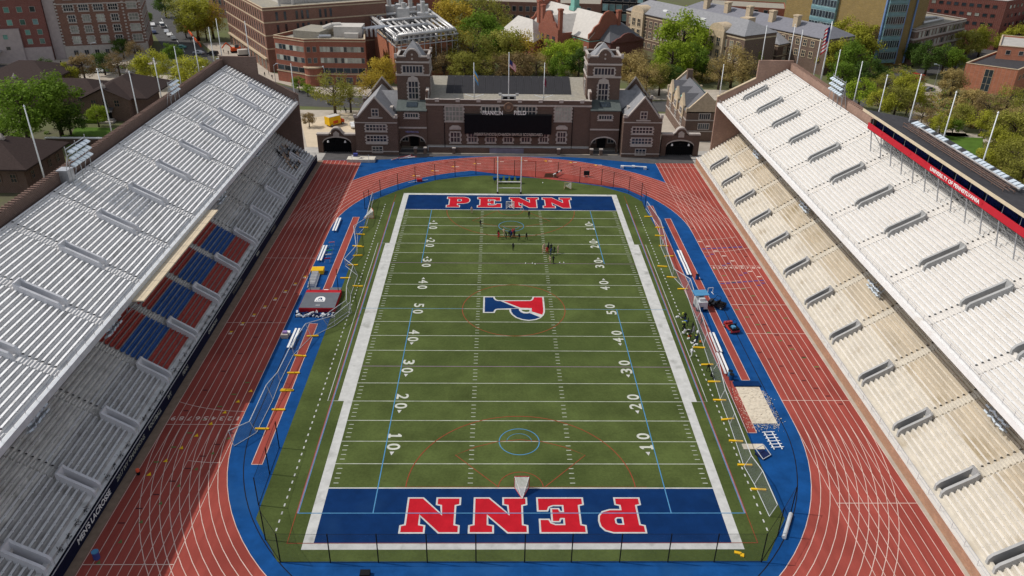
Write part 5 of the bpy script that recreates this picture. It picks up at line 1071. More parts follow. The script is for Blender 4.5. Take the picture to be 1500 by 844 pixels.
mu3 = bld('museum_pavilion', 'brown roofed pavilion under the apartment blocks', 'museum', [(-172, 138), (-150, 138), (-150, 158), (-172, 158)], 6.2, bm1, M['tile'], .2); hip(mu3, -173.4, -148.6, 136.6, 159.4, 6.2, 10.2, 10, M['tile'])
wins(mu3, (-172, 138), (-150, 138), 5, (3.6,), 1.2, 1.8, cols=2, rows=2, style='stone', fm=M['bbrown'])
gw = thing('garden_wall', 'low white topped wall closing the museum garden', 'wall', (-112, 91, 0)); b = Off(gw.location); b.box(-128, -100, 90.6, 91.2, 0, 1.6); b.build('wall', bm1, gw); b = Off(gw.location); b.box(-128.2, -99.8, 90.4, 91.4, 1.6, 1.85); b.build('coping', M['wpaint'], gw)
# ============================================================ TREES
LEAF = {'bright': (.28, .37, .03), 'green': (.15, .24, .025), 'dark': (.075, .13, .022), 'yg': (.36, .36, .04), 'olive': (.27, .265, .05), 'tan': (.38, .29, .11), 'yellow': (.42, .31, .04), 'brown': (.25, .18, .08)}
def leafmat(k):
    if 'leaf_'+k in MATS: return MATS['leaf_'+k]
    m = mat('leaf_'+k, LEAF[k], .8, .35, .55, detail=4, spec=.2, rand=.16); n = m.node_tree.nodes; l = m.node_tree.links; b = n['Principled BSDF']     # thin leaves let light through
    tr_ = n.new('ShaderNodeBsdfTranslucent'); l.new(b.inputs['Base Color'].links[0].from_socket, tr_.inputs[0]); mx = n.new('ShaderNodeMixShader'); mx.inputs[0].default_value = .42
    l.new(b.outputs[0], mx.inputs[1]); l.new(tr_.outputs[0], mx.inputs[2]); l.new(mx.outputs[0], n['Material Output'].inputs[0]); return m
def crown_mesh(seed, sparse):
    r_ = random.Random(seed); b = MB(); K = 34 if not sparse else 30
    for k in range(K):
        th = r_.random()*6.283; u = r_.uniform(-.75, 1); s_ = math.sqrt(max(0, 1-u*u)); rad = r_.uniform(.45, .88)
        c = Vector((math.cos(th)*s_*rad, math.sin(th)*s_*rad, u*rad*.92)); cr = r_.uniform(.20, .36)
        for i in range(130 if not sparse else 85):
            d = Vector((r_.gauss(0, 1), r_.gauss(0, 1), r_.gauss(0, .8))).normalized()*cr*(r_.random()**.4); p = c+d
            n_ = (d.normalized()+Vector((r_.gauss(0, .6), r_.gauss(0, .6), .5+r_.gauss(0, .5)))).normalized(); t = n_.orthogonal().normalized(); t = Matrix.Rotation(r_.random()*6.28, 3, n_) @ t; w_ = n_.cross(t)
            L_ = r_.uniform(.028, .055)*(1 if not sparse else .85); b.add([p-t*L_, p+w_*L_*.6, p+t*L_, p-w_*L_*.6], [(0, 1, 2, 3)])
    me = bpy.data.meshes.new('crown'); me.from_pydata(b.v, [], b.f); return me
def trunk_mesh(seed):
    r_ = random.Random(seed+99); b = MB(); b.tube((0, 0, -1.45), (.02, 0, -.5), .075, .055, 8); b.tube((.02, 0, -.5), (.0, .02, .3), .055, .025, 7)
    for i in range(11):
        a = i*2.4+r_.random(); z0 = r_.uniform(-.65, .15); p = Vector((0, 0, z0)); e = Vector((math.cos(a), math.sin(a), r_.uniform(.3, 1.0))).normalized()*r_.uniform(.55, .85); m_ = p+e*.5+Vector((0, 0, .05)); b.tube(p, m_, .028, .016, 5); b.tube(m_, p+e, .016, .006, 5)
        for j in range(3): f = Vector((r_.gauss(0, 1), r_.gauss(0, 1), .6)).normalized()*.33; q = p+e*r_.uniform(.45, .9); b.tube(q, q+f, .009, .004, 4)
    return b.mesh('trunk', M['bark'], True)
CR = [crown_mesh(s_, False) for s_ in (1, 2, 3)]; CS = [crown_mesh(s_, True) for s_ in (4, 5, 6)]; TR = [trunk_mesh(s_) for s_ in range(3)]
CM = {}
TW = {'bright': 'fresh bright green', 'green': 'full mid green', 'dark': 'dense dark green', 'yg': 'yellow green', 'olive': 'olive green budding', 'tan': 'pale tan budding', 'yellow': 'golden yellow budding', 'brown': 'brownish thinly leafed'}
tn = [0]
def tree(u, v, rpx, kind, where, zs=1.0, gz=0):
    zc = 7.0
    for _ in range(4):
        p = at(u, v, zc); dep = (p-CAM).dot(_d); r = 1.22*rpx*dep/FP; zc = 1.15*r*zs+gz
    i = tn[0]; tn[0] += 1; sp = kind in ('tan', 'brown', 'olive', 'yellow') and i % 3 != 0
    t = thing('tree', f'{TW[kind]} tree {where}', 'tree', (p.x, p.y, zc), i*1.7, 'street and campus trees')
    k = (i % 3, sp, kind)
    if k not in CM: CM[k] = (CS if sp else CR)[i % 3].copy(); CM[k].materials.append(leafmat(kind))
    c = link('crown', CM[k], t); c.scale = (r*1.08, r*1.08, r*zs); q = link('trunk', TR[i % 3], t); q.scale = (r, r, zc/1.44)
    t.location.z = zc; return t
for a in [(28, 158, 42, 'green', 'shading the museum garden'), (78, 150, 38, 'green', 'beside the museum gable'), (5, 198, 26, 'green', 'behind the pyramid roofed pavilion'), (98, 172, 22, 'dark', 'low in the museum garden'), (141, 168, 13, 'bright', 'by the museum door'),
          (98, 108, 15, 'yg', 'behind the museum ridge'), (120, 96, 17, 'brown', 'in front of the pale stone base'), (66, 98, 12, 'dark', 'on the pavement by the pavilion'), (80, 108, 11, 'yg', 'close to the museum roof'), (150, 90, 14, 'dark', 'in front of the ornate block'), (172, 92, 17, 'brown', 'between museum and ornate block'), (196, 72, 12, 'brown', 'against the stone base'), (178, 68, 12, 'dark', 'against the ornate block wall'), (225, 98, 22, 'yg', 'behind the museum hip'), (205, 105, 16, 'olive', 'behind the museum hip'), (282, 105, 23, 'yg', 'above the silver stand wall'), (262, 112, 14, 'yg', 'over the stand parapet'), (251, 76, 13, 'green', 'on the street corner'),
          (285, 22, 26, 'yg', 'on the avenue corner'), (262, 14, 18, 'olive', 'along the avenue'), (308, 25, 22, 'yellow', 'near the teaching block'), (240, 5, 14, 'dark', 'far up the avenue'), (215, 25, 7, 'green', 'on the avenue verge'), (300, 40, 14, 'yellow', 'by the building site'), (270, 38, 12, 'olive', 'by the avenue kerb'),
          (488, 132, 26, 'olive', 'on the plaza by the food truck'), (512, 140, 18, 'olive', 'on the plaza edge'), (562, 105, 22, 'yellow', 'left of the left tower'), (545, 122, 20, 'yellow', 'behind the gabled wing'), (575, 90, 16, 'yellow', 'below the laboratory wall'), (452, 174, 9, 'brown', 'sapling on the tan plaza'), (437, 122, 9, 'green', 'at the foot of the ribbon windows'), (450, 130, 8, 'bright', 'at the curved brick corner'),
          (660, 30, 30, 'yellow', 'beside the roof pipes'), (690, 18, 30, 'olive', 'beyond the laboratory'), (720, 25, 26, 'olive', 'left of the pale pavilion roof'), (640, 12, 22, 'yg', 'behind the pipe frame'), (700, 45, 26, 'green', 'below the pale pavilion roof'), (640, 78, 24, 'brown', 'behind the hall roof'), (665, 70, 26, 'yellow', 'behind the hall roof'), (692, 72, 30, 'olive', 'behind the hall flags'), (722, 68, 26, 'green', 'behind the hall flags'), (745, 70, 28, 'olive', 'behind the hall flagpole'), (772, 72, 26, 'yellow', 'in front of the pavilion roof'), (650, 96, 18, 'brown', 'right of the left tower'), (680, 96, 20, 'olive', 'above the solar panels'), (708, 96, 18, 'olive', 'right of the blue and yellow flag'), (735, 97, 18, 'brown', 'above the solar panels'), (762, 97, 20, 'brown', 'right of the central hall flagpole'), (786, 94, 18, 'tan', 'above the solar panels'),
          (812, 80, 22, 'bright', 'in front of the shaped gables'), (838, 76, 18, 'bright', 'below the front gable chimneys'), (848, 92, 20, 'dark', 'left of the right tower'), (824, 96, 18, 'green', 'above the solar panels'), (800, 60, 12, 'dark', 'at the foot of the red hall'), (745, 45, 16, 'olive', 'over the pavilion eave'), (775, 52, 12, 'tan', 'over the pavilion eave'),
          (925, 100, 24, 'tan', 'right of the right tower'), (948, 112, 22, 'tan', 'behind the right gabled wing'), (940, 88, 16, 'brown', 'below the maroon parapet'), (968, 112, 20, 'olive', 'behind the copper dormer house'), (1002, 55, 34, 'bright', 'tallest before the long slate range'), (985, 84, 26, 'bright', 'left of the tallest tree before the slate range'), (1028, 62, 24, 'bright', 'before the arched entrance bay'), (1012, 88, 22, 'green', 'before the long slate range'), (985, 112, 18, 'dark', 'behind the copper dormer house'), (968, 85, 12, 'green', 'below the stone entrance bay'), (1030, 98, 14, 'dark', 'low before the slate range'),
          (1075, 92, 26, 'tan', 'behind the stand corner'), (1098, 72, 22, 'bright', 'at the end of the slate range'), (1055, 106, 18, 'tan', 'behind the copper dormer house'), (1090, 105, 20, 'tan', 'touching the end wall block'), (1115, 80, 12, 'green', 'at the dark wing corner'),
          (1243, 55, 26, 'yg', 'before the olive tower'), (1265, 62, 24, 'yg', 'before the teal glass bay'), (1225, 78, 22, 'yg', 'behind the flag'), (1250, 85, 24, 'green', 'behind the grandstand flagpoles'), (1272, 105, 20, 'dark', 'behind the grandstand flagpoles'), (1235, 108, 18, 'green', 'over the brick parapet'), (1262, 135, 18, 'bright', 'beside the floodlight rack'), (1290, 148, 18, 'yg', 'behind the press box'), (1315, 145, 18, 'olive', 'behind the press box'), (1300, 120, 14, 'olive', 'by the side road'), (1328, 122, 18, 'yg', 'by the side road'), (1340, 138, 15, 'yg', 'between side road and press box'), (1285, 125, 12, 'olive', 'beside the red car'),
          (1362, 82, 20, 'dark', 'in front of the windowed block'), (1342, 76, 15, 'dark', 'close to the foot of the olive tower'), (1385, 84, 17, 'green', 'in front of the windowed block'), (1402, 88, 14, 'green', 'beside the orange annex'), (1420, 62, 18, 'olive', 'below the dormitory'), (1440, 58, 18, 'yg', 'below the dormitory'), (1408, 40, 14, 'brown', 'against the dormitory'), (1398, 118, 18, 'tan', 'beside the orange annex'), (1490, 55, 16, 'yg', 'beside the far dormitory'), (1470, 62, 12, 'yg', 'by the railed roof'),
          (1425, 148, 18, 'tan', 'below the orange annex'), (1450, 158, 22, 'brown', 'below the orange annex'), (1478, 148, 22, 'olive', 'below the orange annex'), (1410, 168, 16, 'olive', 'by the garden path'), (1440, 178, 16, 'yg', 'by the garden path'), (1380, 180, 14, 'yg', 'by the lawn'), (1398, 184, 10, 'green', 'by the lawn'), (1352, 168, 14, 'brown', 'behind the press box roof'), (1365, 178, 12, 'brown', 'behind the press box roof'), (1488, 190, 30, 'olive', 'beyond the press box lights'), (1465, 212, 24, 'yg', 'beyond the press box lights'), (1490, 230, 28, 'olive', 'behind the rear edge of the press box'), (1445, 235, 18, 'yg', 'beside the lawn behind the press box'), (1485, 175, 18, 'tan', 'in the garden below the annex'), (1330, 155, 10, 'brown', 'by the parked cars'), (1500, 255, 24, 'olive', 'lowest behind the press box'), (1345, 118, 10, 'brown', 'by the lamp post')]:
    tree(*a)
def scrub(name, polys_px, n, kind, lab, hmax=1.6, seed=1):
    r_ = random.Random(seed); b = MB()
    for poly in polys_px:
        us = [p[0] for p in poly]; vs_ = [p[1] for p in poly]; k = 0
        while k < n:
            u, v = r_.uniform(min(us), max(us)), r_.uniform(min(vs_), max(vs_)); ins = False; j = len(poly)-1
            for i in range(len(poly)):
                (xa_, ya_), (xb_, yb_) = poly[i], poly[j]
                if (ya_ > v) != (yb_ > v) and u < (xb_-xa_)*(v-ya_)/(yb_-ya_)+xa_: ins = not ins
                j = i
            if not ins: continue
            k += 1; g_ = at(u, v); R_ = r_.uniform(.8, 2.0)
            for m_ in range(34):
                d = Vector((r_.gauss(0, 1), r_.gauss(0, 1), abs(r_.gauss(0, .7)))).normalized()*R_*r_.random()**.4; p = g_+Vector((d.x, d.y, d.z*hmax/1.3)); a = r_.random()*6.3; e = Vector((math.cos(a), math.sin(a), r_.uniform(-.6, .6)))*.3; f = Vector((-math.sin(a), math.cos(a), r_.uniform(-.3, .6)))*.2; b.add([p-e, p-f, p+e, p+f], [(0, 1, 2, 3)])
    me = bpy.data.meshes.new(name); me.from_pydata(b.v, [], b.f); me.materials.append(leafmat(kind)); o = link(name, me); return tag(o, lab, 'shrubs', None, 'stuff')
A_ = [(1340, 140), (1395, 132), (1500, 150), (1500, 205), (1440, 188), (1370, 186)]; A2 = [(1452, 212), (1500, 212), (1500, 285), (1455, 245)]; B_ = [(630, 112), (632, 85), (700, 60), (860, 70), (862, 112)]; D_ = [(912, 118), (915, 95), (1060, 100), (1100, 118), (985, 125)]; E_ = [(1180, 100), (1340, 100), (1360, 165), (1300, 165), (1240, 130)]; F_ = [(0, 190), (0, 110), (95, 100), (240, 95), (300, 110), (230, 125), (120, 125), (110, 185), (60, 200)]
scrub('undergrowth', [A_, A2, B_, D_], 200, 'tan', 'low tan undergrowth between the campus trees', 1.5, 1); scrub('undergrowth', [A_, A2, B_, D_, E_], 130, 'olive', 'low olive undergrowth between the campus trees', 1.8, 2); scrub('undergrowth', [E_, F_, A_], 70, 'green', 'low green undergrowth around the grounds', 1.8, 3); scrub('undergrowth', [A_, B_, D_, E_], 90, 'brown', 'low brown undergrowth between the campus trees', 2.0, 4)
# hedges in the museum garden
for x0_, x1_, y_, lab in ((-126, -116, 95.5, 'long clipped green hedge along the museum lawn'), (-114.5, -110, 96, 'short clipped green hedge along the museum lawn'), (-130, -121, 111, 'dark hedge under the museum windows')):
    b = MB(); r_ = random.Random(int(x0_))
    b.box(x0_+.1, x1_-.1, y_-.5, y_+.5, 0, .9)
    for i in range(int((x1_-x0_)*90)):
        p = Vector((r_.uniform(x0_, x1_), y_+r_.uniform(-.65, .65), r_.uniform(.1, 1.1))); a = r_.random()*6.3; e = Vector((math.cos(a), math.sin(a), r_.uniform(-.5, .5)))*.16; f = Vector((-math.sin(a), math.cos(a), .4))*.1; b.quad(p-e, p-f, p+e, p+f)
    o = b.build('hedge', leafmat('green')); tag(o, lab, 'hedge')
# ============================================================ FLAGPOLES, FLAGS, LIGHT RACKS
def pole(x, y, z0, z1, lab, group, r=.13):
    t = thing('flagpole', lab, 'flagpole', (x, y, z0), 0, group); h = z1-z0
    MB().tube((0, 0, -.3), (0, 0, h), r, r*.6, 8).build('shaft', M['pole'], t, True); MB().tube((0, 0, h), (0, 0, h+.25), .16, .05, 8).build('finial', M['pole'], t); return t
gl_ = 'poles along the rear parapet of the silver stand'; gr_ = 'poles along the rear parapet of the cream stand'
PLT = 'bare white flagpole on the rear parapet of the silver stand'; PRT = 'bare white flagpole on the rear parapet of the cream stand'
for y, z in ((-7.4, 37.7), (16.1, 37.7), (27.7, 34.6), (39.5, 34.6), (50.8, 34.6), (62.5, 34.4), (73.3, 34.6)): pole(-72.1, y, 26, z, PLT, gl_)
pole(-71.3, 77, 26.9, 36, 'bare white pole on the block end of the silver stand, outer corner', None); pole(-64.5, 77, 26.9, 35.5, 'bare white pole on the block end of the silver stand, inner corner', None); pole(-54.6, 77, 18, 25.5, 'short white pole on the low front corner of the silver stand end wall', None)
pole(63.6, 79.8, 26.9, 35.6, 'bare white pole on the block end of the cream stand, inner corner', None); pole(70.6, 79.8, 26.9, 36, 'bare white pole on the block end of the cream stand, outer corner', None); pole(54.2, 79.8, 18, 26, 'short white pole on the low front corner of the cream stand end wall', None)
for y, z in ((78, 35), (66, 35), (54, 35), (42.2, 35), (30.4, 35), (18.3, 37.9), (6.2, 37.9), (-6, 37.9)): pole(72.1, y, 25.5, z, PRT, gr_)
def flagm(name, fn):
    """flag pattern from object coordinates: list of (x,z) tests -> colour"""
    m = bpy.data.materials.new(name); m.use_nodes = True; return m
def flag(par_pole, z, w_, h_, cols, lab, canton=None, droop=.5, side=1):
    """draped cloth built of horizontal stripes (geometry), hanging from the pole"""
    t = thing('flag', lab, 'flag', Vector(par_pole.location)+Vector((0, 0, z-par_pole.location.z))); n = len(cols); NX = 10
    P = lambda i, j: Vector((side*(.08+w_*(1-.25*droop)*i/NX), .22*math.sin(i*.9)*i/NX, -j*h_/n-droop*w_*(i/NX)**1.3+.06*math.sin(i*1.3)))
    b = MB()
    for j in range(n):
        for i in range(NX):
            mi = 2 if canton and j < n*.54 and i < NX*.42 else cols[j]; b.quad(P(i, j), P(i+1, j), P(i+1, j+1), P(i, j+1), mi)
    b.build('cloth', [mat('flag_red', (.45, .03, .04), .8), mat('flag_white', (.7, .68, .66), .8), mat('flag_navy', (.04, .05, .16), .8), mat('flag_sky', (.12, .36, .62), .8), mat('flag_gold', (.70, .42, .06), .8), mat('flag_maroon', (.22, .03, .06), .8)], t); return t
fp = pole(72.2, 61.6, 25.5, 39.7, 'tall white flagpole flying a striped flag behind the cream stand', None, .2)
flag(fp, 39.0, 1.5, 5.6, [0, 1]*6+[0], 'large red and white striped flag with blue canton hanging limp', True, .7, -1)
def hp(u, v0, v1, lab, y):
    xa, za = H(u, v0, y); xb, zb = H(u, v1, y); return pole(xb, y, min(zp-.6, 99), za, lab, None, .12)
p1_ = hp(694.5, 93, 137, 'white flagpole with blue and yellow flag on the hall roof', 89.6); p2_ = hp(745, 78, 137, 'tall central white flagpole on the hall roof', 89.9); p3_ = hp(796.5, 93, 137, 'white flagpole with maroon flag on the hall roof', 89.6)
flag(p1_, p1_.location.z+8.2, 1.5, 2.4, [3, 3, 4, 4, 3, 3], 'limp blue and yellow flag on the hall roof', droop=1.2); flag(p2_, p2_.location.z+11, 2.2, 1.9, [0, 1]*6+[0], 'striped flag with blue canton on the hall roof', True, .7); flag(p3_, p3_.location.z+6.4, .8, 1.8, [5]*4, 'limp maroon flag on the hall roof', droop=1.3)
for p_ in (p1_, p3_):
    b = MB()
    for e in (-1, 1): b.tube((0, 0, 1.0), (e*2.6, .4, 1.7), .07); 
    b.build('guy_arm', M['pole'], p_)
def rack(loc, rz, n, m_, lab, legs=2.2, group=None, face=-.5):
    t = thing('floodlight_rack', lab, 'floodlight', loc, rz, group); b = MB(); w_ = n*.95
    for i in range(max(2, n//2+1)):
        y = -w_/2+w_*i/max(1, n//2); b.tube((0, y, -legs), (0, y, m_*.9), .06); b.tube((-1.0, y, -legs), (0, y, m_*.5), .05)
    for k in range(m_+1): b.tube((0, -w_/2, k*.85-.2), (0, w_/2, k*.85-.2), .05)
    b.build('frame', M['steel'], t)
    lm = MB().box(-.28, .28, -.36, .36, -.09, .09).mesh('lamp', M['lamp'])
    for k in range(m_):
        for i in range(n): o = link('lamp', lm, t, (.35, -w_/2+.95*(i+.5), k*.85+.25)); o.rotation_euler = (0, face, .0)
    return t
p = atx(110, 250, -69.5); rk = rack(Vector((-69.4, -1.5, 27.4)), 0, 5, 3, 'floodlight rack with grey cabinet on the silver stand', 2.4, face=.5); MB().box(-1.6, -.3, -2.6, -1.2, -2.2, -.3).build('cabinet', M['steel'], rk); rk.scale = (1.35, 1.35, 1.25)
rack(Vector((-70.2, 41.6, 27.4)), 0, 5, 3, 'floodlight rack on the silver stand nearer the hall', 2.4, face=.5)
rack(Vector((70.0, 46.5, 27.6)), math.pi, 6, 3, 'floodlight rack on the rear edge of the cream stand', 2.4, face=.5).scale = (1.25, 1.2, 1.25)
for sx, l_ in ((-1, [(50, 612), (162, 478), (322, 290), (376, 222)]), (1, [(1110, 226), (1180, 303), (1283, 422), (1463, 612)])):
    for i, (u, v) in enumerate(l_):
        p = atx(u, v, sx*(59.5)); 
        if sx < 0: p = atx(u, v, -55.6)
        t = thing('floodlight_cluster', 'cluster of tilted grey floodlights under the %s upper deck' % ('silver' if sx < 0 else 'cream'), 'floodlight', (p.x, p.y, p.z), 0, 'floodlights hung under the %s upper deck' % ('silver' if sx < 0 else 'cream'))
        b = MB(); 
        for y in (-1.4, 0, 1.4): b.tube((0, y, -.6), (sx*(-.2 if sx < 0 else 3.0), y, 2.0 if sx < 0 else 3.4), .06); b.tube((0, y, 0), (sx*1.2, y, -1.0), .06)
        b.tube((0, -1.9, .3), (0, 1.9, .3), .06); b.tube((0, -1.9, -.5), (0, 1.9, -.5), .06); b.build('frame', M['steel'], t)
        lm = MB().box(-.3, .3, -.36, .36, -.12, .12).mesh('lamp', M['lamp'])
        for k in range(2):
            for j in range(5): o = link('lamp', lm, t, (-sx*.3, -1.8+.9*j, .3-.8*k)); o.rotation_euler = (.2*(j % 3-1), -sx*.9 if False else sx*.5, .5*(j % 2))
# ============================================================ NETS AND FENCES
def fence(posts, h, lab, nm='net_fence', alpha='netb', r=.07, pm=None):
    c = posts[0]; t = thing(nm, lab, 'fence', (c[0], c[1], 0)); O = t.location
    pme = MB().tube((0, 0, 0), (0, 0, h), r, r, 6).mesh('post', pm or M['black'])
    for q in posts: link('post', pme, t, Vector((q[0], q[1], 0))-O)
    b = Off(O)
    for a, c in zip(posts, posts[1:]): b.quad((*a, .02), (*c, .02), (*c, h-.1), (*a, h-.1))
    b.build('netting', M[alpha], t); b = Off(O)
    for a, c in zip(posts, posts[1:]): b.tube((*a, h-.05), (*c, h-.05), .025, n=4); b.tube((*a, .05), (*c, .05), .03, n=4)
    b.build('cable', M['black'], t); return t
M['netb'] = net('netting_dark', (.03, .04, .05), .22); M['netf'] = net('netting_faint', (.04, .05, .06), .13)
k3 = lambda l: [(at(330+a/2.97, 560+c/2.97).x, at(330+a/2.97, 560+c/2.97).y) for a, c in l]
fence(k3([(235, 285), (193, 400), (145, 535), (175, 685), (240, 783)]) + [(x, -57.75) for x in (-21.9, -16.5, -11, -5.5, 0, 5.3, 10.8, 16.3, 21.6, 27)] + [(at(1139, 785).x, at(1139, 785).y), (33, -50)], 4.4, 'tall black posted net fence round the end of the field with the large red letters', alpha='netf')
fz = [(500+a/5.77, 220+c/5.77) for a, c in [(200, 500), (240, 480), (333, 390), (480, 335), (627, 280), (793, 255), (962, 225), (1138, 205), (1292, 200), (1463, 220)]] + [(740+a/5, 220+c/5) for a, c in [(222, 198), (385, 205), (545, 238), (704, 255), (790, 278), (905, 315), (995, 360), (1023, 430)]]
fence(P2(fz), 4.2, 'tall black posted net fence between the far bend and the goalposts', alpha='netf')
def side_net(l, lab, h, feet):
    pts = P2(l); t = thing('side_net', lab, 'net', (*pts[0], 0)); O = t.location; b = Off(O)
    r_ = random.Random(4)
    top = [(p[0]+r_.uniform(-.2, .9)*(1 if pts[0][0] > 0 else -1)*.9, p[1]+r_.uniform(-.4, .4), h*r_.uniform(.75, 1.0)) for p in pts]
    for i in range(len(pts)-1): b.quad((*pts[i], .03), (*pts[i+1], .03), top[i+1], top[i])
    b.build('netting', M['netg'], t)
    for i in range(len(pts)-1):
        b = Off(O); b.tube(top[i], top[i+1], .06, n=5); b.tube((*pts[i], .06), (*pts[i+1], .06), .045, n=5); b.build('rail', M['metal'], t)
    for i in range(len(pts)): b = Off(O); b.tube((*pts[i], .05), top[i], .05, n=5); b.build('post', M['metal'], t)
    for u, v in feet: p = at(u, v); b = Off(O); b.obox((p.x, p.y), r_.uniform(-.15, .15), 1.9, .28, .02, .2); b.build('foot', M['yellow'], t)
    return t
M['netg'] = net('netting_side', (.16, .18, .21), .22, .8)
side_net([(547, 292), (537, 330), (524, 345), (523, 372), (506, 390), (524, 404), (514, 432), (512, 456), (480, 478)], 'low white railed practice net by the pole vault mat', 2.2, [(541, 318), (533, 334), (528, 344), (523, 361), (526, 362), (524, 375), (517, 389), (506, 408), (524, 420)])
side_net([(515, 458), (491, 477), (456, 494), (430, 520), (410, 560), (400, 586), (376, 634), (343, 654)], 'long white railed practice net along the empty runway', 2.6, [(458, 493), (440, 522), (430, 547), (420, 573), (408, 601), (421, 572), (384, 629)])
side_net([(946, 306), (966, 334), (968, 362), (976, 380), (985, 405), (1004, 425), (1019, 470), (1030, 505), (1043, 545), (1055, 585), (1069, 622), (1090, 684), (1105, 710), (1127, 757)], 'long white railed net between field and sand pit', 2.3, [(950, 318), (966, 334), (966, 346), (972, 361), (980, 376), (970, 391), (984, 407), (1000, 424), (1024, 510), (1036, 535), (1046, 560), (1054, 587), (1066, 615), (1078, 647), (1091, 682), (1111, 718)])
# ============================================================ GOALS
gp = thing('goalposts', 'white football goalposts with two crossbars behind the far end zone', 'goalposts', (-.3, 55.95, 0))
for x in (-2.8, 2.8): MB().tube((x, 0, 0), (x, 0, aty(729, 230, 55.95).z), .11, n=8).build('upright', M['pole'], gp)
MB().tube((-2.8, 0, 3.05), (2.8, 0, 3.05), .11, n=8).build('crossbar', M['pole'], gp); MB().tube((-2.8, 0, 1.5), (2.8, 0, 1.5), .07, n=8).build('lower_bar', M['pole'], gp)
for x in (-2.8, 2.8): MB().tube((x, 0, 0), (x, 0, .5), .22, n=8).build('base_pad', M['black'], gp)
def lax_goal(loc, rz, lab, tone='ezred'):
    t = thing('lacrosse_goal', lab, 'goal', loc, rz); b = MB(); s_ = .915; h = 1.83
    b.path([(-s_, 0, 0), (-s_, 0, h), (s_, 0, h), (s_, 0, 0)], .05); b.path([(-s_, 0, .03), (0, -2.1, .03), (s_, 0, .03)], .05); b.build('frame', M[tone], t)
    b = MB(); A, B_, Cc, D, E_ = (-s_, 0, 0), (-s_, 0, h), (s_, 0, h), (s_, 0, 0), (0, -2.1, .03); b.add([A, B_, Cc, D, E_], [(0, 1, 4), (1, 2, 4), (2, 3, 4)]); b.build('net', M['netw'], t)
    b = MB()
    for p in (B_, Cc): b.tube(p, E_, .03, n=4)
    b.build('net_cord', M['wpaint'], t); return t
lax_goal((0, -45.6, 0), 0, 'lacrosse goal with pointed white net on the near red crease'); lax_goal((-.2, 46.4, 0), math.pi, 'lacrosse goal with white net inside the far end zone letters', 'wpaint'); lax_goal((-31, 41.2, 0), -1.2, 'lacrosse goal parked on the left touchline by the practice net', 'orange'); lax_goal((14.1, 59.2, 0), math.pi+.2, 'lacrosse goal parked on the grass right of the goalposts', 'tealw')
for i, u in enumerate((725, 733.5, 742, 750, 758.5)):
    p = at(u, 268.5); t = thing('ball_cart', 'blue tub cart on dark legs behind the goalposts', 'cart', (p.x, p.y, 0), 0, 'blue tub carts behind the goalposts'); b = MB(); b.tube((0, 0, .9), (0, 0, 1.6), .42, .55, 10); b.build('tub', M['blue'], t)
    b = MB()
    for a in (0, 2.1, 4.2): b.tube((0, 0, .95), (.5*math.cos(a), .5*math.sin(a), 0), .04)
    b.build('leg', M['black'], t)
# ============================================================ TRACK AND FIELD EQUIPMENT
pv = thing('pole_vault_mat', 'grey and red pole vault landing mat with white shield on top', 'mat', (-34.8, 1.9, 0))
MB().box(-3.15, 3.15, -3.4, 3.4, 0, .8).build('mat', M['matred'], pv); MB().box(-3.1, 3.1, -3.3, 2.3, .8, .86).build('top_cover', M['matgrey'], pv)
MB().box(-3.0, -.9, 2.4, 4.4, 0, .78).build('wing_pad', M['matgrey'], pv); MB().box(.9, 3.0, 2.4, 4.4, 0, .78).build('wing_pad', M['matgrey'], pv)
sheet('shield', [[(-.9, -.2), (-.9, -1.1), (.9, -1.1), (.9, -.2), (.75, .4), (.3, .8), (-.3, .8), (-.75, .4)]], .868, M['wpaint'], pv); sheet('shield_mark', [[(-.15, .3), (-.5, -.35), (-.2, -.35), (0, .1), (.1, -.2), (-.05, -.35), (.4, -.35), (.2, .35)]], .874, M['ezblue'], pv)
link('shield_lettering', text_mesh('UCS', .5, M['ezblue'], .004, 1.3), pv, (0, -.75, .876)); link('strip_lettering', text_mesh('PENN', .3, M['wpaint'], .004), pv, (0, -2.4, .868))
for x in (-2.5, 2.6): b = MB(); b.tube((x, 3.2, 0), (x, 3.2, 5.2), .06); b.obox((x, 3.2), 0, .5, 1.4, 0, .12); b.build('upright', M['black'], pv)
MB().box(-.4, .4, 4.0, 5.0, .02, .06).build('plant_box', M['wpaint'], pv)
b = MB(); r_ = random.Random(9)
for i in range(60): b.obox((r_.uniform(-3.6, 3.4), r_.uniform(-.7, .7)), r_.random()*3, r_.uniform(.3, .9), r_.uniform(.1, .3), .02, r_.uniform(.1, .5), i % 2)
o = b.build('crumpled_cover', [M['seatnavy'], M['metal']]); o.location = (-34.6, -2.6, 0); tag(o, 'crumpled navy and silver cover behind the pole vault mat', 'cover')
hj = thing('high_jump_mat', 'cream high jump mat with dark emblem on the blue corner', 'mat', (at(529.5, 236).x, at(529.5, 236).y, 0)); MB().box(-3.7, 3.7, -1.2, 1.6, 0, .75).build('mat', M['palegrey'], hj); MB().box(-3.65, 3.65, -1.15, 1.55, .75, .80).build('top_cover', mat('mat_cream', (.58, .54, .46), .8), hj)
sheet('emblem', [[(-.9, -.3), (.2, -.35), (1.0, .5), (.3, .3), (-.2, .7), (-.3, .1)]], .81, M['seatnavy'], hj)
for x in (-2.2, 2.2): MB().tube((x, -1.4, 0), (x, -1.4, 2.2), .05).build('upright', M['metal'], hj)
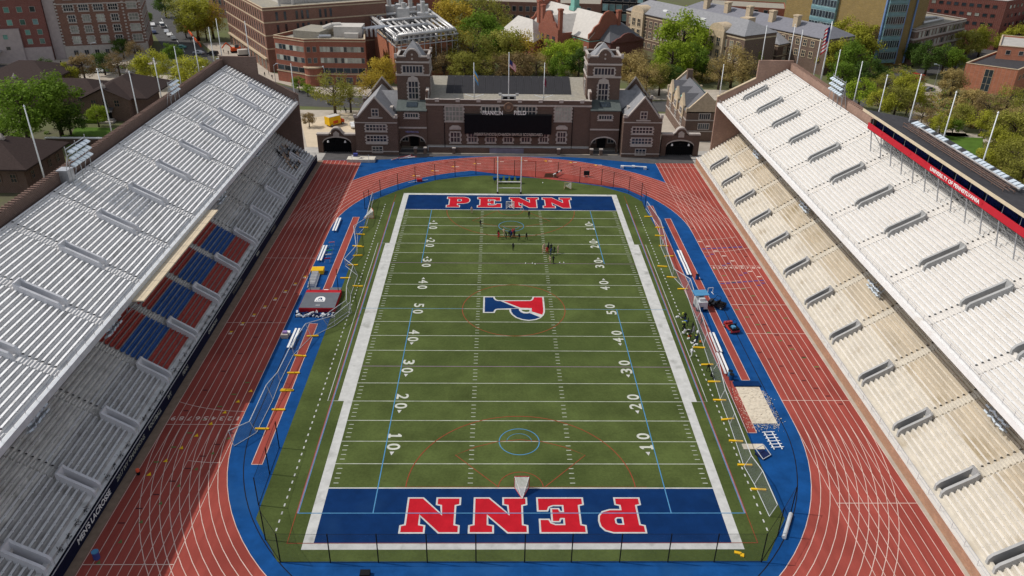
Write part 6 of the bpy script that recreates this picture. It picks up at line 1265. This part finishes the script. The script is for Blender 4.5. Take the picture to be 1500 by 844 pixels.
def bench_px(u, v, L_, rz, lab, n=2):
    p = at(u, v); t = thing('bench', lab, 'bench', (p.x, p.y, 0), rz)
    for i in range(n): MB().box(-.17+.55*i-.2, .17+.55*i-.2, -L_/2, L_/2, .40, .46).build('plank', M['wpaint'], t)
    for y in (-L_*.4, 0, L_*.4): b = MB(); b.box(-.45, .6, y-.04, y+.04, .34, .40); b.box(-.4, -.3, y-.04, y+.04, 0, .34); b.box(.45, .55, y-.04, y+.04, 0, .34); b.build('leg', M['steel'], t)
    return t
bench_px(493, 331, 7, .02, 'pair of white bench planks farthest up the left blue apron'); bench_px(472, 373, 7, .02, 'pair of white bench planks beside the coloured hurdles'); bench_px(430, 498, 6, 0, 'pair of white bench planks below the pole vault mat')
bench_px(997, 378, 5.5, -.02, 'white bench planks beside the far end of the double runway'); bench_px(1005, 396, 5.5, -.02, 'white bench planks next to the blue topped trolley'); bench_px(1047, 504, 6, -.02, 'white bench planks below the red cart'); bench_px(1058, 535, 6, -.02, 'white bench planks beside the blue barrels')
def simple(nm, lab, cat, p, parts, rz=0, group=None):
    t = thing(nm, lab, cat, (p.x, p.y, 0), rz, group)
    for pn, m, bs in parts:
        b = MB()
        for q in bs: b.box(*q) if len(q) == 6 else b.tube(q[0], q[1], q[2], n=10)
        b.build(pn, m, t)
    return t
for i, (u, v) in enumerate(((1071, 556), (1069, 551), (1021, 409), (1027, 456))): simple('barrel', ['blue barrel beside the runway benches', 'light blue barrel beside the runway benches', 'blue barrel in front of the trolley', 'blue barrel beside the black cart'][i], 'barrel', at(u, v), [('drum', M['blue'] if i != 1 else M['lblue'], [((0, 0, 0), (0, 0, .95), .36)]), ('lid', M['black'], [((0, 0, .95), (0, 0, 1.0), .38)])])
for i in range(5):
    p = at(480+i*1.6, 385-i*6); 
    simple('hurdle', ['red', 'white', 'green', 'blue', 'pink'][i]+' hurdle standing on the left blue apron', 'hurdle', p, [('board', [M['ezred'], M['wpaint'], mat('hgreen', (.05, .4, .15)), M['lblue'], mat('hpink', (.6, .2, .25))][i], [(-.6, .6, -.03, .03, .85, 1.05)]), ('frame', M['steel'], [((-.5, 0, 0), (-.5, 0, .9), .03), ((.5, 0, 0), (.5, 0, .9), .03), ((-.5, 0, .03), (-.5, .7, .03), .03), ((.5, 0, .03), (.5, .7, .03), .03)])], .3)
simple('hurdle_trolley', 'long rack of white and black hurdles with a yellow cover', 'trolley', at(460, 412), [('rack', M['steel'], [(-.8, -.6, -3, 3, .2, .3), (.6, .8, -3, 3, .2, .3)]), ('hurdles', M['wpaint'], [(-.6, .6, -2.8+.6*i, -2.7+.6*i, .3, 1.05) for i in range(9)]), ('wheels', M['black'], [((-.7, -2.5, .15), (-.6, -2.5, .15), .15), ((.6, 2.5, .15), (.7, 2.5, .15), .15)]), ('cover', M['yellow'], [(-.9, 1.4, 2.6, 4.4, .1, .9)])], .05)
simple('equipment_boxes', 'stack of pale boxes beside the left white planks', 'boxes', at(419, 492), [('box', M['stone'], [(-.6, .5, -.9, .0, 0, .7)]), ('box', M['wpaint'], [(-.5, .6, .1, .9, 0, .5)]), ('box', mat('boxpurple', (.3, .2, .45)), [(-.4, .3, -.5, .1, .7, 1.0)])])
simple('steeple_barrier', 'white banded steeplechase barrier at the dark water pit', 'barrier', at(817, 257), [('beam', M['wpaint'], [(-.12, .12, -2.2, -1.1, .75, .95), (-.12, .12, 0, 1.1, .75, .95)]), ('band', M['black'], [(-.13, .13, -1.1, 0, .745, .955), (-.13, .13, 1.1, 2.0, .745, .955)]), ('post', M['steel'], [((0, -2, 0), (0, -2, .8), .06), ((0, 1.9, 0), (0, 1.9, .8), .06)])], -.6)
wpq = P2([(799, 254), (815, 254), (816, 260), (797, 259.5)]); struct(sheet('water_pit', [wpq], .028, mat('pit_dark', (.05, .022, .012), .4)))
simple('speaker_box', 'black box on two dark feet on the far bend', 'box', at(859, 259), [('case', M['black'], [(-.7, .7, -.3, .3, .5, 1.5)]), ('foot', M['steel'], [(-.6, -.4, -.3, .3, 0, .5), (.4, .6, -.3, .3, 0, .5)])])
simple('barrier_beam', 'long white beam on blocks on the far blue corner', 'barrier', at(928, 247), [('beam', M['wpaint'], [(-3.2, 3.2, -.15, .15, .5, .7)]), ('block', M['metal'], [(-3.4, -2.6, -.5, .5, 0, .6), (2.6, 3.4, -.5, .5, 0, .6), (-.4, .4, .6, 1.3, 0, .5)])], -.12)
simple('ladder_frame', 'white ladder shaped frame lying on the blue apron', 'ladder', at(1132, 646), [('rail', M['wpaint'], [(-.62, -.5, -1.9, 1.9, .06, .16), (.5, .62, -1.9, 1.9, .06, .16)]), ('rung', M['wpaint'], [(-.9, .9, -1.6+.65*i, -1.5+.65*i, .17, .24) for i in range(6)])], .08)
simple('takeoff_board', 'pale sand covered board at the pit end', 'board', at(1105, 655), [('board', M['sand'], [(-1.6, 1.3, -.55, .55, .01, .12)])])
simple('sled', 'tipped metal training sled by the sand board', 'sled', at(1117, 667), [('base', M['seatnavy'], [(-.8, .8, -.7, .7, .05, .25)]), ('frame', M['metal'], [((-.8, -.7, .2), (-.8, .7, 1.0), .06), ((.8, -.7, .2), (.8, .7, 1.0), .06), ((-.8, .7, 1.0), (.8, .7, 1.0), .06), ((-.8, -.7, .2), (.8, -.7, .2), .06)])], .6)
simple('bollard', 'orange topped bollard beside the shaded track', 'bollard', at(203, 695), [('body', M['black'], [((0, 0, 0), (0, 0, .5), .22)]), ('top', mat('orange_red', (.8, .12, .06)), [((0, 0, .5), (0, 0, .85), .24)])])
simple('bin', 'blue bin on the shaded track edge', 'bin', at(142, 818), [('body', M['bluemark'], [((0, 0, 0), (0, 0, 1.0), .36)]), ('lid', M['lblue'], [((0, 0, 1.0), (0, 0, 1.08), .4)])])
simple('corner_marker', 'bent yellow marker on the near grass corner', 'marker', at(1082, 811), [('pad', M['yellow'], [(-.5, .3, -.15, .2, .01, .14), (.2, .6, -.45, .05, .01, .14)])], -.3)
simple('pad', 'black pad at the edge of the near blue apron', 'pad', at(535, 843), [('pad', M['black'], [(-.55, .55, -.4, .4, 0, .5)])])
simple('blue_mat', 'white edged rolled mat on the near right blue corner', 'mat', at(1153, 772), [('roll', M['metal'], [((0, -2.2, .25), (0, 2.2, .25), .25)])], -.5)
simple('flagstick_pile', 'heap of red and white poles by the hall steps', 'poles', at(590, 233), [('poles', M['wpaint'], [((-3+.5*i, -1.2+.2*i, .1+.1*(i % 4)), (.5+.4*i, .8-.1*i, .3+.15*(i % 5)), .07) for i in range(8)]), ('red_poles', M['ezred'], [((-2.6+.5*i, -1.1+.2*i, .2+.1*(i % 4)), (.9+.4*i, .9-.1*i, .4+.15*(i % 5)), .06) for i in range(8)])])
simple('luggage_cart', 'red kit and white poles on the far blue apron strip', 'kit', at(615.5, 265.5), [('bag', M['matred'], [(-.8, .5, -.4, .4, 0, .6)]), ('pole', M['wpaint'], [((-3, -.8, .1), (2, .4, .1), .06)])], .2)
simple('floodlight_box', 'blue and white crate pile by the left gateway', 'crates', at(520, 233), [('crate', M['metal'], [(-.8, .3, -.5, .5, 0, .9)]), ('crate', M['bluemark'], [(-.3, .8, -.6, .3, .9, 1.6)])])
tr = simple('camera_trolley', 'tall grey equipment trolley with blue canopy on the runway', 'trolley', at(1025, 452), [('body', M['metal'], [(-.9, .9, -1.2, 1.2, .5, 1.9), (-.5, .5, -.8, 1.0, 1.9, 2.4)]), ('canopy', M['lblue'], [(-1.2, 1.4, -.2, 1.9, 2.7, 2.8)]), ('strut', M['steel'], [((-1, 0, .5), (-1, 0, 2.7), .04), ((1.2, 0, .5), (1.2, 0, 2.7), .04), ((-1, 1.7, .5), (-1, 1.7, 2.7), .04), ((1.2, 1.7, .5), (1.2, 1.7, 2.7), .04)]), ('wheel', M['black'], [((-.95, -.8, .3), (-.8, -.8, .3), .3), ((.8, -.8, .3), (.95, -.8, .3), .3), ((-.95, .8, .3), (-.8, .8, .3), .3), ((.8, .8, .3), (.95, .8, .3), .3)])], .1)
simple('starting_frame', 'small white frame on the blue apron by the trolley', 'frame', at(1040, 430), [('frame', M['wpaint'], [((-.5, 0, 0), (-.5, 0, 1.2), .05), ((.5, 0, 0), (.5, 0, 1.2), .05), ((-.5, 0, 1.2), (.5, 0, 1.2), .05), ((-.5, -.5, .03), (-.5, .5, .03), .05), ((.5, -.5, .03), (.5, .5, .03), .05)])], .2)
# ============================================================ VEHICLES
def wheels(t, xs, ys, r):
    for x in xs:
        for y in ys: w_ = MB().tube((x-.1, y, r), (x+.1, y, r), r, n=12).build('wheel', M['black'], t); MB().tube((x-.115, y, r), (x+.115, y, r), r*.55, n=10).build('rim', M['steel'], w_)
def car(loc, rz, m, lab, kind='car'):
    t = thing('parked_car', lab, 'car', loc, rz, None); L_, W_c = 2.25, .9
    pr = [(-L_, .35), (-L_, .75), (-L_+.15, .9), (-1.55, .95), (-.85, 1.42), (.75, 1.45), (1.5, .98), (L_-.1, .85), (L_, .6), (L_, .35)]
    if kind == 'suv': pr = [(-L_, .4), (-L_, 1.0), (-L_+.25, 1.75), (.7, 1.75), (1.3, 1.1), (L_-.1, 1.0), (L_, .7), (L_, .4)]
    if kind == 'van': pr = [(-2.7, .4), (-2.7, 2.1), (1.6, 2.15), (2.3, 1.3), (2.75, 1.1), (2.75, .4)]
    MB().vprism(pr, 'x', -W_c, W_c).build('body', m, t)
    top = max(z for y, z in pr); gp_ = [(y, z) for y, z in pr if z > 1.2] or pr[3:7]
    y0_, y1_ = min(y for y, z in gp_), max(y for y, z in gp_); zb_ = .98 if kind == 'car' else 1.12
    MB().vprism([(y0_-.35, zb_), (y0_+.1, top-.12), (y1_-.1, top-.12), (y1_+.45, zb_)], 'x', -W_c-.01, W_c+.01).build('side_window', M['glass'], t)
    MB().add([(-.75, y1_+.12, top-.1), (.75, y1_+.12, top-.1), (.8, y1_+.68, zb_+.03), (-.8, y1_+.68, zb_+.03)], [(0, 1, 2, 3)]).build('windscreen', M['glass'], t)
    for x in (-.65, .65): MB().box(x-.15, x+.15, pr[-1][0]-.03, pr[-1][0]+.02, .62, .75).build('headlight', M['lamp'], t)
    wheels(t, (-.82, .82), (-1.35, 1.35), .33); return t
paint = {k: mat('paint_'+k, c, .3, .05, 1, spec=.5) for k, c in {'silver': (.45, .47, .5), 'black': (.015, .015, .018), 'white': (.75, .75, .74), 'navy': (.02, .03, .08), 'red': (.35, .03, .03), 'grey': (.16, .17, .18), 'teal': (.1, .3, .3)}.items()}
def g0_(u, v): p = at(u, v); return (p.x, p.y, -.03)
for u, v, rz, m, k, lab in ((291, 79, 1.3, 'silver', 'car', 'silver car at the zebra crossing'), (312, 81, 1.3, 'black', 'suv', 'black sport utility car at the zebra crossing'), (348, 76, 1.4, 'grey', 'car', 'dark grey car by the building site'), (238, 40, 3.6, 'white', 'van', 'white van heading the queue on the avenue'), (244, 48, 3.6, 'silver', 'car', 'silver car behind the white van'), (248, 53, 3.6, 'white', 'car', 'white car third in the avenue queue'), (254, 58, 3.6, 'grey', 'car', 'grey car last in the avenue queue'), (224, 38, .45, 'white', 'car', 'white car parked by the ornate block'), (219, 42, .45, 'black', 'car', 'black car parked by the ornate block, second in line'), (222, 45, .45, 'grey', 'car', 'grey car parked by the ornate block'), (226, 49, .45, 'navy', 'car', 'navy car parked by the ornate block'), (265, 71, 1.5, 'teal', 'car', 'teal taxi beside the corner tree'),
                             (490, 153, 1.57, 'navy', 'car', 'dark blue car on the street behind the plaza'), (518, 186, .3, 'white', 'car', 'white patrol car behind the left gateway'), (596, 147, 1.57, 'black', 'suv', 'black car half hidden behind the gabled wing'), (1360, 133, 1.9, 'grey', 'car', 'grey car parked by the orange annex'), (1342, 116, .5, 'red', 'van', 'red van on the side road'), (1287, 131, .8, 'red', 'car', 'red car between trees behind the flagpoles'), (110, 105, 1.4, 'silver', 'car', 'silver car in front of the stone base'), (145, 106, 1.4, 'white', 'car', 'white car on the street before the ornate block'), (160, 104, 1.4, 'grey', 'car', 'grey car on the street before the ornate block'), (48, 102, 1.5, 'white', 'van', 'white van before the pink stone front')):
    car(g0_(u, v), rz, paint[m], lab, k)
ft = thing('food_truck', 'yellow and orange food truck with pale roof on the tan plaza', 'truck', g0_(490, 183), -.75)
MB().box(-1.2, 1.2, -2.6, 1.6, .5, 2.9).build('body', M['yellow'], ft); MB().box(-1.15, 1.15, -2.5, 1.5, 2.9, 3.0).build('roof', M['palegrey'], ft); MB().vprism([(1.6, .5), (1.6, 2.3), (2.2, 1.6), (3.0, 1.4), (3.0, .5)], 'x', -1.1, 1.1).build('cab', M['orange'], ft); MB().box(-1.22, 1.22, -1.2, .6, .8, 1.7).build('side_panel', M['orange'], ft); MB().add([(-1, 1.66, 2.25), (1, 1.66, 2.25), (1, 2.22, 1.66), (-1, 2.22, 1.66)], [(0, 1, 2, 3)]).build('windscreen', M['glass'], ft); wheels(ft, (-1.1, 1.1), (-1.7, 2.2), .42)
def golf(loc, rz, m, lab, load):
    t = thing('utility_cart', lab, 'cart', loc, rz); MB().box(-.75, .75, -1.5, 1.5, .3, .65).box(-.72, .72, .95, 1.5, .65, .95).build('body', m, t); MB().box(-.7, .7, -1.45, -.3, .65, .95).build('cargo_bed', M['black'], t); MB().box(-.6, .6, -.2, .3, .65, .9).box(-.6, .6, -.3, -.15, .9, 1.3).build('seat', M['black'], t)
    b = MB()
    for x in (-.65, .65): b.path([(x, .9, .9), (x, .5, 1.8), (x, -.3, 1.8), (x, -.35, .9)], .035)
    b.build('roll_bar', M['black'], t); MB().box(-.5, .1, -1.2, -.5, .95, 1.25).build('load', load, t); wheels(t, (-.72, .72), (-1.05, 1.05), .3); return t
golf(Vector((at(1071, 483).x, at(1071, 483).y, 0)), .25, paint['red'], 'red utility cart with a light blue load on the blue apron', M['lblue']); golf(Vector((at(1050, 449).x, at(1050, 449).y, 0)), .9, paint['black'], 'black utility cart parked beside the blue topped trolley', M['black'])
cs = [(-112, 214, 2.0), (-107, 207, 2.0), (-103, 214, 2.2)]
for i, (x, y, a) in enumerate(cs):
    t = thing('construction_machine', ['orange excavator at the avenue building site', 'cream site cabin at the avenue building site', 'small orange loader at the avenue building site'][i], 'machine', (x, y, 0), a); MB().box(-1.2, 1.2, -2, 2, .7, 2.6 if i == 1 else 1.9).build('body', M['orange'] if i != 1 else M['palegrey'], t); MB().box(-1.3, -.7, -2.1, 2.1, 0, .7).box(.7, 1.3, -2.1, 2.1, 0, .7).build('track', M['black'], t)
    if i != 1: MB().path([(0, 1.5, 1.9), (0, 3.5, 4), (0, 5.5, 2)], .25).build('arm', M['orange'], t); MB().box(-1, .1, -1.2, .4, 1.9, 3).build('cab', M['glass'], t)
b = MB()
for i in range(9): b.obox((-131-3.1*i, 226+6.2*i), math.atan2(6.2, -3.1), 6.6, .4, 0, 1.0)
o = b.build('site_barrier', M['orange']); tag(o, 'line of orange barriers along the avenue', 'barrier', None, 'stuff')
# street lamps
for i, (u, v) in enumerate(((140, 95), (405, 130), (478, 135), (1368, 128), (330, 120))):
    p = at(u, v); t = thing('street_lamp', ['street lamp in front of the ornate block', 'street lamp at the teaching block corner', 'street lamp on the plaza kerb', 'street lamp by the side road', 'street lamp beside the stand end wall'][i], 'street lamp', (p.x, p.y, 0), i); MB().path([(0, 0, 0), (0, 0, 8), (1.4, 0, 8.4)], .09).build('post', M['steel'], t); MB().box(1.1, 2.0, -.18, .18, 8.32, 8.48).build('lamp_head', M['lamp'], t)
# ============================================================ PEOPLE
def skel(pose):
    """joints (x right, y forward, z up) in metres, edges, radii"""
    J = {'pel': (0, 0, .95, .13), 'wai': (0, .0, 1.10, .12), 'che': (0, .01, 1.32, .145), 'nek': (0, .02, 1.50, .055), 'hed': (0, .03, 1.60, .085), 'top': (0, .03, 1.72, .075),
         'shl': (-.18, 0, 1.42, .065), 'ell': (-.26, -.02, 1.16, .045), 'wrl': (-.28, .08, .94, .035), 'hal': (-.28, .11, .85, .04), 'shr': (.18, 0, 1.42, .065), 'elr': (.26, -.02, 1.16, .045), 'wrr': (.28, .08, .94, .035), 'har': (.28, .11, .85, .04),
         'hil': (-.10, 0, .90, .10), 'knl': (-.11, .03, .50, .065), 'anl': (-.11, -.01, .10, .045), 'tol': (-.12, .14, .04, .04), 'hir': (.10, 0, .90, .10), 'knr': (.11, .03, .50, .065), 'anr': (.11, -.01, .10, .045), 'tor': (.12, .14, .04, .04)}
    def s_(**k):
        for a, p in k.items(): J[a] = (*p, J[a][3])
    if pose == 'run': s_(knl=(-.11, .32, .62), anl=(-.11, .12, .24), tol=(-.11, .28, .16), knr=(.11, -.10, .50), anr=(.11, -.42, .34), tor=(.11, -.46, .20), ell=(-.27, -.18, 1.18), wrl=(-.24, .05, 1.10), hal=(-.22, .14, 1.12), elr=(.27, .12, 1.18), wrr=(.22, .30, 1.28), har=(.2, .38, 1.32), che=(0, .08, 1.30), nek=(0, .13, 1.47), hed=(0, .16, 1.57), top=(0, .17, 1.69))
    if pose == 'crouch': s_(knl=(-.2, .22, .52), anl=(-.22, -.02, .10), tol=(-.23, .13, .04), knr=(.2, .22, .52), anr=(.22, -.02, .10), tor=(.23, .13, .04), che=(0, .16, 1.24), nek=(0, .26, 1.38), hed=(0, .30, 1.47), top=(0, .32, 1.59), ell=(-.28, .22, 1.05), wrl=(-.14, .42, 1.02), hal=(-.1, .5, 1.02), elr=(.28, .22, 1.05), wrr=(.14, .42, 1.02), har=(.1, .5, 1.02), shl=(-.18, .15, 1.32), shr=(.18, .15, 1.32), wai=(0, .06, 1.08))
    if pose == 'walk': s_(knl=(-.1, .2, .52), anl=(-.1, .28, .11), tol=(-.1, .42, .07), knr=(.1, -.02, .5), anr=(.1, -.28, .16), tor=(.1, -.18, .05), ell=(-.26, -.12, 1.17), elr=(.26, .08, 1.16), wrr=(.26, .24, .99), har=(.26, .3, .92))
    if pose == 'sit':
        for k in list(J): x, y, z, r = J[k]; J[k] = (x, y, z-.5 if k[0] != 't' and k[:2] not in ('kn', 'an') or k == 'top' else z, r)
        s_(knl=(-.13, .42, .46), anl=(-.13, .40, .06), tol=(-.13, .54, .02), knr=(.13, .42, .46), anr=(.13, .40, .06), tor=(.13, .54, .02), wrl=(-.16, .3, .56), hal=(-.13, .38, .54), wrr=(.16, .3, .56), har=(.13, .38, .54))
    E_ = [('pel', 'wai', 1), ('wai', 'che', 1), ('che', 'nek', 1), ('nek', 'hed', 2), ('hed', 'top', 3), ('che', 'shl', 1), ('shl', 'ell', 1), ('ell', 'wrl', 2), ('wrl', 'hal', 2), ('che', 'shr', 1), ('shr', 'elr', 1), ('elr', 'wrr', 2), ('wrr', 'har', 2), ('pel', 'hil', 0), ('hil', 'knl', 0), ('knl', 'anl', 2), ('anl', 'tol', 4), ('pel', 'hir', 0), ('hir', 'knr', 0), ('knr', 'anr', 2), ('anr', 'tor', 4)]
    return J, E_
BODY = {}
def body(pose):
    if pose in BODY: return BODY[pose]
    J, E_ = skel(pose); ks = list(J); me = bpy.data.meshes.new('body'); me.from_pydata([J[k][:3] for k in ks], [(ks.index(a), ks.index(c)) for a, c, _ in E_], [])
    o = bpy.data.objects.new('body', me); C.objects.link(o); md = o.modifiers.new('skin', 'SKIN'); md.use_smooth_shade = True
    for i, k in enumerate(ks): sv = me.skin_vertices[0].data[i]; sv.radius = (J[k][3], J[k][3]); sv.use_root = (k == 'pel')
    o.modifiers.new('sub', 'SUBSURF').levels = 1; bpy.context.view_layer.update()
    ev = bpy.data.meshes.new_from_object(o.evaluated_get(bpy.context.evaluated_depsgraph_get())); bpy.data.objects.remove(o)
    seg = [(Vector(J[a][:3]), Vector(J[c][:3]), m) for a, c, m in E_]
    for p in ev.polygons:
        c = p.center; best = None
        for a, d, m in seg:
            ab = d-a; t = max(0, min(1, (c-a).dot(ab)/ab.length_squared)); ds = (c-(a+ab*t)).length
            if best is None or ds < best[0]: best = (ds, m)
        mi = best[1]
        if mi == 3 and c.y > J['hed'][1]+.03: mi = 2
        p.material_index = mi; p.use_smooth = True
    BODY[pose] = ev; return ev
SK = [mat('skin_a', (.50, .30, .21), .6), mat('skin_b', (.28, .15, .09), .6), mat('skin_c', (.58, .37, .27), .6)]
CL = {k: mat('cloth_'+k, c, .9, .12, 3) for k, c in {'white': (.72, .72, .74), 'black': (.018, .018, .022), 'red': (.42, .03, .04), 'navy': (.02, .03, .10), 'grey': (.25, .25, .27), 'pink': (.62, .36, .34), 'maroon': (.30, .05, .05), 'neon': (.38, .44, .06), 'tan': (.5, .36, .26), 'blue': (.08, .16, .42)}.items()}
HR = [mat('hair_dark', (.02, .014, .01), .7), mat('hair_brown', (.08, .045, .02), .7), mat('hair_fair', (.28, .18, .08), .7)]
PMC = {}
def person(p, rz, pose, shirt, short, lab, grp, sc=1.0):
    i = int(abs(p[0]*13+p[1]*7)) % 3; k = (pose, shirt, short, i)
    if k not in PMC:
        me = body(pose).copy(); me.materials.clear()
        for m in (CL[short], CL[shirt], SK[i], HR[(i+1) % 3], CL['white' if i else 'black']): me.materials.append(m)
        PMC[k] = me
    o = link('person', PMC[k], None, p, rz); o.scale = (sc, sc, sc); return tag(o, lab, 'person', grp)
zz7 = lambda a, c: at(690+a/8.44, 310+c/8.44)
G1 = 'lacrosse players on the turf'
pl_ = [(118, 195, 'run', 'white', 'black', 'running player in white shirt on the far hash marks'), (345, 342, 'run', 'white', 'red', 'player in white shirt and red shorts at the left of the huddle'), (338, 318, 'stand', 'black', 'black', 'player all in black at the left of the huddle'), (405, 300, 'walk', 'grey', 'tan', 'player in grey shirt walking into the huddle'), (440, 338, 'crouch', 'white', 'black', 'crouching player in white shirt at the front of the huddle'), (470, 322, 'run', 'white', 'black', 'running player in white shirt inside the huddle'), (488, 318, 'stand', 'pink', 'black', 'player in pink shirt inside the huddle'), (505, 328, 'crouch', 'white', 'navy', 'crouching player in white shirt and navy shorts in the huddle'), (515, 300, 'stand', 'tan', 'red', 'player in tan shirt at the back of the huddle'), (532, 296, 'stand', 'pink', 'red', 'player in pink shirt and red shorts at the back of the huddle'), (535, 325, 'walk', 'maroon', 'black', 'player in maroon shirt at the right of the huddle'),
       (595, 362, 'walk', 'black', 'black', 'player in black walking right of the huddle'), (683, 352, 'walk', 'tan', 'black', 'player in tan shirt farthest right of the huddle'), (520, 482, 'stand', 'tan', 'black', 'lone player in tan shirt below the huddle'), (885, 512, 'stand', 'pink', 'tan', 'player in pink shirt at the left of the second huddle'), (903, 488, 'stand', 'black', 'tan', 'player in black shirt at the left of the second huddle'), (948, 500, 'stand', 'grey', 'black', 'player in grey shirt inside the second huddle'), (958, 470, 'walk', 'white', 'black', 'player in white shirt at the back of the second huddle'), (940, 520, 'crouch', 'navy', 'red', 'crouching player in navy at the front of the second huddle'), (978, 538, 'crouch', 'black', 'navy', 'crouching player in black at the front of the second huddle'), (988, 492, 'stand', 'black', 'black', 'player in black inside the second huddle'), (1030, 522, 'run', 'white', 'black', 'running player in white shirt right of the second huddle'), (1072, 512, 'stand', 'pink', 'tan', 'player in pink shirt at the right of the second huddle'), (1015, 642, 'walk', 'tan', 'black', 'player in tan shirt by the purple line'), (985, 638, 'crouch', 'red', 'tan', 'crouching player in red shirt by the purple line'), (715, 82, 'walk', 'white', 'black', 'player in white shirt below the far end zone')]
for i, (a, c, po, s1, s2, lab_) in enumerate(pl_): p = zz7(a, c); person((p.x, p.y, 0), i*1.9, po, s1, s2, lab_, G1, 1.02)
for i, (u, v, po, s1, s2, lab_) in enumerate(((691, 313, 'stand', 'red', 'tan', 'player in red shirt beside the far goal line'), (765, 307.5, 'walk', 'red', 'white', 'player in red shirt on the far end zone letters'))): p = at(u, v); person((p.x, p.y, 0), i, po, s1, s2, lab_, G1)
bg_ = 'people and kit along the right touchline'
for i, (u, v, po, s1, s2, lab_) in enumerate(((1003, 470, 'stand', 'grey', 'black', 'person in grey shirt at the head of the touchline group'), (1007, 478, 'stand', 'black', 'black', 'person in black at the touchline kit heap'), (1001, 485, 'crouch', 'white', 'black', 'crouching person in white at the touchline kit heap'), (1015, 490, 'walk', 'black', 'grey', 'person in black and grey by the touchline net'), (1009, 497, 'crouch', 'grey', 'black', 'crouching person in grey by the touchline net'), (1020, 503, 'stand', 'black', 'navy', 'person in black and navy at the foot of the touchline group'), (1027, 477, 'walk', 'black', 'black', 'person in black walking on the runway'), (1037, 544, 'crouch', 'black', 'black', 'crouching person in black beside the yellow net foot'), (1041, 554, 'sit', 'white', 'black', 'person in white sitting beside the yellow net foot'), (1012, 523, 'walk', 'blue', 'white', 'person in blue on the touchline'), (1002, 491, 'sit', 'black', 'white', 'person sitting beside the touchline kit heap'), (1014, 484, 'stand', 'neon', 'black', 'person in neon bib in the touchline group'))):
    p = at(u, v); person((p.x, p.y, 0 if po != 'sit' else .0), i*1.3, po, s1, s2, lab_, bg_)
rb_ = random.Random(21)
kinds = [('black', 'black'), ('white', 'white'), ('neon', 'neon-yellow'), ('orange', 'orange'), ('blue', 'blue')]
bagm = MB(); bagm.box(-.38, .38, -.2, .2, 0, .26); bagm.box(-.3, .3, -.12, .12, .26, .36)
bagme = {k: bagm.mesh('kit_bag', mat('bag_'+k, {'black': (.02, .02, .02), 'white': (.7, .7, .7), 'neon': (.35, .40, .06), 'orange': (.65, .14, .03), 'blue': (.06, .14, .4)}[k], .8)) for k, _ in kinds}
for i in range(26):
    k, wname = kinds[[0, 0, 1, 2, 1, 0, 4, 1, 0, 3, 1, 2, 0][i % 13]]; t = rb_.random(); u = lerp(996, 1022, t)+rb_.gauss(0, 4); v = lerp(462, 506, t)+rb_.gauss(0, 3); p = at(u, v); o = link('kit_bag', bagme[k], None, (p.x, p.y, .004), rb_.random()*3); o.scale = (rb_.uniform(.5, .85),)*3; tag(o, f'{wname} kit bag lying in the touchline kit heap', 'bag', bg_)
for i in range(6):
    u, v = [(770, 386), (780, 386), (784, 387), (820, 385), (826, 385), (795, 268)][i]; p = at(u, v); b = MB(); b.tube((0, 0, 0), (0, 0, .16), .13, .06, 8); o = b.build('field_marker', M['wpaint'] if i != 12 else M['orange']); o.location = (p.x, p.y, .006); tag(o, 'small white disc marker lying on the surface' if i != 12 else 'small orange disc marker on the turf', 'marker', 'disc markers')
# seated crowd at the far end of the shaded lower stand
G2 = 'spectators seated in the shaded stand'
rc = random.Random(12); done = set()
tri_px = [(401, 217), (420, 208), (456, 228), (444, 251), (426, 244), (408, 228)]
cnt = 0
for row in range(3, 15):
    x = -(50.9+row*.66+.17); z = 1.9+row*.444+.10
    for k in range(40):
        y = 56+k*.58
        # keep those whose pixel falls in the crowd outline
        d = Vector((x, y, z+.4))-CAM; dp = d.dot(_d); u = 750+FP*d.dot(_r2)/dp; v = 422-FP*d.dot(_u2)/dp
        ins = False; j = len(tri_px)-1
        for i in range(len(tri_px)):
            (xa_, ya_), (xb_, yb_) = tri_px[i], tri_px[j]
            if (ya_ > v) != (yb_ > v) and u < (xb_-xa_)*(v-ya_)/(yb_-ya_)+xa_: ins = not ins
            j = i
        if ins and rc.random() < .5:
            s1 = rc.choice(['maroon', 'maroon', 'black', 'red', 'tan', 'white', 'pink', 'black']); person((x, y, z-.45), -math.pi/2+rc.uniform(-.3, .3), 'sit', s1, rc.choice(['black', 'grey', 'tan']), f'spectator in {s1} seated in the shaded lower stand', G2, 1.0); cnt += 1
# pedestrians
G3 = 'pedestrians outside the ground'
for i, (u, v, s1, wh) in enumerate(((280, 62, 'black', 'by the zebra crossing'), (275, 50, 'red', 'on the avenue kerb'), (328, 78, 'navy', 'by the building site'), (335, 80, 'white', 'by the building site'), (388, 112, 'grey', 'at the teaching block door'), (394, 110, 'white', 'at the teaching block door'), (399, 116, 'black', 'at the teaching block door'), (507, 166, 'navy', 'behind the food truck'), (505, 163, 'black', 'behind the food truck'), (90, 95, 'blue', 'before the pale stone base'), (55, 96, 'black', 'before the pink stone front'), (1381, 125, 'black', 'by the side road'), (1362, 175, 'navy', 'on the garden path'), (238, 78, 'white', 'on the corner pavement'), (222, 82, 'tan', 'on the corner pavement'), (1131, 326, 'white', ''))):
    if not wh: continue
    p = at(u, v); person((p.x, p.y, -.04), i, ('walk', 'stand')[i % 2], s1, 'black', f'pedestrian in {s1} {wh}', G3)
